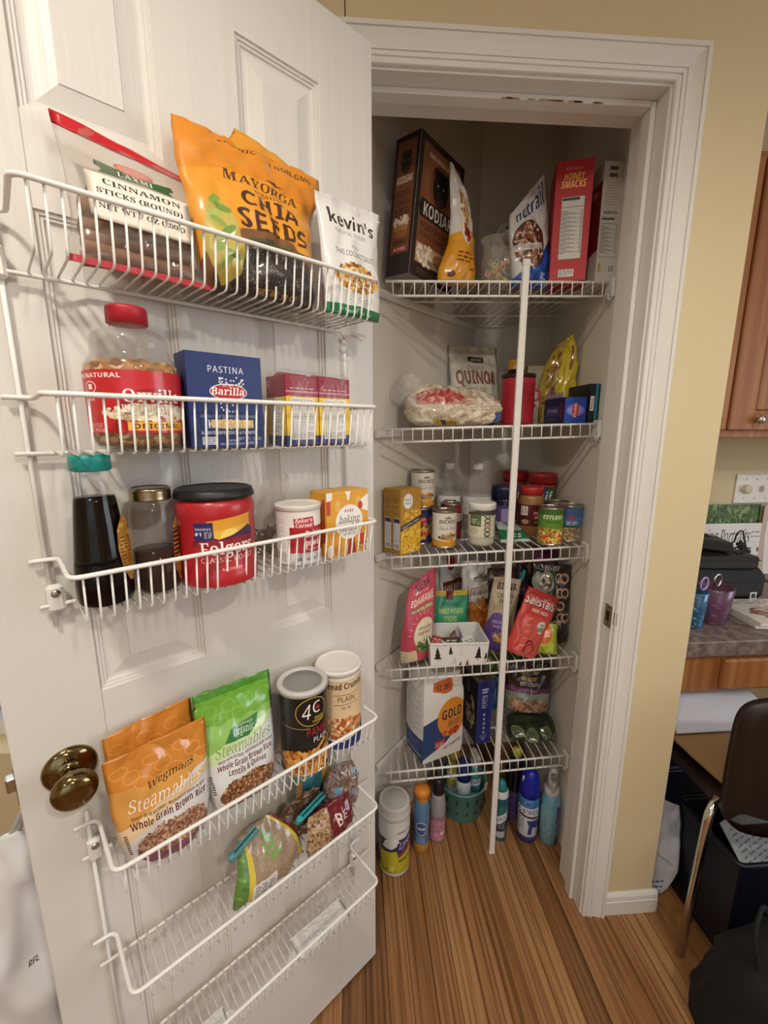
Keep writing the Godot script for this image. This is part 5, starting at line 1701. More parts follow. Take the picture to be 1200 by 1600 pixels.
func shelf_two():
	var b := board(420, 560, "c9c2b4")
	b.r(0, 0, 420, 60, "a9a08c")
	b.p([[150, 80], [290, 86], [290, 120], [200, 122], [150, 112]], "241c1a")
	b.t("KIRKLAND", 226, 112, 24, "c9c2b4", 0, 0, {"fit": 110})
	b.t("Organic", 215, 172, 52, "5a3026", 3, 0, {"sl": 0.3, "fit": 150})
	b.t("QUINOA", 210, 272, 124, "5f3a2c", 0, 0, {"fit": 360})
	b.t("QUINOA", 206, 268, 124, "8a5a48", 0, 0, {"fit": 350})
	b.fine(130, 300, 160, 2, 16, 6, "7a6a58", 4)
	b.bits(210, 440, 150, 90, 300, 4, 8, ["b0a48c", "8e8068", "d6ccb6"], 4)
	var t = sput("quinoa_bag", "grey-beige quinoa bag standing at the back of its shelf", "grain bag", 2, 0.400, -0.500, 0.18)
	part("bag", pouch(stand_rows(0.176, 0.262, 0.085, -0.05), 0.005, 91, 22, 30), printed(b, 0.5), t)
	# bag of tortillas lying on its side, its empty end puffed up
	b = board(640, 320, "cdbda6")
	b.bits(320, 160, 420, 200, 260, 20, 60, ["d8cab4", "c6b49a", "e2d8c6", "bba78c"], 4, 0.25)
	b.p([[40, 90], [150, 40], [330, 70], [400, 130], [330, 160], [60, 170]], "c08a82")
	b.bits(200, 100, 150, 50, 70, 10, 24, ["b5403c", "c25a52", "d8a8a0"], 6, 0.5)
	b.r(150, 270, 150, 50, "d9b23a")
	b.r(186, 276, 36, 40, "2a2622")
	b.fine(230, 280, 60, 3, 10, 4, "3a3a30", 3)
	b.p([[560, 220], [640, 190], [640, 320], [540, 320]], "3f6496")
	for i in 5:
		b.line(360, 120 + i * 26, 600, 90 + i * 26, 5, "e8dfd0")
	t = sput("tortilla_bag", "clear bag of tortillas lying on its side with a puffed empty end", "tortilla bag", 2, 0.268, -0.292, 0.05)
	part("bag", pouch([[0.002, 0.002, -0.105, 0.118, 0.010, 0.090], [0.016, 0.014, -0.132, 0.138, 0.008, 0.150], [0.050, 0.044, -0.138, 0.146, 0.0, 0.160], [0.086, 0.072, -0.128, 0.140, -0.010, 0.120], [0.112, 0.096, -0.098, 0.110, -0.018, 0.060], [0.122, 0.108, -0.060, 0.050, -0.020, 0.014]], 0.009, 93, 34, 30, 0.45, 1.7), printed(b, 0.14, 1.0), t)
	part("puffed_end", pouch([[0.060, 0.055, -0.150, -0.060, -0.02, 0.010], [0.076, 0.072, -0.176, -0.076, -0.02, 0.040], [0.100, 0.098, -0.176, -0.066, -0.02, 0.052], [0.125, 0.124, -0.156, -0.080, -0.02, 0.040], [0.148, 0.145, -0.132, -0.104, -0.02, 0.006]], 0.010, 94, 22, 22, 0.6, 1.8), film("puff", "e6e2da", 0.25, 0.12), t)
	# dark jar with a yellow cap
	t = sput("dark_sauce_bottle", "dark brown sauce bottle with yellow cap behind the red canister", "bottle", 2, 0.524, -0.490)
	part("bottle", lathe([[0.0, 0.0], [0.032, 0.0], [0.036, 0.005], [0.036, 0.14], [0.034, 0.155], [0.027, 0.168], [0.025, 0.176], [0.0, 0.176]], 32), mat("darkbottle", "1f0f0c", 0.12), t)
	part("cap", lathe([[0.0, 0.205], [0.026, 0.205, 1], [0.028, 0.203, 1], [0.0285, 0.176, 2], [0.0, 0.176, 3]], 32), mat("yellowcap", "c8952a", 0.4), t)
	# red ground coffee canister with grip
	b = board(768, 300, "a3202a")
	b.t("TRU", 460, 130, 56, "6a1018", 3)
	b.t("FAL", 455, 190, 56, "6a1018", 3)
	b.fine(300, 150, 80, 5, 20, 6, "7d141c", 3)
	t = sput("red_coffee_tub", "plain red coffee tub with dark lid behind the shelf pole", "canister", 2, 0.4750, -0.335, 0.1)
	part("tub", lathe([[0.0, 0.001, 1], [0.046, 0.0, 1], [0.049, 0.003, 2], [0.0495, 0.012, 2], [0.0485, 0.016, 2], [0.0485, 0.110, 2], [0.0500, 0.115, 2], [0.0490, 0.126, 2], [0.0455, 0.132, 2], [0.0455, 0.135, 2]], 44, 1, 1, [0.016, 0.126]), printed(b, 0.4), t)
	part("lid", lathe([[0.0, 0.1440], [0.043, 0.1440, 1], [0.047, 0.1445, 1], [0.0492, 0.142, 2], [0.0492, 0.134, 2], [0.0455, 0.133, 3]], 44), mat("darklid", "2b1c1c", 0.5), t)
	var gr := part("grip", tube(rounded([Vector3(0.045, 0.100, 0.012), Vector3(0.060, 0.098, 0.012), Vector3(0.060, 0.072, 0.012), Vector3(0.045, 0.070, 0.012)], 0.008, 5), 0.0035, 8), mat("redgrip", "a3202a", 0.45), t)
	gr.rotation.y = -0.2
	# cream box behind
	b = board(200, 420, "d0c6ae")
	b.t("TIL", 150, 90, 44, "b5803a", 0)
	b.e(70, 260, 50, 50, "b98a4a")
	b.fine(40, 330, 120, 4, 16, 6, "8a7650", 3)
	t = sput("cream_carton", "cream coloured carton standing behind the red coffee tub", "carton", 2, 0.600, -0.500, -0.05)
	part("carton", carton(0.080, 0.186, 0.050, printed(b, 0.6), col("c0b498", 0.6), col("8a6a4a", 0.6)), null, t)
	# yellow bag
	b = board(384, 512, "b89a34")
	b.p([[190, 0], [384, 0], [384, 512], [210, 512], [180, 250]], "d8bd1e")
	b.bits(110, 200, 60, 130, 50, 8, 20, ["7a4a28", "8e5c30", "a88a3a"], 4)
	b.bits(120, 380, 80, 50, 40, 8, 18, ["8a4430", "a0703c"], 5)
	b.p([[290, 60], [330, 60], [320, 190], [280, 210]], "8a5a2a")
	b.line(250, 100, 256, 420, 10, "ecdc6a")
	t = sput("yellow_chip_bag", "shiny yellow snack bag slumped against the right pantry wall", "snack bag", 2, 0.627, -0.395, -0.35)
	part("bag", pouch([[0.0, 0.0, -0.050, 0.046, 0.0, 0.04], [0.05, 0.05, -0.058, 0.050, 0.0, 0.06], [0.11, 0.115, -0.058, 0.052, 0.0, 0.060], [0.17, 0.18, -0.046, 0.052, -0.002, 0.050], [0.225, 0.235, -0.020, 0.044, -0.006, 0.030], [0.250, 0.268, 0.004, 0.032, -0.008, 0.006]], 0.007, 96, 22, 28, 0.6, 1.2), printed(b, 0.18, 0.9), t)
	# cookie boxes by the wall
	b = board(260, 300, "22449a")
	b.e(130, 150, 110, 70, "6a72c0")
	b.e(130, 150, 88, 46, "8a94d6")
	b.e(130, 150, 40, 84, "c8322e")
	b.t("Pirates", 128, 150, 48, "f0d8d4", 0, 0, {"turn": -1})
	var s := board(420, 300, "191e4c")
	s.r(60, 100, 250, 110, "4a3a7a")
	s.t("KITCHENS", 185, 170, 44, "b0a8d0", 0, 0, {"fit": 220})
	s.fine(330, 60, 60, 10, 18, 8, "a03a4a", 4)
	s.fine(90, 240, 180, 2, 18, 6, "7a80b0", 4)
	t = sput("cracker_box", "low blue cracker box with open flaps beside the red tub", "cracker box", 2, 0.5985, -0.288)
	part("carton", carton(0.0620, 0.070, 0.130, printed(b, 0.5), printed(s, 0.5), col("1b2258", 0.5)), null, t)
	part("flap", box(Vector3(-0.026, 0.076, -0.01), Vector3(0.0012, 0.014, 0.10), 0.0, Transform3D(Basis.IDENTITY, Vector3.ZERO)), col("9a98b0", 0.6), t)
	b = board(160, 420, "17181e")
	b.r(95, 0, 40, 420, "1f7fa0")
	b.r(20, 130, 60, 160, "e0ddd8")
	b.t("Pirates", 50, 210, 36, "22242c", 0, 0, {"turn": -1})
	t = sput("black_snack_box", "black snack box with teal stripe beside the blue cracker box", "snack box", 2, 0.6505, -0.284)
	part("carton", carton(0.0300, 0.104, 0.120, printed(b, 0.5), col("15161c", 0.5), col("15161c", 0.5)), null, t)
	b = board(256, 200, "c9c3be")
	b.p([[20, 60], [120, 20], [230, 80], [200, 110], [110, 70], [40, 110]], "a8453c")
	t = sput("white_snack_box", "small white box with red strokes behind the blue cracker box", "box", 2, 0.5300, -0.425, 0.1)
	part("carton", carton(0.075, 0.098, 0.055, printed(b, 0.55), col("c4bfb8", 0.6), col("c4bfb8", 0.6)), null, t)

func shelf_three():
	var steel: Material = mat("tinlid", "b9b1a4", 0.3, 1.0)
	# macaroni cartons
	var b := board(320, 700, "b98a35")
	b.e(110, 130, 74, 82, "e9e6e0")
	b.e(110, 130, 66, 74, "f2f0ea")
	b.t("Simply", 110, 125, 32, "2a3a5a", 3, 0, {"sl": 0.3})
	b.t("Nature", 112, 162, 32, "2a3a5a", 3, 0, {"sl": 0.3})
	b.bits(190, 300, 140, 70, 90, 14, 26, ["e8b838", "d9a020", "f3d060", "c68a14"], 4, 0.45)
	b.p([[0, 390], [320, 300], [320, 360], [0, 450]], "1d2236")
	b.t("MACARONI & CHEESE", 160, 388, 32, "e6e2d6", 0, 0, {"rise": 0.27, "fit": 280})
	b.p([[0, 450], [320, 360], [320, 700], [0, 700]], "d9a21e")
	b.bits(160, 560, 180, 150, 260, 15, 28, ["e9bc3a", "d89e18", "f5d766", "b97f10", "f0c84a"], 6, 0.45)
	var s := board(140, 700, "a87a2c")
	s.fine(30, 90, 80, 4, 18, 8, "6a4a18", 3)
	s.p([[50, 180], [90, 180], [70, 205]], "5a3a12")
	s.fine(20, 250, 100, 2, 16, 6, "6a4a18", 3)
	s.r(14, 310, 112, 340, "d6d4da")
	s.r(18, 316, 104, 44, "1c1f3a")
	s.fine(22, 372, 96, 15, 14, 4, "8a8890", 4)
	s.bars(22, 590, 96, 50)
	var pm := printed(b, 0.5)
	var sm := printed(s, 0.5)
	var cm := carton(0.084, 0.186, 0.0335, pm, sm, col("c09440", 0.55))
	for i in 2:
		var t = sput("macaroni_carton", "gold macaroni carton showing heaped pasta at the shelf's left end" if i == 0 else "gold macaroni carton tucked behind its twin by the wall", "pasta box", 3, 0.136 - 0.0222 * i, -0.246 - 0.0266 * i, 0.69, 0.0005, 0.0, "macaroni cartons")
		part("carton", cm, null, t)
	# peach tins
	b = board(900, 420, "e0dbd2")
	for x in [450, 0, 900]:
		b.p([[x - 40, 70], [x - 30, 44], [x - 14, 60], [x, 30], [x + 14, 60], [x + 30, 44], [x + 40, 70]], "7a5a2a")
		b.t("DUCHESS", x, 130, 66, "1d1b1c", 0, 0, {"fit": 230})
		b.r(x - 110, 152, 220, 4, "8a8478")
		b.t("Peach Dices", x, 210, 56, "5a5750", 3, 0, {"sl": 0.3, "fit": 220})
		b.bits(x, 300, 80, 46, 50, 12, 26, ["e09a28", "f0b848", "c87f18"], 4)
		b.p([[x - 120, 290], [x + 110, 270], [x + 116, 305], [x - 114, 325]], "23221e")
		b.t("IN PEAR JUICE", x, 312, 34, "e8e0cc", 0, 0, {"fit": 200})
	b.p([[0, 350], [200, 330], [450, 360], [700, 330], [900, 350], [900, 420], [0, 420]], "cf9230")
	var dm := printed(b, 0.4)
	can("peach_tin", "white peach tin standing in front of the other tins", "can", Vector3(0.254, shelf_y(3, 0.254), -0.284), 0.12, 0.0360, 0.112, dm, steel, "peach tins")
	can("peach_tin", "white peach tin stacked on top of the fruit cocktail tin", "can", Vector3(0.196, shelf_y(3, 0.192) + 0.1145, -0.341), 0.20, 0.0360, 0.112, dm, steel, "peach tins")
	b = board(900, 420, "26305c")
	for i in 6:
		var x: float = 75 + i * 150
		b.bits(x, 260, 70, 110, 40, 14, 30, ["c8424a", "d9a040", "6a8a3a", "e0c070", "b03050"], i + 2)
		b.e(x, 120, 60, 40, "c03038")
		b.t("Diet", x, 130, 44, "f0e6d6", 3)
	b.r(0, 0, 900, 40, "1f2850")
	can("fruit_tin", "dark blue fruit tin under the stacked peach tin", "can", Vector3(0.191, shelf_y(3, 0.191), -0.338), 0.5, 0.0362, 0.114, printed(b, 0.4), steel)
	b = board(512, 256, "8c2a30")
	b.r(0, 60, 512, 60, "d8cfc0")
	b.fine(40, 70, 430, 3, 16, 6, "5a3030", 4)
	can("soup_tin", "red soup tin half hidden behind the white peach tin", "can", Vector3(0.292, shelf_y(3, 0.292), -0.366), 0.1, 0.0340, 0.116, printed(b, 0.4), steel)
	# two clear bottles
	for i in 2:
		b = board(640, 200, "dcdad6")
		b.fine(270, 40, 130, 2, 34, 22, "3a3a3c", 5 + i)
		b.r(300, 110, 34, 80, "1d1d1f")
		b.fine(120, 60, 120, 7, 16, 5, "8a8884", 3)
		b.fine(420, 60, 120, 7, 16, 5, "8a8884", 3)
		b.r(380, 150, 70, 30, "6f9a5a")
		var r := 0.040 if i == 0 else 0.045
		var t = sput("vinegar_bottle", "clear bottle of white vinegar beside the stacked peach tin" if i == 0 else "clear wide bottle of vinegar behind the white lidded jar", "bottle", 3, 0.308 if i == 0 else 0.392, -0.470 if i == 0 else -0.425, -0.1)
		part("bottle", lathe([[0.0, 0.002], [r * 0.85, 0.0], [r, 0.006], [r, 0.145], [r * 0.98, 0.160], [r * 0.85, 0.180], [r * 0.6, 0.197], [0.0155, 0.207], [0.0145, 0.214]], 36), film("petplastic"), t)
		part("vinegar", lathe([[0.0, 0.004], [r * 0.84, 0.003], [r * 0.96, 0.008], [r * 0.96, 0.145 if i == 0 else 0.060], [0.0, 0.145 if i == 0 else 0.060]], 36), film("vinegar", "b9b6ac", 0.22, 0.04), t)
		part("label", lathe([[r * 1.012, 0.125], [r * 1.012, 0.065]], 36), printed(b, 0.5), t)
		part("cap", lathe([[0.0, 0.231], [0.0155, 0.231, 1], [0.0168, 0.229, 1], [0.0170, 0.212, 2], [0.0, 0.211, 3]], 28), mat("whitecap", "d9d8d4", 0.45), t)
	# white jar
	b = board(768, 300, "d9d3bc")
	b.r(250, 0, 110, 150, "4d6a3c")
	b.fine(266, 50, 80, 3, 26, 10, "dfe0cc", 4)
	for i in 5:
		b.line(390, 10 + i * 62, 450, 60 + i * 62, 16, "4a5a44")
		b.line(450, 10 + i * 62, 390, 60 + i * 62, 16, "4a5a44")
	b.p([[392, 150], [422, 120], [452, 150], [422, 180]], "d58a78")
	b.fine(500, 40, 40, 8, 28, 14, "5a6450", 3)
	b.fine(262, 180, 80, 5, 18, 6, "6a6a54", 3)
	var t = sput("white_lid_jar", "jar of white paste with white lid and patterned label", "jar", 3, 0.366, -0.278, -0.15)
	part("jar", lathe([[0.0, 0.001], [0.034, 0.0], [0.0385, 0.006], [0.0395, 0.014], [0.0395, 0.098], [0.0375, 0.104], [0.034, 0.108], [0.034, 0.112]], 36), film("bottleglass"), t)
	part("paste", lathe([[0.0, 0.002], [0.033, 0.002], [0.0372, 0.007], [0.0380, 0.014], [0.0380, 0.088], [0.0, 0.088]], 36), mat("paste", "d8d4c6", 0.6), t)
	part("label", lathe([[0.0400, 0.094], [0.0400, 0.030]], 40), printed(b, 0.5), t)
	part("lid", lathe([[0.0, 0.1295], [0.0365, 0.1295, 1], [0.0395, 0.1280, 1], [0.0402, 0.125, 2], [0.0402, 0.1110, 2], [0.0380, 0.1100, 3], [0.0, 0.110, 3]], 40), mat("whitejarlid", "eceae6", 0.45), t)
	# dark blue jar
	b = board(640, 200, "4a3668")
	b.r(300, 30, 90, 150, "8a7ca8")
	b.r(430, 30, 80, 150, "c9c4cc")
	b.fine(434, 40, 70, 9, 14, 5, "6a6670", 3)
	t = sput("blue_lid_jar", "dark jar with navy blue lid behind the shelf pole", "jar", 3, 0.488, -0.440, -0.3)
	part("jar", lathe([[0.0, 0.0], [0.036, 0.0], [0.040, 0.006], [0.040, 0.105], [0.037, 0.112], [0.0, 0.112]], 36), mat("darkjar", "15101c", 0.15), t)
	part("label", lathe([[0.0405, 0.088], [0.0405, 0.020]], 36), printed(b, 0.5), t)
	part("lid", lathe([[0.0, 0.152], [0.036, 0.152, 1], [0.040, 0.149, 1], [0.0415, 0.143, 2], [0.0415, 0.110, 2], [0.0, 0.109, 3]], 36), mat("navylid", "1a1b40", 0.4), t)
	# green foil pack
	b = board(256, 200, "1f6a44")
	b.r(0, 0, 256, 80, "a9b8b4")
	b.p([[90, 0], [180, 0], [160, 70], [110, 60]], "3f8a5a")
	b.fine(70, 110, 120, 2, 24, 12, "d8e4dc", 4)
	b.r(0, 168, 256, 32, "b9c0bc")
	t = sput("foil_pack", "green and silver foil pack lying flat on the can shelf", "foil pack", 3, 0.468, -0.318, 0.1)
	part("pack", pouch([[0.002, 0.002, -0.052, 0.054, 0.046, 0.003], [0.010, 0.010, -0.048, 0.050, 0.034, 0.018], [0.026, 0.024, -0.044, 0.046, 0.012, 0.030], [0.044, 0.036, -0.040, 0.040, -0.012, 0.022], [0.052, 0.040, -0.036, 0.038, -0.030, 0.003]], 0.004, 97, 18, 18, 0.6, 1.5), printed(b, 0.2, 0.8), t)
	# peanut butter and spread jars with red lids
	b = board(768, 300, "4a1416")
	b.r(270, 20, 70, 130, "d8cfc4")
	b.fine(276, 30, 58, 8, 14, 5, "5a3a30", 3)
	b.r(380, 80, 190, 130, "8a1c20")
	b.t("PEANUT", 475, 140, 60, "e6d9cc", 0, 0, {"fit": 170})
	b.t("BUTTER", 475, 196, 50, "e6d9cc", 0, 0, {"fit": 150})
	b.e(320, 240, 34, 34, "c98a80")
	b.fine(400, 232, 150, 2, 18, 7, "d0b8a8", 3)
	t = sput("peanut_butter_jar", "peanut butter jar with red lid behind the green vegetable tin", "jar", 3, 0.553, -0.372, -0.2)
	part("jar", lathe([[0.0, 0.0], [0.036, 0.0], [0.041, 0.006], [0.041, 0.118], [0.038, 0.126], [0.034, 0.130], [0.0, 0.130]], 36), mat("peanut", "94683a", 0.3), t)
	part("label", lathe([[0.0416, 0.100], [0.0416, 0.032]], 40), printed(b, 0.4), t)
	part("lid", lathe([[0.0, 0.155], [0.036, 0.155, 1], [0.0385, 0.153, 1], [0.0392, 0.150, 2], [0.0392, 0.131, 2], [0.0, 0.130, 3]], 40), mat("pblid", "b0282c", 0.42), t)
	b = board(768, 300, "b02a30")
	b.p([[300, 40], [420, 20], [420, 120], [300, 130]], "2a3c8a")
	b.p([[420, 20], [520, 40], [520, 120], [420, 120]], "3a7a3c")
	b.t("Jif", 420, 140, 110, "f2efe8", 0, 0, {"sl": 0.2})
	for i in 2:
		t = sput("spread_jar", "tall red spread jar with broad red lid near the wall" if i == 0 else "red lidded jar standing in the back corner of the can shelf", "jar", 3, 0.6450 if i == 0 else 0.590, -0.500 if i == 0 else -0.610, -0.3)
		part("jar", lathe([[0.0, 0.0], [0.040, 0.0], [0.045, 0.006], [0.045, 0.135], [0.042, 0.144], [0.0, 0.146]], 36, 1, 1, [0.03, 0.145]), printed(b, 0.4), t)
		part("lid", lathe([[0.0, 0.179], [0.044, 0.179, 1], [0.0475, 0.176, 1], [0.0482, 0.172, 2], [0.0482, 0.147, 2], [0.0, 0.146, 3]], 40), mat("pblid"), t)
	# vegetable tins
	b = board(900, 420, "5f8a34")
	b.r(0, 0, 900, 70, "3f6a2a")
	b.p([[0, 230], [900, 230], [900, 420], [0, 420]], "9aa83c")
	for x in [0, 450, 900]:
		b.t("ESTLESS", x, 110, 64, "eae6d2", 0, 0, {"sl": 0.2, "fit": 250})
		b.t("VEGETABLES", x, 160, 36, "22381c", 0, 0, {"fit": 190})
	b.bits(450, 330, 480, 90, 420, 10, 24, ["d9a03a", "c8502a", "e8c860", "7a9a34", "b8402a", "f0d890"], 6)
	can("vegetable_tin", "green mixed vegetable tin at the front of the can shelf", "can", Vector3(0.5640, shelf_y(3, 0.564), -0.246), -0.25, 0.0355, 0.112, printed(b, 0.4), steel)
	b = board(900, 420, "4f7fb0")
	b.r(0, 0, 900, 120, "3f6a9c")
	for x in [0, 450, 900]:
		b.r(x - 70, 90, 90, 60, "a04a6a")
		b.fine(x - 80, 180, 130, 2, 26, 12, "dfe6ec", 3)
		b.p([[x - 130, 240], [x, 215], [x + 130, 240], [x + 130, 270], [x - 130, 270]], "2f5a4a")
	b.bits(450, 340, 480, 80, 420, 10, 20, ["d0b078", "b8924e", "e6d2a4", "94703a"], 8)
	can("bean_tin", "blue bean tin pushed up to the right pantry wall", "can", Vector3(0.6340, shelf_y(3, 0.634), -0.268), -0.2, 0.0335, 0.110, printed(b, 0.4), steel)
	b = board(640, 120, "2a3f7a")
	for x in [0, 320, 640]:
		b.p([[x - 100, 60], [x - 40, 30], [x + 30, 60], [x - 40, 90]], "dfe2e6")
		b.r(x + 50, 20, 70, 80, "d8d6d0")
	var tm := printed(b, 0.4)
	for i in 2:
		can("tuna_tin", "flat tuna tin on top of another flat tin" if i == 1 else "flat tuna tin at the bottom of a pair", "can", Vector3(0.641, shelf_y(3, 0.641) + 0.051 * i, -0.375), 0.3 * i, 0.0395, 0.050, tm, steel, "tuna tins")

func shelf_four():
	# pink edamame bag
	var b := board(420, 720, "c9485f")
	b.t("BIENA", 215, 110, 92, "2a1a22", 0, 0, {"fit": 230})
	b.fine(120, 126, 180, 1, 14, 8, "f0c0c4", 3)
	b.t("EDAMAME", 225, 222, 88, "f3dfcf", 0, 0, {"fit": 330})
	b.p([[70, 240], [370, 240], [370, 280], [70, 280]], "8a6a34")
	b.t("14G PROTEIN CRUNCH", 220, 274, 32, "f0e2c8", 0, 0, {"fit": 290})
	for i in 11:
		var a := -PI + PI * i / 10.0
		b.line(250 + cos(a) * 150, 460 + sin(a) * 150, 250 + cos(a) * 185, 460 + sin(a) * 185, 5, "f0c8c0")
	b.e(260, 470, 130, 130, "e3d8bc")
	b.t("HIMALAYAN", 260, 430, 34, "8a5a4a", 0, 0, {"fit": 170})
	b.t("PINK SALT", 260, 472, 40, "8a4a4a", 0, 0, {"fit": 180})
	b.bits(270, 560, 100, 50, 60, 14, 26, ["5f7a34", "7a9444", "48602a"], 4, 0.5)
	b.p([[0, 600], [170, 590], [220, 720], [0, 720]], "d8c8a0")
	var t = sput("edamame_bag", "pink roasted edamame bag leaning at the left end of its shelf", "snack bag", 4, 0.168, -0.252, 0.28)
	part("bag", pouch([[0.0, 0.0, -0.052, 0.030, 0.006, 0.020], [0.02, 0.014, -0.054, 0.046, 0.006, 0.042], [0.075, 0.085, -0.050, 0.058, 0.003, 0.046], [0.13, 0.16, -0.040, 0.064, -0.002, 0.034], [0.185, 0.23, -0.028, 0.068, -0.010, 0.014], [0.222, 0.280, -0.018, 0.070, -0.016, 0.002], [0.230, 0.292, -0.014, 0.071, -0.018, 0.0012]], 0.003, 101, 22, 30), printed(b, 0.35, 0.4), t)
	# white box with fir trees, tea sachets inside
	b = board(720, 300, "e9e8e6")
	for k in [[90, 40, 200, "1b1b1d"], [250, 30, 130, "1d2430"], [470, 220, 110, "6a1c26"], [600, 36, 200, "1b1b1d"], [380, 240, 70, "1d1d20"], [700, 120, 110, "1d1d20"], [180, -60, 90, "1d1d20"], [660, -70, 90, "1d1d20"]]:
		var x: float = k[0]
		var y: float = k[1]
		var hh: float = k[2]
		for j in 3:
			b.p([[x, y + hh * 0.22 * j], [x + hh * (0.12 + 0.06 * j), y + hh * (0.4 + 0.22 * j)], [x - hh * (0.12 + 0.06 * j), y + hh * (0.4 + 0.22 * j)]], k[3])
		b.r(x - 4, y + hh * 0.84, 8, hh * 0.14, k[3])
	for k in [[380, 20, 180, "9aa0a4"], [300, 180, 110, "6a6a6e"], [690, 210, 90, "6a6a6e"]]:
		for j in 7:
			b.line(k[0] - 6 - j * 5, k[1] + 12 + j * k[2] / 8.0, k[0] + 6 + j * 5, k[1] + 4 + j * k[2] / 8.0, 3, k[3])
	t = sput("tree_print_box", "white open box printed with black fir trees holding tea sachets", "storage box", 4, 0.292, -0.262, -0.02)
	var wm := printed(b, 0.45)
	var am := ArrayMesh.new()
	var st := tool()
	var hw := 0.084
	var hd := 0.063
	var tw := 0.0885
	var td := 0.067
	var hh2 := 0.072
	var lo := [Vector3(-hw, 0, hd), Vector3(hw, 0, hd), Vector3(hw, 0, -hd), Vector3(-hw, 0, -hd)]
	var hi := [Vector3(-tw, hh2, td), Vector3(tw, hh2, td), Vector3(tw, hh2, -td), Vector3(-tw, hh2, -td)]
	for i in 4:
		var j := (i + 1) % 4
		q4(st, lo[i], lo[j], hi[j], hi[i], Vector2(0, 1), Vector2(1, 1), Vector2(1, 0), Vector2(0, 0))
	part("walls", done(st), wm, t)
	st = tool()
	for i in 4:
		var j := (i + 1) % 4
		var k := Vector3(0.975, 1, 0.965)
		q4(st, hi[i] * k, hi[j] * k, lo[j] * k + Vector3(0, 0.003, 0), lo[i] * k + Vector3(0, 0.003, 0))
	q4(st, lo[0] + Vector3(0, 0.003, 0), lo[1] + Vector3(0, 0.003, 0), lo[2] + Vector3(0, 0.003, 0), lo[3] + Vector3(0, 0.003, 0))
	part("lining", done(st), mat("boxwhite", "e6e5e3", 0.5), t)
	part("rim", tube(rounded([hi[3].lerp(hi[2], 0.5), hi[2], hi[1], hi[0], hi[3], hi[3].lerp(hi[2], 0.5)], 0.010, 5), 0.0032, 8), mat("boxwhite"), t)
	var sl := ["white tea sachet with black print lying in the tree box", "red and white tea sachet in the tree box", "dark striped tea sachet in the tree box", "plain white tea sachet at the right end of the tree box", "brown tea sachet in the middle of the tree box", "grey tea sachet along the back of the tree box"]
	var sc := ["dcdad6", "b04438", "2f2a28", "e2e0dc", "8a5a40", "a9a7a4"]
	var sp := [[-0.05, 0.020], [-0.058, 0.0], [-0.01, 0.016], [0.045, 0.018], [0.004, -0.010], [0.030, -0.036]]
	for i in 6:
		var sb := board(96, 96, sc[i])
		sb.fine(14, 16, 68, 6, 12, 5, ["2a2a2a", "f0e6e0", "d8d4cc", "8a8a8a", "e0cdb8", "4a4a4c"][i], 3 + i)
		var o = thing("tea_sachet", sl[i], "tea sachet", t.position + Vector3(sp[i][0], 0.030 + 0.002 * i, sp[i][1]), 0.5 * i - 1.0, "tea sachets in the tree box")
		o.rotation.x = -0.9 + 0.13 * i
		part("sachet", pouch(sack_rows(0.050, 0.056, 0.009), 0.0015, 110 + i, 10, 12), printed(sb, 0.4, 0.3), o, Vector3(0, -0.026, 0))
	# bags behind the box
	b = board(300, 420, "d3cfca")
	b.e(110, 70, 46, 52, "a8302e")
	b.t("DRIED", 150, 170, 34, "8a3a34", 0)
	b.p([[20, 190], [300, 150], [300, 210], [20, 260]], "6a2a26")
	b.t("GOJI BERRIES", 155, 232, 50, "e0cfc4", 0, 0, {"rise": 0.16, "fit": 260})
	b.p([[0, 300], [300, 280], [300, 420], [0, 420]], "6b6460")
	t = sput("goji_bag", "grey and white goji berry bag standing at the back of its shelf", "snack bag", 4, 0.352, -0.520, 0.2)
	part("bag", pouch(stand_rows(0.112, 0.258, 0.05, -0.02), 0.004, 121, 18, 28), printed(b, 0.35, 0.4), t)
	b = board(320, 460, "dedbd6")
	b.ring(200, 60, 44, 40, 6, "5a5a5c", "dedbd6")
	b.t("PITTED", 190, 140, 44, "4a4a4c", 0)
	b.t("Apricots", 170, 220, 92, "b8502a", 3, 0, {"sl": 0.3, "fit": 290, "rise": 0.15})
	b.bits(180, 350, 110, 90, 60, 26, 46, ["c8742c", "b8601e", "d98a40", "a85018"], 4)
	b.bits(270, 260, 30, 24, 12, 10, 18, ["4a6a3a", "3a5a30"], 4)
	t = sput("apricot_bag", "white dried apricot bag with orange fruit picture", "snack bag", 4, 0.412, -0.440, 0.05)
	part("bag", pouch(stand_rows(0.108, 0.236, 0.055, -0.02), 0.004, 122, 18, 28), printed(b, 0.35, 0.4), t)
	b = board(384, 420, "3f9a78")
	b.r(0, 0, 384, 44, "c8ae3a")
	b.r(150, 0, 76, 80, "6a1c1c")
	b.t("ORGANIC", 200, 130, 46, "1f4a3a", 0, 0, {"fit": 190})
	b.t("SWEET POTATO", 200, 190, 56, "c8d870", 0, 0, {"fit": 260})
	b.t("STICKS", 190, 250, 56, "c8d870", 0, 0, {"fit": 150})
	t = sput("potato_stick_bag", "teal potato stick bag with gold top behind the tree box", "snack bag", 4, 0.300, -0.372, 0.0)
	part("bag", pouch(stand_rows(0.128, 0.164, 0.045, -0.01), 0.003, 123, 18, 24), printed(b, 0.35, 0.4), t)
	# chickpea bag
	b = board(384, 700, "b9ab92")
	b.t("BIENA", 200, 120, 96, "1f1a1c", 0, 0, {"fit": 280})
	b.t("CHICKPEA", 190, 190, 54, "4a3c34", 0, 0, {"fit": 230})
	b.t("SNACKS", 190, 240, 54, "4a3c34", 0, 0, {"fit": 180})
	for i in 9:
		b.line(60 + i * 32, 260, 56 + i * 32, 310, 6, "8a7a64")
	b.e(120, 480, 120, 150, "5a3a86")
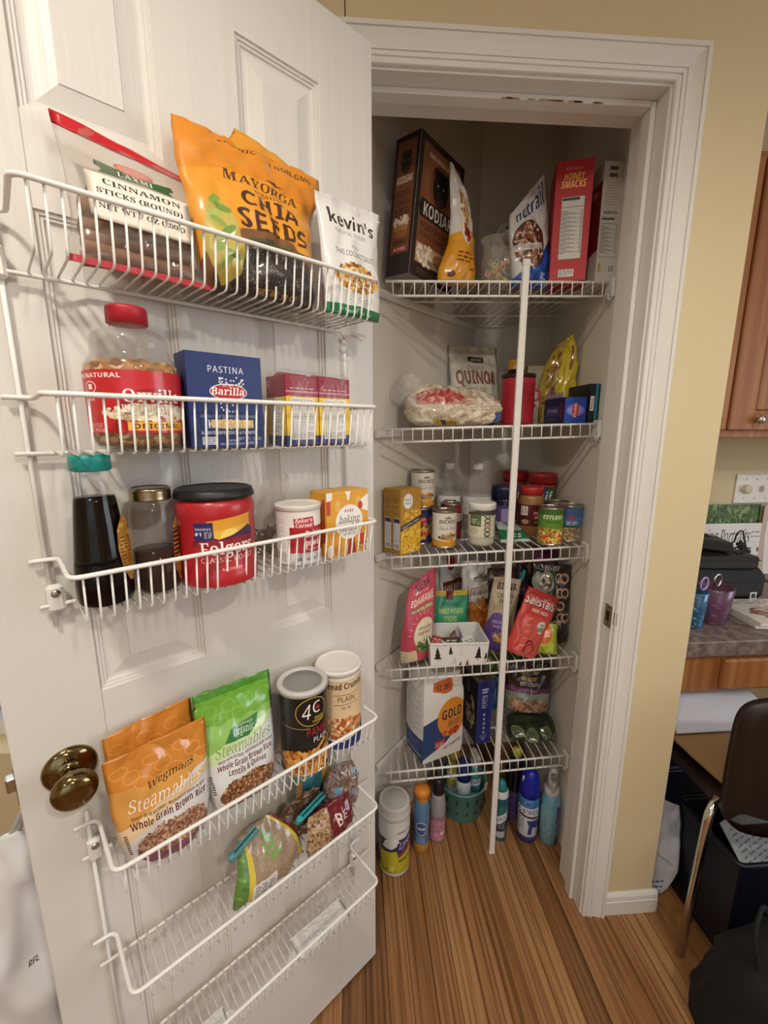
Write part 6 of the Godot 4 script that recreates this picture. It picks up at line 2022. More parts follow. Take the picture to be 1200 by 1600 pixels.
	b.p([[0, 480], [240, 480], [240, 700], [0, 700]], "5a3a86")
	b.t("ROCKIN'", 120, 430, 36, "c8b8dc", 0, 0, {"fit": 140})
	b.t("RANCH", 120, 472, 36, "c8b8dc", 0, 0, {"fit": 120})
	b.bits(150, 560, 70, 40, 40, 12, 20, ["b8924a", "9a7434", "cfae6a"], 4)
	t = sput("chickpea_bag", "beige and purple chickpea snack bag behind the shelf pole", "snack bag", 4, 0.4300, -0.278, 0.12, 0.004, -0.16)
	part("bag", pouch(stand_rows(0.098, 0.228, 0.048, -0.02), 0.003, 124, 18, 28), printed(b, 0.35, 0.4), t)
	# brown bag behind
	b = board(300, 420, "3a2620")
	b.ring(150, 120, 90, 70, 26, "8a5a44", "3a2620")
	b.bits(150, 120, 90, 70, 40, 6, 12, ["a87a5c", "5a3a2c"], 4)
	b.p([[0, 220], [300, 160], [300, 220], [0, 280]], "15110f")
	b.fine(60, 210, 180, 1, 14, 14, "b8a898", 4)
	t = sput("cookie_bag", "dark brown cookie bag behind the chickpea snacks", "snack bag", 4, 0.478, -0.350, 0.15)
	part("bag", pouch(stand_rows(0.105, 0.236, 0.045, -0.03), 0.005, 125, 18, 26), printed(b, 0.3, 0.5), t)
	# red pizza snack bag, tipped over to the right
	b = board(420, 620, "c8443e")
	b.r(0, 0, 420, 60, "b03430")
	b.t("SalesVals", 214, 150, 110, "1f1414", 0, 0, {"fit": 380, "sl": 0.15})
	b.t("SalesVals", 208, 144, 110, "f0e4da", 0, 0, {"fit": 376, "sl": 0.15})
	b.t("MINI PIZZA", 230, 200, 42, "f0e4da", 0, 0, {"fit": 230})
	b.p([[60, 240], [360, 240], [330, 620], [90, 620]], "d25a52")
	b.e(290, 310, 58, 56, "e9e6e0")
	b.t("USDA", 290, 300, 34, "2f5a3c", 0, 0, {"fit": 80})
	b.r(240, 312, 100, 36, "3a6a48")
	b.t("ORGANIC", 290, 340, 24, "e9e6e0", 0, 0, {"fit": 84})
	b.ring(210, 510, 66, 66, 18, "7d1f1f", "d25a52")
	b.ring(210, 510, 34, 34, 8, "7d1f1f", "d25a52")
	b.line(210, 520, 210, 600, 50, "d25a52")
	for i in 5:
		b.line(100, 270 + i * 60, 150, 256 + i * 60, 6, "eab0a4")
	t = sput("pizza_snack_bag", "red snack bag tipped sideways with round white badge", "snack bag", 4, 0.4830, -0.218, 0.20, 0.013, -0.44)
	part("bag", pouch(stand_rows(0.128, 0.200, 0.050, -0.03), 0.004, 126, 20, 30), printed(b, 0.28, 0.6), t)
	# pretzel bag
	b = board(420, 640, "1b1919")
	b.e(130, 150, 120, 90, "8f9486")
	b.e(150, 140, 60, 44, "c9c4b4")
	b.bits(160, 150, 60, 44, 40, 10, 22, ["b8604a", "d8cdb8", "3a5a34"], 4)
	for i in 6:
		b.line(150 + i * 26, 60, 176 + i * 26, 20, 10, "d8d6d0")
	b.t("BUTTER", 130, 300, 50, "e0ded8", 0, 0, {"fit": 170})
	b.t("SNAPS", 150, 390, 76, "e9e7e2", 0, 0, {"fit": 210})
	for k in [[340, 230], [290, 330], [330, 120], [240, 480], [350, 420]]:
		b.ring(k[0] - 28, k[1], 42, 36, 13, "c89a78", "1b1919")
		b.ring(k[0] + 28, k[1], 42, 36, 13, "c89a78", "1b1919")
		b.line(k[0] - 34, k[1] + 20, k[0] + 34, k[1] + 44, 9, "a87858")
	t = sput("pretzel_bag", "black pretzel bag with brown pretzels by the right pantry wall", "snack bag", 4, 0.6160, -0.300, -0.38, 0.004, 0.05)
	part("bag", pouch(stand_rows(0.118, 0.252, 0.060, -0.03), 0.006, 127, 20, 30), printed(b, 0.25, 0.6), t)
	# lime bag in front
	b = board(256, 256, "a9b83a")
	b.e(100, 70, 90, 80, "d0682c")
	b.t("30", 130, 100, 60, "f0d8c0", 0)
	b.bits(150, 190, 80, 40, 24, 10, 20, ["c0cc5a", "8a9a2c"], 4)
	t = sput("lime_pack", "small lime green pack with orange corner at the shelf front", "snack pack", 4, 0.570, -0.226, -0.2)
	part("pack", pouch(sack_rows(0.072, 0.092, 0.034, -0.02), 0.003, 128, 16, 18), printed(b, 0.3, 0.5), t)
	# dark bag held by teal clips
	b = board(256, 384, "2a1c1e")
	b.bits(128, 200, 120, 150, 60, 12, 30, ["3a2628", "1a1214", "4a3034", "2f2a4a"], 4)
	t = sput("clipped_bag", "dark bag rolled shut with teal clips above the red snack bag", "snack bag", 4, 0.548, -0.395, -0.1)
	part("bag", pouch([[0.0, 0.0, -0.050, 0.052, 0.0, 0.03], [0.04, 0.04, -0.056, 0.056, 0.0, 0.05], [0.12, 0.12, -0.056, 0.056, 0.0, 0.045], [0.18, 0.18, -0.046, 0.040, 0.0, 0.03], [0.225, 0.225, -0.018, 0.016, 0.0, 0.014], [0.250, 0.248, -0.030, 0.030, 0.0, 0.008]], 0.006, 129, 18, 26), printed(b, 0.25, 0.6), t)
	clip_on(t, Vector3(0.0, 0.196, 0.018), Vector3(0.1, 0.0, 1.3), 0.050, "2a8f94")
	b = board(200, 384, "6a1f48")
	b.p([[40, 60], [160, 20], [150, 160], [60, 190]], "8a2c5c")
	t = sput("magenta_bag", "magenta snack bag squeezed between pretzels and wall", "snack bag", 4, 0.640, -0.430, -0.4)
	part("bag", pouch(stand_rows(0.085, 0.278, 0.045, -0.02), 0.004, 130, 16, 26), printed(b, 0.3, 0.5), t)

func shelf_five():
	# flour sack
	var b := board(480, 800, "dcd9d4")
	b.p([[110, 50], [350, 40], [372, 110], [330, 150], [250, 160], [170, 140], [104, 120]], "c0612e")
	b.t("12 LBS", 236, 126, 60, "2a1c18", 0, 0, {"fit": 190, "sl": 0.1})
	b.e(330, 400, 186, 190, "d9b27a")
	b.e(330, 400, 180, 184, "d98a2c")
	b.ring(330, 400, 150, 152, 6, "c06a1c", "d98a2c")
	b.p([[0, 420], [150, 360], [330, 580], [250, 640], [0, 760]], "24406e")
	b.e(330, 400, 176, 178, "d98a2c")
	b.t("GOLD", 330, 400, 124, "23284a", 0, 0, {"fit": 270})
	b.t("Medal", 360, 480, 84, "2a2c54", 3, 0, {"sl": 0.3, "fit": 180})
	b.bits(330, 540, 110, 26, 24, 12, 24, ["b8382a", "c85a2a"], 4)
	b.p([[130, 600], [250, 590], [246, 660], [190, 700], [136, 670]], "b0303a")
	b.fine(146, 620, 90, 3, 16, 7, "e6c8c0", 3)
	b.t("ALL PURPOSE", 330, 690, 52, "2a2a30", 0, 0, {"rise": 0.2, "fit": 220})
	b.p([[0, 760], [250, 640], [480, 580], [480, 700], [180, 800], [0, 800]], "dcd9d4")
	b.t("ALL PURPOSE", 350, 690, 46, "2a2a30", 0, 0, {"rise": 0.2, "fit": 220})
	var s := board(300, 800, "cfccc8")
	s.fine(40, 130, 220, 22, 17, 6, "7a7a82", 4)
	s.r(0, 560, 300, 240, "24406e")
	s.r(30, 590, 240, 120, "2a3a7a")
	s.fine(44, 604, 210, 6, 17, 6, "6a78a8", 4)
	s.r(20, 730, 260, 12, "cfccc8")
	var t = sput("flour_sack", "white paper flour sack with orange medal on the lowest shelf", "flour sack", 5, 0.2400, -0.292, 0.38)
	part("sack", block_sack(0.150, 0.292, 0.108, printed(b, 0.6), printed(s, 0.6), mat("paperwhite", "d9d6d0", 0.7)), null, t)
	# blue carton, open at the top
	b = board(160, 560, "1f2a78")
	b.fine(46, 70, 70, 2, 24, 14, "dfe0ea", 2)
	b.fine(50, 130, 60, 6, 20, 10, "c8cae0", 4)
	for i in 5:
		b.e(80, 300 + i * 40, 12, 12, "c8cae0")
	for i in 9:
		b.line(80, 540, 30 + i * 12, 480, 3, "8a94c8")
	s = board(300, 560, "14141f")
	s.fine(90, 60, 60, 5, 26, 14, "6a7488", 4)
	s.bits(170, 330, 70, 150, 40, 16, 34, ["a8905a", "c9b280", "2a2420", "7a6a40"], 4)
	t = sput("blue_carton", "tall blue carton with open top beside the flour sack", "carton", 5, 0.3960, -0.345, 0.20)
	part("carton", carton(0.052, 0.232, 0.115, printed(b, 0.5), printed(s, 0.5), col("5a564e", 0.8)), null, t)
	part("flap", box(Vector3(-0.030, 0.246, 0), Vector3(0.0012, 0.034, 0.10), 0.0, Transform3D(Basis(Vector3.BACK, 0.35), Vector3(0.085, 0.008, 0))), col("6a665e", 0.8), t)
	# blue and olive bag behind the pole
	b = board(256, 420, "5a6a3a")
	b.r(0, 200, 256, 220, "2a5a8a")
	b.bits(128, 120, 110, 80, 40, 14, 30, ["6a7a44", "485a30", "8a8a50"], 4)
	b.bits(128, 300, 100, 80, 24, 12, 30, ["3a70a4", "5a90bc", "20486e"], 5)
	t = sput("blue_snack_bag", "blue and olive bag standing behind the shelf pole", "snack bag", 5, 0.512, -0.480, 0.1)
	part("bag", pouch(stand_rows(0.120, 0.235, 0.07, -0.02), 0.006, 132, 18, 26), printed(b, 0.25, 0.6), t)
	# dark green bag lying, the pistachio bag on top
	b = board(512, 256, "26301f")
	for k in [[90, 110, 60], [230, 150, 74], [380, 110, 56], [460, 180, 40]]:
		for j in 4:
			var rr: float = k[2] * (1.0 - j * 0.24)
			b.ring(k[0], k[1], rr, rr, maxf(4, rr * 0.14), "7c8c62", "26301f")
	t = sput("spiral_print_bag", "dark green bag with spiral print lying under the pistachios", "snack bag", 5, 0.5850, -0.318, -0.1)
	t.scale.y = 0.78
	part("bag", pouch([[0.0, 0.0, -0.080, 0.074, 0.030, 0.030], [0.012, 0.012, -0.086, 0.080, 0.022, 0.070], [0.030, 0.034, -0.086, 0.080, 0.004, 0.090], [0.050, 0.056, -0.080, 0.076, -0.012, 0.070], [0.062, 0.066, -0.070, 0.070, -0.024, 0.020]], 0.007, 133, 26, 22, 0.35), printed(b, 0.22, 0.7), t)
	b = board(512, 460, "2a1416")
	b.bits(256, 60, 240, 60, 24, 14, 40, ["3a1c1c", "1c0e10", "4a2624"], 4)
	b.t("Wegmans", 270, 110, 46, "c8b070", 3, 0, {"sl": 0.3})
	b.p([[180, 130], [360, 130], [350, 160], [190, 160]], "b89a5a")
	b.t("PISTACHIOS", 270, 206, 48, "dcd6c8", 2, 0, {"fit": 210})
	b.r(0, 222, 512, 46, "6a2c58")
	b.t("Dry Roasted", 270, 256, 32, "c8a8bc", 3)
	b.r(0, 268, 512, 192, "8a9484")
	b.bits(256, 380, 220, 64, 240, 10, 18, ["8a6048", "a87a5c", "6e4a38", "b8947a"], 6)
	b.fine(200, 430, 160, 1, 14, 10, "b89a80", 3)
	t = sput("pistachio_bag", "pistachio bag with dark top, purple band and clear window", "nut bag", 5, 0.5850, -0.368, -0.22, 0.053)
	part("bag", pouch(stand_rows(0.160, 0.172, 0.060, -0.02), 0.004, 134, 22, 26), printed(b, 0.2, 0.8), t)
	b = board(256, 256, "3f6a2c")
	b.bits(128, 100, 110, 90, 40, 16, 36, ["5a8a3a", "7aa84c", "2f5424", "95bc5e"], 4)
	t = sput("green_leaf_bag", "bright green bag peeking over the pistachio bag", "snack bag", 5, 0.612, -0.500, -0.1)
	part("bag", pouch(stand_rows(0.120, 0.282, 0.05, -0.02), 0.006, 135, 18, 26), printed(b, 0.25, 0.6), t)

func block_sack(w: float, h: float, d: float, fm: Material, sm: Material, tm: Material) -> ArrayMesh:
	# a paper sack: bulging printed faces, creased sides, folded top
	var am := ArrayMesh.new()
	var nz := FastNoiseLite.new()
	nz.seed = 77
	nz.frequency = 14.0
	var F := func(u: float, v: float, face: int) -> Vector3:
		# face 0 front, 1 right, 2 back, 3 left; u runs left to right seen from outside
		var top := smoothstep(0.72, 1.0, v)
		var foot := smoothstep(0.12, 0.0, v)
		var x := w * 0.5 * (1.0 - 0.10 * top - 0.03 * foot)
		var z := d * 0.5 * (1.0 - 0.22 * top - 0.05 * foot)
		var bl := 0.010 * sin(PI * u) * sin(PI * clampf(v, 0, 1))
		var p := Vector3.ZERO
		match face:
			0: p = Vector3(lerpf(-x, x, u), h * v, z + bl)
			1: p = Vector3(x + bl, h * v, lerpf(z, -z, u))
			2: p = Vector3(lerpf(x, -x, u), h * v, -z - bl)
			3: p = Vector3(-x - bl, h * v, lerpf(-z, z, u))
		var k := 0.0035 * (0.4 + top * 1.6)
		return p + Vector3(nz.get_noise_3dv(p * 3.0), 0.0, nz.get_noise_3dv(p * 3.0 + Vector3(5, 0, 0))) * k
	for face in 4:
		var st := tool(true)
		for i in 12:
			for j in 20:
				var u0 := i / 12.0
				var u1 := (i + 1) / 12.0
				var v0 := j / 20.0
				var v1 := (j + 1) / 20.0
				q4(st, F.call(u0, v0, face), F.call(u1, v0, face), F.call(u1, v1, face), F.call(u0, v1, face), Vector2(u0, 1 - v0), Vector2(u1, 1 - v0), Vector2(u1, 1 - v1), Vector2(u0, 1 - v1))
		st.generate_normals()
		st.commit(am)
		am.surface_set_material(face, fm if face % 2 == 0 else sm)
	var st2 := tool(true)
	for yv in [0.0, 1.0]:
		var c := Vector3(0, h * yv + (0.012 if yv > 0 else 0.0), 0)
		for face in 4:
			for i in 12:
				var a: Vector3 = F.call(i / 12.0, yv, face)
				var b: Vector3 = F.call((i + 1) / 12.0, yv, face)
				if yv > 0:
					t3(st2, a, b, c)
				else:
					t3(st2, b, a, c)
	st2.generate_normals()
	st2.commit(am)
	am.surface_set_material(4, tm)
	return am

# ---------------------------------------------------------------- goods on the pantry floor
func build_floor_goods():
	# wipes tub
	var b := board(900, 560, "d8d5cf")
	b.r(0, 190, 900, 370, "2a2340")
	b.p([[360, 200], [470, 170], [500, 230], [420, 290], [330, 280]], "e2e0dc")
	b.p([[300, 330], [640, 280], [640, 540], [300, 560]], "c3b52c")
	b.p([[470, 230], [640, 150], [640, 270], [470, 350]], "2a2360")
	b.p([[480, 330], [640, 250], [640, 300], [480, 380]], "7a2a4a")
	b.t("Lysol", 562, 268, 92, "efedf2", 3, 0, {"sl": 0.25, "rise": 0.35, "fit": 150})
	b.t("DISINFECTING", 540, 130, 26, "4a3a7a", 0, 0, {"fit": 150})
	b.t("Wipes", 560, 420, 50, "3a3a18", 0, 0, {"rise": 0.2})
	b.bits(400, 500, 60, 26, 20, 10, 20, ["e0d44a", "8a8420"], 4)
	b.r(0, 520, 900, 40, "d9d8cf")
	b.r(200, 520, 500, 24, "b8ac2a")
	var t = thing("wipes_tub", "white tub of wipes with grey lid and yellow label on the floor", "wipes tub", Vector3(0.0985, 0, -0.186), -0.05)
	part("tub", lathe([[0.0, 0.001, 1], [0.046, 0.0, 1], [0.0495, 0.004, 2], [0.0500, 0.012, 2], [0.0500, 0.205, 2], [0.0485, 0.214, 2]], 44, 1, 1, [0.008, 0.205]), printed(b, 0.4, 0.3), t)
	part("lid", lathe([[0.0, 0.2440, 1], [0.0400, 0.2440, 1], [0.0440, 0.2450, 1], [0.0468, 0.2435, 1], [0.0482, 0.2390, 2], [0.0490, 0.2200, 2], [0.0500, 0.2170, 2], [0.0512, 0.2150, 2], [0.0515, 0.2020, 2], [0.0498, 0.2000, 3]], 44), mat("tublid", "c9c6c0", 0.35), t)
	part("dial", lathe([[0.0, 0.2458], [0.036, 0.2456], [0.0385, 0.2442]], 40), mat("tubdial", "b9b6b0", 0.35), t)
	# air freshener with orange cap
	b = board(512, 420, "5a7fa8")
	b.r(0, 330, 512, 90, "c08a34")
	b.r(0, 250, 512, 60, "4a6f9c")
	b.ring(256, 190, 62, 62, 6, "d8e0ea", "3a5a8c")
	b.t("febreze", 256, 200, 36, "eef2f6", 0, 0, {"fit": 104})
	b.fine(200, 270, 110, 3, 16, 5, "b8c8dc", 3)
	t = thing("air_freshener", "slim blue air freshener with orange cap on the floor", "spray bottle", Vector3(0.1930, 0, -0.228), -0.2)
	part("can", lathe([[0.0, 0.001], [0.022, 0.0], [0.0258, 0.004], [0.0262, 0.03], [0.0240, 0.07], [0.0262, 0.13], [0.0255, 0.165], [0.0210, 0.185], [0.0165, 0.197], [0.0, 0.197]], 36, 1, 1, [0.0, 0.18]), printed(b, 0.35, 0.5), t)
	part("collar", lathe([[0.0175, 0.212], [0.019, 0.206], [0.0180, 0.192]], 32), mat("yellowcollar", "c99a2c", 0.4), t)
	part("cap", lathe([[0.0, 0.240], [0.016, 0.239], [0.0245, 0.232], [0.0262, 0.224], [0.0250, 0.214], [0.0205, 0.207], [0.0, 0.207]], 36, 1.0, 1.0), mat("orangecap", "d8822c", 0.4), t)
	part("trigger", box(Vector3(0, 0.208, 0.021), Vector3(0.012, 0.026, 0.008), 0.003), mat("orangecap"), t)
	# pink label spray
	b = board(512, 300, "c48a9c")
	b.bits(256, 150, 260, 150, 200, 4, 9, ["d8a8b6", "b0708a", "e4c4cc"], 4)
	b.r(0, 0, 512, 12, "8a3a5a")
	b.t("MRS. MEYER'S", 256, 52, 36, "6a2a44", 2, 0, {"fit": 190})
	b.e(310, 200, 22, 22, "efe4e6")
	b.fine(200, 90, 110, 6, 18, 6, "8a4a64", 4)
	t = thing("pink_spray_bottle", "grey spray bottle with pink floral label and black top", "spray bottle", Vector3(0.2545, 0, -0.263), -0.2)
	part("bottle", lathe([[0.0, 0.001], [0.023, 0.0], [0.0262, 0.004], [0.0265, 0.125], [0.0260, 0.145], [0.0215, 0.168], [0.0180, 0.185], [0.0, 0.186]], 36), mat("greybottle", "9c9a9c", 0.3), t)
	part("label", lathe([[0.0269, 0.100], [0.0269, 0.010]], 36), printed(b, 0.4), t)
	part("top", lathe([[0.0, 0.235], [0.013, 0.234], [0.0185, 0.222], [0.0200, 0.195], [0.0190, 0.180], [0.0, 0.180]], 32), mat("blacktop", "141318", 0.4), t)
	# teal basket and the bottles in it
	t = thing("plastic_basket", "round teal plastic basket holding cleaning bottles", "basket", Vector3(0.3660, 0, -0.376))
	var teal := mat("tealbasket", "5f9a94", 0.4)
	part("shell", lathe([[0.0, 0.004, 1], [0.066, 0.003, 1], [0.070, 0.0, 2], [0.074, 0.004, 2], [0.0865, 0.122, 2], [0.0900, 0.124, 2], [0.0900, 0.129, 2], [0.0850, 0.129, 2], [0.0835, 0.122, 2], [0.0712, 0.007, 3], [0.0, 0.007, 3]], 44), teal, t)
	for i in 14:
		var a := TAU * i / 14.0
		for yy in [0.042, 0.090]:
			var r: float = 0.0742 + (yy - 0.004) * 0.1059
			var o := part("slot", box(Vector3.ZERO, Vector3(0.008, 0.012 if yy < 0.06 else 0.024, 0.0012), 0.0004), mat("slot", "1f3a38", 0.8), t, Vector3(sin(a) * r, yy, cos(a) * r))
			o.rotation = Vector3(0.10, a, 0)
	var bl := ["blue capped bottle with white label in the teal basket", "teal bottle with grey trigger head in the teal basket", "yellow nozzled bottle at the back of the teal basket"]
	var bp := [[-0.004, 0.036], [0.040, 0.010], [-0.026, -0.022]]
	for i in 3:
		b = board(384, 256, ["c9d4dc", "3f8a90", "b9b04a"][i])
		if i == 0:
			for k in 6:
				b.r(0, 120 + k * 22, 384, 8, "8aa0b4")
				b.r(120 + k * 26, 100, 8, 156, "8aa0b4")
		else:
			b.r(0, 60, 384, 50, "d6dade")
			b.r(0, 150, 384, 40, "d6dade")
			b.fine(130, 70, 120, 2, 16, 8, "5a6a74", 3)
		var o = thing("cleaner_bottle", bl[i], "cleaner bottle", t.position + Vector3(bp[i][0], 0.0075, bp[i][1]), 0.1, "bottles in the teal basket")
		part("bottle", lathe([[0.0, 0.001], [0.022, 0.0], [0.0265, 0.005], [0.0270, 0.120], [0.0255, 0.150], [0.0180, 0.170], [0.0140, 0.180], [0.0, 0.180]], 32, 1, 1, [0.05, 0.165]), printed(b, 0.35, 0.4), o)
		if i == 0:
			part("cap", lathe([[0.0, 0.222], [0.018, 0.221], [0.0235, 0.215], [0.0258, 0.175], [0.0262, 0.150], [0.0, 0.149]], 32), mat("bluecap", "1c2f6a", 0.35), o)
		elif i == 1:
			part("neck", lathe([[0.0, 0.205], [0.0130, 0.204], [0.0140, 0.180], [0.0160, 0.176]], 28), mat("greytrig", "b4b2b0", 0.4), o)
			part("spray_head", box(Vector3(0, 0.222, 0.012), Vector3(0.024, 0.034, 0.058), 0.008), mat("greytrig"), o)
			part("trigger", box(Vector3(0, 0.190, 0.034), Vector3(0.010, 0.040, 0.007), 0.003, Transform3D(Basis(Vector3.RIGHT, 0.2), Vector3(0, 0.006, 0.034))), mat("greytrig"), o)
		else:
			part("nozzle", lathe([[0.0, 0.262], [0.010, 0.260], [0.0170, 0.250], [0.0190, 0.222], [0.0150, 0.205], [0.0190, 0.200], [0.0210, 0.180], [0.0, 0.179]], 28), mat("yellownoz", "b9a63a", 0.4), o)
	# teal aerosol
	b = board(512, 420, "1f6a70")
	b.r(0, 0, 512, 60, "16555c")
	b.p([[170, 190], [350, 110], [350, 190], [170, 270]], "dfe6e8")
	b.t("Lysol", 260, 206, 72, "1d3a5a", 3, 0, {"sl": 0.25, "rise": 0.4, "fit": 150})
	b.p([[160, 260], [360, 200], [360, 290], [160, 320]], "1d2f54")
	b.r(190, 310, 130, 60, "cfd8da")
	b.fine(200, 230, 130, 3, 20, 6, "b8c8d0", 3)
	t = thing("teal_aerosol", "teal aerosol can with white collar standing by the pole", "aerosol can", Vector3(0.4665, 0, -0.252), -0.35)
	part("can", lathe([[0.0, 0.001], [0.024, 0.0], [0.0262, 0.003], [0.0262, 0.165], [0.0225, 0.180], [0.0, 0.181]], 36, 1, 1, [0.0, 0.166]), printed(b, 0.3, 0.5), t)
	part("foot_rim", lathe([[0.0264, 0.006], [0.0272, 0.003], [0.0262, 0.0]], 32), M.steel, t)
	part("collar", lathe([[0.0200, 0.192], [0.0248, 0.186], [0.0256, 0.172], [0.0250, 0.168]], 36), mat("whitecollar", "d4d8d8", 0.35), t)
	part("cap", lathe([[0.0, 0.226], [0.008, 0.225], [0.0150, 0.216], [0.0185, 0.200], [0.0195, 0.186], [0.0, 0.185]], 32), mat("tealcap2", "1f7f86", 0.35), t)
	# purple cleaner with black shoulder
	b = board(384, 256, "4a3a74")
	b.fine(120, 20, 150, 9, 16, 5, "6a5a94", 4)
	b.r(130, 180, 70, 64, "7a6aa0")
	b.r(138, 188, 54, 48, "5a4a84")
	t = thing("purple_cleaner", "purple cleaner bottle with black shoulder and yellow cap", "cleaner bottle", Vector3(0.5500, 0, -0.335), -0.3)
	part("bottle", lathe([[0.0, 0.001], [0.032, 0.0], [0.0355, 0.004], [0.0360, 0.120]], 36), printed(b, 0.3, 0.4), t)
	part("shoulder", lathe([[0.0360, 0.120], [0.0355, 0.190], [0.0320, 0.215], [0.0220, 0.235], [0.0150, 0.244], [0.0, 0.245]], 36), mat("blackshoulder", "17151d", 0.15), t)
	part("cap", lathe([[0.0, 0.276], [0.012, 0.275], [0.0160, 0.266], [0.0168, 0.245], [0.0, 0.244]], 28), mat("yellowcap2", "bdb23a", 0.4), t)
	# blue aerosol
	b = board(512, 560, "20409a")
	b.r(0, 0, 512, 90, "3a78b8")
	b.ring(256, 50, 30, 30, 5, "8ab0d8", "3a68b0")
	b.p([[150, 100], [380, 100], [380, 470], [340, 500], [170, 480], [150, 440]], "d8dce2")
	b.t("Lysol", 262, 175, 96, "1f2a6a", 3, 0, {"sl": 0.25, "fit": 200})
	b.p([[170, 190], [350, 215], [350, 240], [170, 215]], "2a2a3a")
	b.fine(160, 240, 70, 8, 20, 7, "4a5a8a", 4)
	b.p([[250, 260], [350, 250], [370, 330], [330, 360], [300, 340], [290, 440], [262, 440], [270, 330]], "1f3a8a")
	b.r(150, 470, 230, 30, "2a4aa0")
	b.r(0, 500, 512, 60, "1c2a6a")
	t = thing("blue_aerosol", "blue disinfectant aerosol can with tall domed blue cap", "aerosol can", Vector3(0.5635, 0, -0.2480), -0.42)
	part("can", lathe([[0.0, 0.001], [0.031, 0.0], [0.0340, 0.004], [0.0345, 0.160], [0.0330, 0.176], [0.0, 0.178]], 40, 1, 1, [0.0, 0.170]), printed(b, 0.3, 0.5), t)
	part("cap", lathe([[0.0, 0.268], [0.010, 0.267], [0.0190, 0.261], [0.0265, 0.247], [0.0315, 0.224], [0.0335, 0.196], [0.0338, 0.172], [0.0, 0.171]], 40), mat("bluedome", "14229a", 0.28), t)
	part("window", box(Vector3(-0.022, 0.236, 0.0185), Vector3(0.006, 0.022, 0.003), 0.001, Transform3D(Basis(Vector3.UP, -0.0), Vector3.ZERO)), mat("whitecollar"), t)
	# clear spray bottle with white trigger
	b = board(512, 420, "6fa8bc")
	b.r(300, 40, 130, 380, "27407c")
	b.r(300, 190, 130, 60, "4a4a80")
	b.fine(160, 60, 110, 14, 24, 8, "a8ccd8", 4)
	b.p([[120, 40], [160, 40], [140, 120]], "1f3a54")
	t = thing("window_spray_bottle", "pale blue spray bottle with white trigger by the right wall", "spray bottle", Vector3(0.6330, 0, -0.2330), -0.35)
	part("bottle", lathe([[0.0, 0.001], [0.030, 0.0], [0.0335, 0.004], [0.0335, 0.135], [0.0300, 0.165], [0.0225, 0.185], [0.0, 0.186]], 36, 1, 1, [0.0, 0.165]), printed(b, 0.15, 0.8), t)
	part("collar", lathe([[0.0160, 0.208], [0.0235, 0.203], [0.0245, 0.190], [0.0235, 0.184]], 36), mat("whitetrig", "cfccc8", 0.4), t)
	part("spray_head", lathe([[0.0, 0.285], [0.014, 0.282], [0.0185, 0.268], [0.0205, 0.235], [0.0190, 0.205], [0.0, 0.204]], 28, 0.8, 1.1), mat("whitetrig"), t)
	part("trigger", box(Vector3(0, 0.0, 0.0), Vector3(0.012, 0.052, 0.009), 0.003, Transform3D(Basis(Vector3.RIGHT, 0.35), Vector3(0.0, 0.226, 0.031))), mat("whitetrig"), t)
	part("nozzle", box(Vector3(0, 0.263, 0.026), Vector3(0.018, 0.018, 0.016), 0.003), mat("greynoz", "7d7a78", 0.5), t)

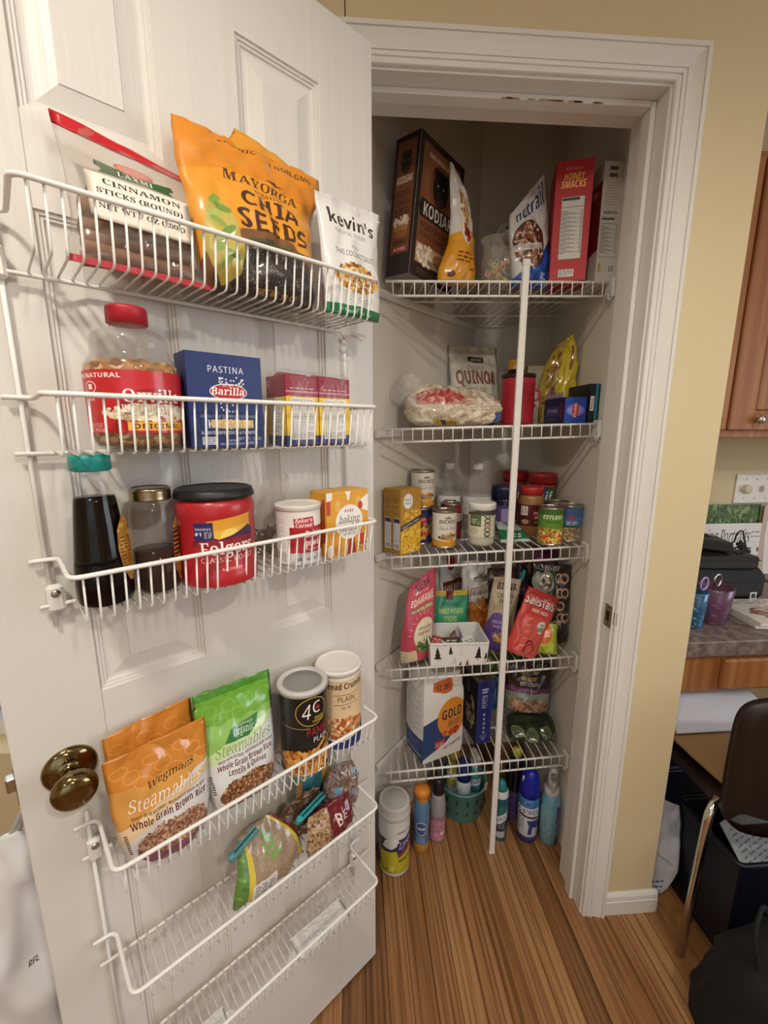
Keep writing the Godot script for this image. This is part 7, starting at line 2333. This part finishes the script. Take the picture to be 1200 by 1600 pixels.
# ---------------------------------------------------------------- the kitchen desk beyond the wall's end
func build_desk():
	var oak: Material = M.cabinet
	# worktop and drawer unit
	var t = thing("desk_worktop", "grey-brown laminate worktop of the kitchen desk", "worktop", Vector3(1.77, 0.71, -0.44))
	part("slab", box(Vector3(0, 0.025, 0), Vector3(1.86, 0.050, 0.59), 0.004), M.laminate, t)
	part("backsplash", box(Vector3(0, 0.070, -0.283), Vector3(1.86, 0.040, 0.018), 0.003), M.laminate, t)
	t = thing("drawer_unit", "oak drawer rail under the kitchen desk worktop", "drawer unit", Vector3(1.77, 0.585, -0.44))
	part("frame", box(Vector3(0, 0.0625, 0), Vector3(1.85, 0.124, 0.55), 0.002), oak, t)
	for i in 2:
		var d := part("drawer", box(Vector3(0, 0, 0), Vector3(0.62, 0.098, 0.020), 0.005), oak, t, Vector3(-0.368 + i * 0.70, 0.064, 0.2855))
		part("knob", lathe([[0.0, 0.022], [0.012, 0.020], [0.015, 0.014], [0.008, 0.006], [0.007, 0.0]], 20), M.brass, d, Vector3(0, 0, 0.010)).rotation.x = PI / 2
	part("end_panel", box(Vector3(-0.9155, -0.2945, 0), Vector3(0.020, 0.580, 0.55), 0.002), oak, t)
	part("end_panel", box(Vector3(0.9155, -0.2945, 0), Vector3(0.020, 0.580, 0.55), 0.002), oak, t)
	# upper cabinet
	t = thing("wall_cabinet", "honey oak wall cabinet above the kitchen desk", "cabinet", Vector3(1.62, 1.349, -0.585))
	part("body", box(Vector3(0, 0.425, 0), Vector3(1.56, 0.85, 0.296), 0.002), oak, t)
	for k in [[-0.575, 0.36], [-0.151, 0.474], [0.340, 0.474]]:
		var d := part("cabinet_door", door_frame(k[1], 0.800, 0.088 if k[1] > 0.4 else 0.08), oak, t, Vector3(k[0], 0.026, 0.1485))
		part("panel", box(Vector3(0, 0.400, 0.004), Vector3(k[1] - 0.196, 0.67, 0.008), 0.004), oak, d)
		var kn := part("knob", lathe([[0.0, 0.026], [0.010, 0.0245], [0.0145, 0.019], [0.0135, 0.013], [0.007, 0.008], [0.009, 0.0]], 24), M.chrome, d, Vector3(-k[1] / 2 + 0.096 if k[0] > -0.3 else k[1] / 2 - 0.05, 0.034, 0.020))
		kn.rotation.x = PI / 2
	# switch plate
	var b := board(512, 256, "e6e3dd")
	for i in 3:
		b.r(150 + i * 130, 60, 4, 8, "6a6862")
		b.r(150 + i * 130, 200, 4, 8, "6a6862")
	t = thing("switch_plate", "white switch plate with a round dimmer knob on the beige wall", "switch plate", Vector3(1.715, 1.129, -0.7345))
	part("plate", box(Vector3(0, 0, 0.003), Vector3(0.252, 0.124, 0.006), 0.003), mat("plate", "eae7e1", 0.4), t)
	var dk := part("dimmer_knob", lathe([[0.0, 0.020], [0.015, 0.0195], [0.018, 0.017], [0.019, 0.0]], 28), mat("ivory", "d8d0b4", 0.4), t, Vector3(-0.083, 0.0, 0.006))
	dk.rotation.x = PI / 2
	for i in 2:
		part("toggle", box(Vector3(0.0 + i * 0.05 - 0.01, 0.004, 0.012), Vector3(0.010, 0.024, 0.014), 0.002, Transform3D(Basis(Vector3.RIGHT, 0.3), Vector3.ZERO)), mat("toggle", "cfccc4", 0.4), t)
	for i in 3:
		for sy in [-0.040, 0.040]:
			part("screw", lathe([[0.0, 0.0012], [0.003, 0.001], [0.0035, 0.0]], 12), M.steel, t, Vector3(-0.083 + i * 0.048, sy, 0.006)).rotation.x = PI / 2
	# papers leaning on the wall behind the desk
	b = board(512, 256, "c9c2ae")
	b.r(0, 0, 512, 90, "3a5a2c")
	b.bits(256, 45, 280, 50, 260, 6, 16, ["2f4a24", "5f7f42", "47682f", "7f9a5e"], 4)
	b.r(0, 84, 512, 22, "d8cfb4")
	b.p([[0, 110], [512, 130], [512, 256], [0, 256]], "6f8a94")
	b.p([[420, 0], [512, 0], [512, 256], [440, 256]], "b09a8a")
	leaning("photo_print", "landscape photo print with green trees leaning on the wall behind the desk", "photo", 0.34, 0.305, 1.600, -0.716, b, 0.05)
	b = board(640, 256, "eceae6")
	b.t("ring Portraits", 330, 96, 92, "2a2a2e", 3, 0, {"sl": 0.25, "fit": 420})
	b.fine(540, 40, 80, 2, 22, 6, "8a8a90", 3)
	b.r(240, 112, 160, 2, "9a9aa0")
	b.e(600, 130, 26, 12, "4a4038")
	leaning("portrait_flyer", "white flyer with handwritten style heading behind the black case", "flyer", 0.33, 0.225, 1.555, -0.700, b, 0.06)
	b = board(384, 256, "e9e7e2")
	b.r(30, 40, 320, 6, "2a2a2a")
	b.r(344, 40, 6, 200, "2a2a2a")
	b.r(30, 40, 6, 200, "2a2a2a")
	b.fine(70, 80, 220, 7, 22, 5, "8a8a8a", 4)
	b.t("AQ", 310, 100, 30, "4a4a4a", 0)
	leaning("bordered_certificate", "white sheet with black border standing behind the case", "paper", 0.30, 0.150, 1.530, -0.678, b, 0.06)
	b = board(256, 384, "cbb7ac")
	b.p([[40, 0], [120, 0], [90, 160], [110, 384], [60, 384], [30, 160]], "efece8")
	leaning("curled_photo", "pale curled photo sheet at the end of the papers", "photo", 0.16, 0.300, 1.790, -0.700, b, 0.04)
	# black case with things on top
	t = thing("black_case", "black zipped case with small square logo on the desk", "case", Vector3(1.245, 0.7605, -0.510))
	part("shell", box(Vector3(0, 0.062, 0), Vector3(0.46, 0.124, 0.215), 0.030), mat("blackcase", "1c1b1c", 0.6), t)
	part("zip", box(Vector3(0, 0.080, 0), Vector3(0.464, 0.003, 0.219), 0.001), mat("zip", "0d0d0d", 0.5), t)
	part("logo", box(Vector3(0.165, 0.030, 0.1080), Vector3(0.024, 0.026, 0.002)), mat("logo", "d8d6d4", 0.5), t)
	part("logo_mark", box(Vector3(0.165, 0.030, 0.1092), Vector3(0.014, 0.016, 0.0012)), mat("logomark", "2a2a2a", 0.5), t)
	t = thing("black_device", "flat black device lying on top of the zipped case", "device", Vector3(1.225, 0.8850, -0.520), -0.06)
	part("body", box(Vector3(0, 0.024, 0), Vector3(0.41, 0.048, 0.20), 0.008), mat("blackdev", "252322", 0.45), t)
	part("seam", box(Vector3(0, 0.034, 0), Vector3(0.413, 0.002, 0.203)), mat("zip"), t)
	t = thing("power_adapter", "small black box tangled in cables on the black device", "adapter", Vector3(1.270, 0.9335, -0.525), -0.25)
	part("body", box(Vector3(0, 0.020, 0), Vector3(0.19, 0.040, 0.12), 0.008, Transform3D(Basis(Vector3.BACK, -0.10), Vector3(0, 0.010, 0))), mat("blackdev"), t)
	rng.seed = 41
	for i in 4:
		var pts := []
		var c := Vector3(1.20 + 0.04 * i, 0.966 + 0.008 * i, -0.46 - 0.02 * i)
		for k in 9:
			var a: float = k * 0.55 + i
			pts.append(c + Vector3(k * 0.022 - 0.02, 0.024 * sin(a) - 0.002 * k, 0.03 * cos(a * 1.3)))
		pts.append(Vector3(1.425 + 0.01 * i, 0.955 - 0.010 * i, -0.50))
		var o := part("cable", tube(rounded(pts, 0.01, 3), 0.0032, 6), mat("cable", "101010", 0.4), self)
		o.name = numbered("cable")
		meta(o, ["black cable looped highest over the adapter", "black cable with a plug end hanging to the right", "black cable coiled around the adapter", "black cable lying lowest across the device"][i], "cable", "tangled black cables")
		part("plug", box(pts[-1], Vector3(0.030, 0.012, 0.012), 0.003), mat("cable"), o)
	# pen cups
	t = thing("blue_pen_cup", "blue glittery pen cup on the desk next to the wall", "cup", Vector3(1.0640, 0.7602, -0.255))
	b = board(256, 256, "2a5a7c")
	b.bits(128, 128, 180, 180, 300, 3, 9, ["4a88b0", "24567e", "7fb0cc", "3a7aa4"], 5)
	part("cup", lathe([[0.0, 0.001], [0.025, 0.0], [0.0265, 0.003], [0.0325, 0.116], [0.0315, 0.117], [0.0255, 0.006], [0.0, 0.005]], 32), printed(b, 0.25, 0.6), t)
	t = thing("purple_pen_cup", "pink-purple metallic pen cup beside the blue cup", "cup", Vector3(1.1500, 0.7602, -0.280))
	b = board(256, 256, "64405a")
	b.bits(128, 128, 180, 180, 200, 4, 12, ["704a66", "583450", "80587a", "523050"], 5)
	part("cup", lathe([[0.0, 0.001], [0.037, 0.0], [0.039, 0.003], [0.0500, 0.120], [0.0488, 0.121], [0.0380, 0.006], [0.0, 0.005]], 36), printed(b, 0.3, 0.5), t)
	for i in 3:
		var sc = thing("scissors", ["lilac handled scissors standing in the blue cup", "black handled scissors standing in the blue cup", "grey wire ring tool standing in the purple cup"][i], "scissors" if i < 2 else "tool", Vector3([1.072, 1.052, 1.150][i], 0.770, [-0.252, -0.262, -0.280][i]), 0.3)
		sc.rotation.z = [-0.10, 0.08, 0.0][i]
		var m: Material = [mat("lilac", "a894c8", 0.3), mat("cable"), M.steel][i]
		var ring := []
		for k in 17:
			var a: float = TAU * k / 16.0
			ring.append(Vector3(cos(a) * 0.017, 0.130 + sin(a) * 0.020, 0))
		part("handle", tube(ring, 0.0036, 6, false), m, sc)
		part("blade", box(Vector3(0, 0.056, 0), Vector3(0.009, 0.108, 0.002), 0.0005), M.steel, sc)
	# magazines
	for i in 2:
		b = board(320, 420, ["e6e2dc", "dcd6cf"][i])
		b.bits(170, 170, 110, 110, 70, 14, 44, ["8a5a44", "a87a60", "5a3a30", "c8b0a0", "e8e0d8"], 3 + i)
		b.fine(40, 330, 220, 4, 18, 7, "6a6a6e", 3)
		var o = thing("magazine", "magazine with brown cover picture on top of another" if i == 1 else "white magazine at the bottom of the pile on the desk", "magazine", Vector3(1.400, 0.7603 + 0.0125 * i, -0.290), -0.12 + 0.06 * i, "magazines on the desk")
		part("pages", box(Vector3(0, 0.006, 0), Vector3(0.30, 0.011, 0.19), 0.001), mat("pages", "dedbd5", 0.6), o)
		var st := tool()
		q4(st, Vector3(-0.1505, 0.0121, 0.0955), Vector3(0.1505, 0.0121, 0.0955), Vector3(0.1505, 0.0121, -0.0955), Vector3(-0.1505, 0.0121, -0.0955))
		q4(st, Vector3(-0.1505, 0.0117, -0.0955), Vector3(0.1505, 0.0117, -0.0955), Vector3(0.1505, 0.0117, 0.0955), Vector3(-0.1505, 0.0117, 0.0955))
		part("cover", done(st), printed(b, 0.25, 0.6), o)
	# under the desk
	t = thing("storage_tote", "dark navy storage tote on the floor under the desk", "tote", Vector3(1.090, 0.0, -0.400))
	part("shell", box(Vector3(0, 0.130, 0), Vector3(0.37, 0.258, 0.36), 0.012), mat("navytote", "16182a", 0.4), t)
	part("lid", box(Vector3(0, 0.265, 0), Vector3(0.39, 0.016, 0.38), 0.005), mat("navytote"), t)
	t = thing("brown_paper_bag", "folded brown paper bag lying on the chair seat", "paper bag", Vector3(1.085, 0.4610, -0.030), 0.06)
	part("bag", pouch([[0.0, 0.0, -0.150, 0.15, 0.080, 0.02], [0.010, 0.010, -0.158, 0.155, 0.075, 0.030], [0.016, 0.020, -0.165, 0.16, 0.05, 0.05], [0.030, 0.036, -0.180, 0.16, 0.0, 0.08], [0.040, 0.046, -0.190, 0.16, -0.06, 0.08], [0.042, 0.050, -0.190, 0.16, -0.11, 0.02]], 0.003, 141, 20, 24, 0.3), mat("kraft", "9c7a52", 0.8), t)
	t = thing("white_folder", "white folder slanting up behind the brown paper bag", "folder", Vector3(1.075, 0.5160, -0.075))
	part("folder", box(Vector3(0, 0.085, 0), Vector3(0.34, 0.170, 0.010), 0.003, Transform3D(Basis(Vector3.RIGHT, -1.30), Vector3.ZERO)), mat("folder", "cfd0da", 0.6), t)
	t = thing("shoe_box", "pale box at the back of the desk's knee space", "box", Vector3(1.10, 0.2735, -0.600))
	part("box", box(Vector3(0, 0.11, 0), Vector3(0.28, 0.22, 0.15), 0.002), mat("palebox", "d6cdc0", 0.7), t)
	part("lid", box(Vector3(0, 0.235, 0), Vector3(0.29, 0.03, 0.16), 0.002), mat("palebox"), t)
	b = board(256, 384, "b9b9c0")
	b.fine(20, 320, 120, 3, 18, 7, "5a5a80", 3)
	b.p([[60, 0], [66, 0], [60, 200], [54, 200]], "8a8a94")
	b.p([[0, 180], [200, 260], [196, 266], [0, 190]], "9a9aa4")
	t = thing("mailing_envelope", "pale mailing envelope standing against the wall's end", "envelope", Vector3(0.892, 0.002, -0.050), -0.25)
	part("envelope", pouch([[0.0, 0.030, -0.030, 0.012, 0.03, 0.003], [0.06, 0.09, -0.036, 0.040, 0.02, 0.008], [0.16, 0.17, -0.040, 0.046, 0.0, 0.010], [0.26, 0.24, -0.040, 0.044, -0.01, 0.006], [0.31, 0.28, -0.040, 0.040, -0.02, 0.002]], 0.003, 145, 14, 20), printed(b, 0.35, 0.3), t)
	# chair drawn up to the desk
	t = thing("desk_chair", "dark brown chair with chrome legs at the desk", "chair", Vector3(1.090, 0, -0.02))
	var br := mat("chairbrown", "1d110d", 0.45)
	part("seat", box(Vector3(0, 0.445, -0.02), Vector3(0.40, 0.030, 0.38), 0.014), br, t)
	part("backrest", back_plate(0.43, 0.37, 0.018), br, t, Vector3(0.005, 0.400, 0.135))
	for sx in [-1, 1]:
		part("leg", tube(rounded([Vector3(sx * 0.252, 0.0, 0.135), Vector3(sx * 0.222, 0.43, 0.118), Vector3(sx * 0.190, 0.455, 0.10)], 0.02, 4), 0.0105, 10), M.chrome, t)
		part("leg", tube([Vector3(sx * 0.232, 0.0, -0.235), Vector3(sx * 0.185, 0.432, -0.16)], 0.0105, 10), M.chrome, t)
		part("back_post", tube([Vector3(sx * 0.16, 0.43, 0.11), Vector3(sx * 0.15, 0.72, 0.122)], 0.008, 8), M.chrome, t)
	# navy bin with papers, black tote bag
	t = thing("navy_bin", "dark blue bin full of papers standing under the chair", "bin", Vector3(1.132, 0, 0.030))
	var nv := mat("navybin", "090b1c", 0.45)
	for k in [[0.0, 0.15, 0.10, 0.36, 0.012], [0.0, 0.15, -0.10, 0.36, 0.012]]:
		part("wall", box(Vector3(k[0], k[1], k[2]), Vector3(k[3], 0.30, k[4]), 0.003), nv, t)
	for sx in [-1, 1]:
		part("wall", box(Vector3(sx * 0.186, 0.15, 0), Vector3(0.012, 0.30, 0.212), 0.003), nv, t)
	part("base", box(Vector3(0, 0.006, 0), Vector3(0.36, 0.012, 0.19)), nv, t)
	part("rim", tube(rounded([Vector3(0, 0.302, 0.106), Vector3(0.194, 0.302, 0.106), Vector3(0.194, 0.302, -0.106), Vector3(-0.194, 0.302, -0.106), Vector3(-0.194, 0.302, 0.106), Vector3(0, 0.302, 0.106)], 0.02, 4), 0.007, 8), nv, t)
	for i in 1:
		b = board(256, 320, "c4c3c2")
		b.fine(24, 30, 200, 16, 17, 5, "7a7a80", 3 + i)
		var o := part("letter", box(Vector3.ZERO, Vector3(0.20, 0.27, 0.002)), printed(b, 0.6), self, Vector3(1.150, 0.185, 0.030))
		o.name = numbered("letter")
		o.rotation = Vector3(-0.55, 0.15 - 0.3 * i, 0.25)
		meta(o, "printed letter slanting out of the navy bin", "letter")
	t = thing("black_tote_bag", "slumped black cloth tote bag on the oak floor", "tote bag", Vector3(0.872, 0, 0.270), 0.594)
	t.scale = Vector3(0.82, 1.0, 0.76)
	part("bag", pouch([[0.0, 0.0, -0.11, 0.11, 0.0, 0.26], [0.02, 0.02, -0.115, 0.115, 0.0, 0.28], [0.08, 0.09, -0.11, 0.115, 0.01, 0.27], [0.15, 0.19, -0.105, 0.115, 0.02, 0.22], [0.20, 0.26, -0.10, 0.115, 0.03, 0.14], [0.22, 0.29, -0.09, 0.11, 0.03, 0.05]], 0.010, 151, 24, 24, 0.25, 0.5), mat("blackcloth", "0e0d0f", 0.85), t)
	for sz in [-1, 1]:
		part("handle", tube(rounded([Vector3(-0.05, 0.225, 0.02 * sz + 0.03), Vector3(-0.03, 0.30, 0.05 * sz + 0.03), Vector3(0.05, 0.33, 0.05 * sz + 0.03), Vector3(0.07, 0.270, 0.02 * sz + 0.03)], 0.03, 5), 0.006, 8), mat("blackcloth"), t)
	t = thing("black_backpack", "added black backpack that fills the dark floor behind the chair", "backpack", Vector3(1.150, 0, 0.310), 0.30)  # added black shape, stands in for the darkness on the floor here
	t.scale = Vector3(0.95, 0.86, 0.95)
	part("body", pouch([[0.0, 0.0, -0.15, 0.15, 0.0, 0.20], [0.02, 0.02, -0.16, 0.16, 0.0, 0.24], [0.15, 0.15, -0.16, 0.16, 0.0, 0.24], [0.28, 0.28, -0.15, 0.15, 0.0, 0.20], [0.38, 0.38, -0.11, 0.11, 0.0, 0.12], [0.41, 0.41, -0.06, 0.06, 0.0, 0.04]], 0.006, 157, 22, 24, 0.3, 0.5), mat("blackcloth"), t)
	part("pocket", pouch([[0.03, 0.03, -0.11, 0.11, 0.125, 0.02], [0.06, 0.06, -0.12, 0.12, 0.130, 0.05], [0.15, 0.15, -0.12, 0.12, 0.130, 0.05], [0.19, 0.19, -0.11, 0.11, 0.122, 0.02]], 0.003, 158, 16, 12, 0.3), mat("darkcloth", "17161a", 0.8), t)
	part("strap", tube(rounded([Vector3(-0.03, 0.40, 0.0), Vector3(-0.03, 0.45, 0.0), Vector3(0.03, 0.45, 0.0), Vector3(0.03, 0.40, 0.0)], 0.02, 4), 0.006, 8), mat("blackcloth"), t)
	# white plastic bag hanging behind the door
	t = thing("plastic_bag", "white plastic bag hanging from the knob behind the door", "plastic bag", dpos(0.606, 0.0, -0.100), DTH + PI)
	b = board(256, 512, "dedde0")
	b.t("RFL", 128, 178, 10, "4a4a50", 0, 0, {"sl": 0.2})
	part("bag", pouch([[0.14, 0.14, -0.14, 0.14, 0.0, 0.06], [0.18, 0.18, -0.165, 0.165, 0.0, 0.11], [0.32, 0.32, -0.155, 0.155, 0.0, 0.10], [0.50, 0.50, -0.125, 0.12, 0.0, 0.08], [0.64, 0.64, -0.085, 0.08, 0.0, 0.06], [0.74, 0.74, -0.035, 0.035, 0.0, 0.03], [0.785, 0.785, -0.012, 0.012, 0.0, 0.015]], 0.012, 155, 24, 30, 0.6, 0.4), printed(b, 0.4, 0.2), t, Vector3(0.03, 0, 0))
	part("loop", tube(rounded([Vector3(0.025, 0.775, 0.0), Vector3(-0.035, 0.936, -0.012), Vector3(-0.055, 0.936, -0.012), Vector3(0.034, 0.775, 0.0)], 0.02, 5), 0.004, 6), mat("bagwhite", "dedde0", 0.4), t)

func leaning(called: String, label: String, cat: String, w: float, h: float, x: float, z: float, b: Board, lean: float):
	# a sheet on card leaning back from the worktop
	var t = thing(called, label, cat, Vector3(x, 0.7605, z))
	t.rotation.x = -lean * 0.3
	var m := printed(b, 0.35, 0.3)
	part("sheet", carton(w, h, 0.003, m, mat("cardedge", "d8d4cc", 0.7), mat("cardedge")), null, t)

func door_frame(w: float, h: float, s: float) -> ArrayMesh:
	var st := tool()
	for sx in [-1, 1]:
		bx(st, Vector3(sx * (w / 2 - s / 2), h / 2, 0.0095), Vector3(s, h, 0.019), 0.003)
	bx(st, Vector3(0, 0.026, 0.0090), Vector3(w - 2 * s, 0.052, 0.018), 0.002)
	bx(st, Vector3(0, h - 0.026, 0.0090), Vector3(w - 2 * s, 0.052, 0.018), 0.002)
	return done(st)

func back_plate(w: float, h: float, d: float) -> ArrayMesh:
	# a moulded chair back with rounded corners, curved about the sitter
	var st := tool(true)
	var n := 20
	var out := []
	for i in 48:
		var a := TAU * i / 48
		var e := 0.32
		out.append(Vector2(signf(cos(a)) * pow(absf(cos(a)), e) * w / 2, signf(sin(a)) * pow(absf(sin(a)), e) * h / 2))
	var P := func(v: Vector2, s: float) -> Vector3:
		return Vector3(v.x, v.y + h / 2, s * d / 2 - 0.035 * pow(v.x / (w / 2), 2) + 0.035)
	for i in 48:
		var a: Vector2 = out[i]
		var b: Vector2 = out[(i + 1) % 48]
		for k in 6:
			var f0 := 1.0 - k / 6.0
			var f1 := 1.0 - (k + 1) / 6.0
			q4(st, P.call(a * f0, 1), P.call(b * f0, 1), P.call(b * f1, 1), P.call(a * f1, 1))
			q4(st, P.call(a * f1, -1), P.call(b * f1, -1), P.call(b * f0, -1), P.call(a * f0, -1))
		q4(st, P.call(a, -1), P.call(b, -1), P.call(b, 1), P.call(a, 1))
	return done(st)
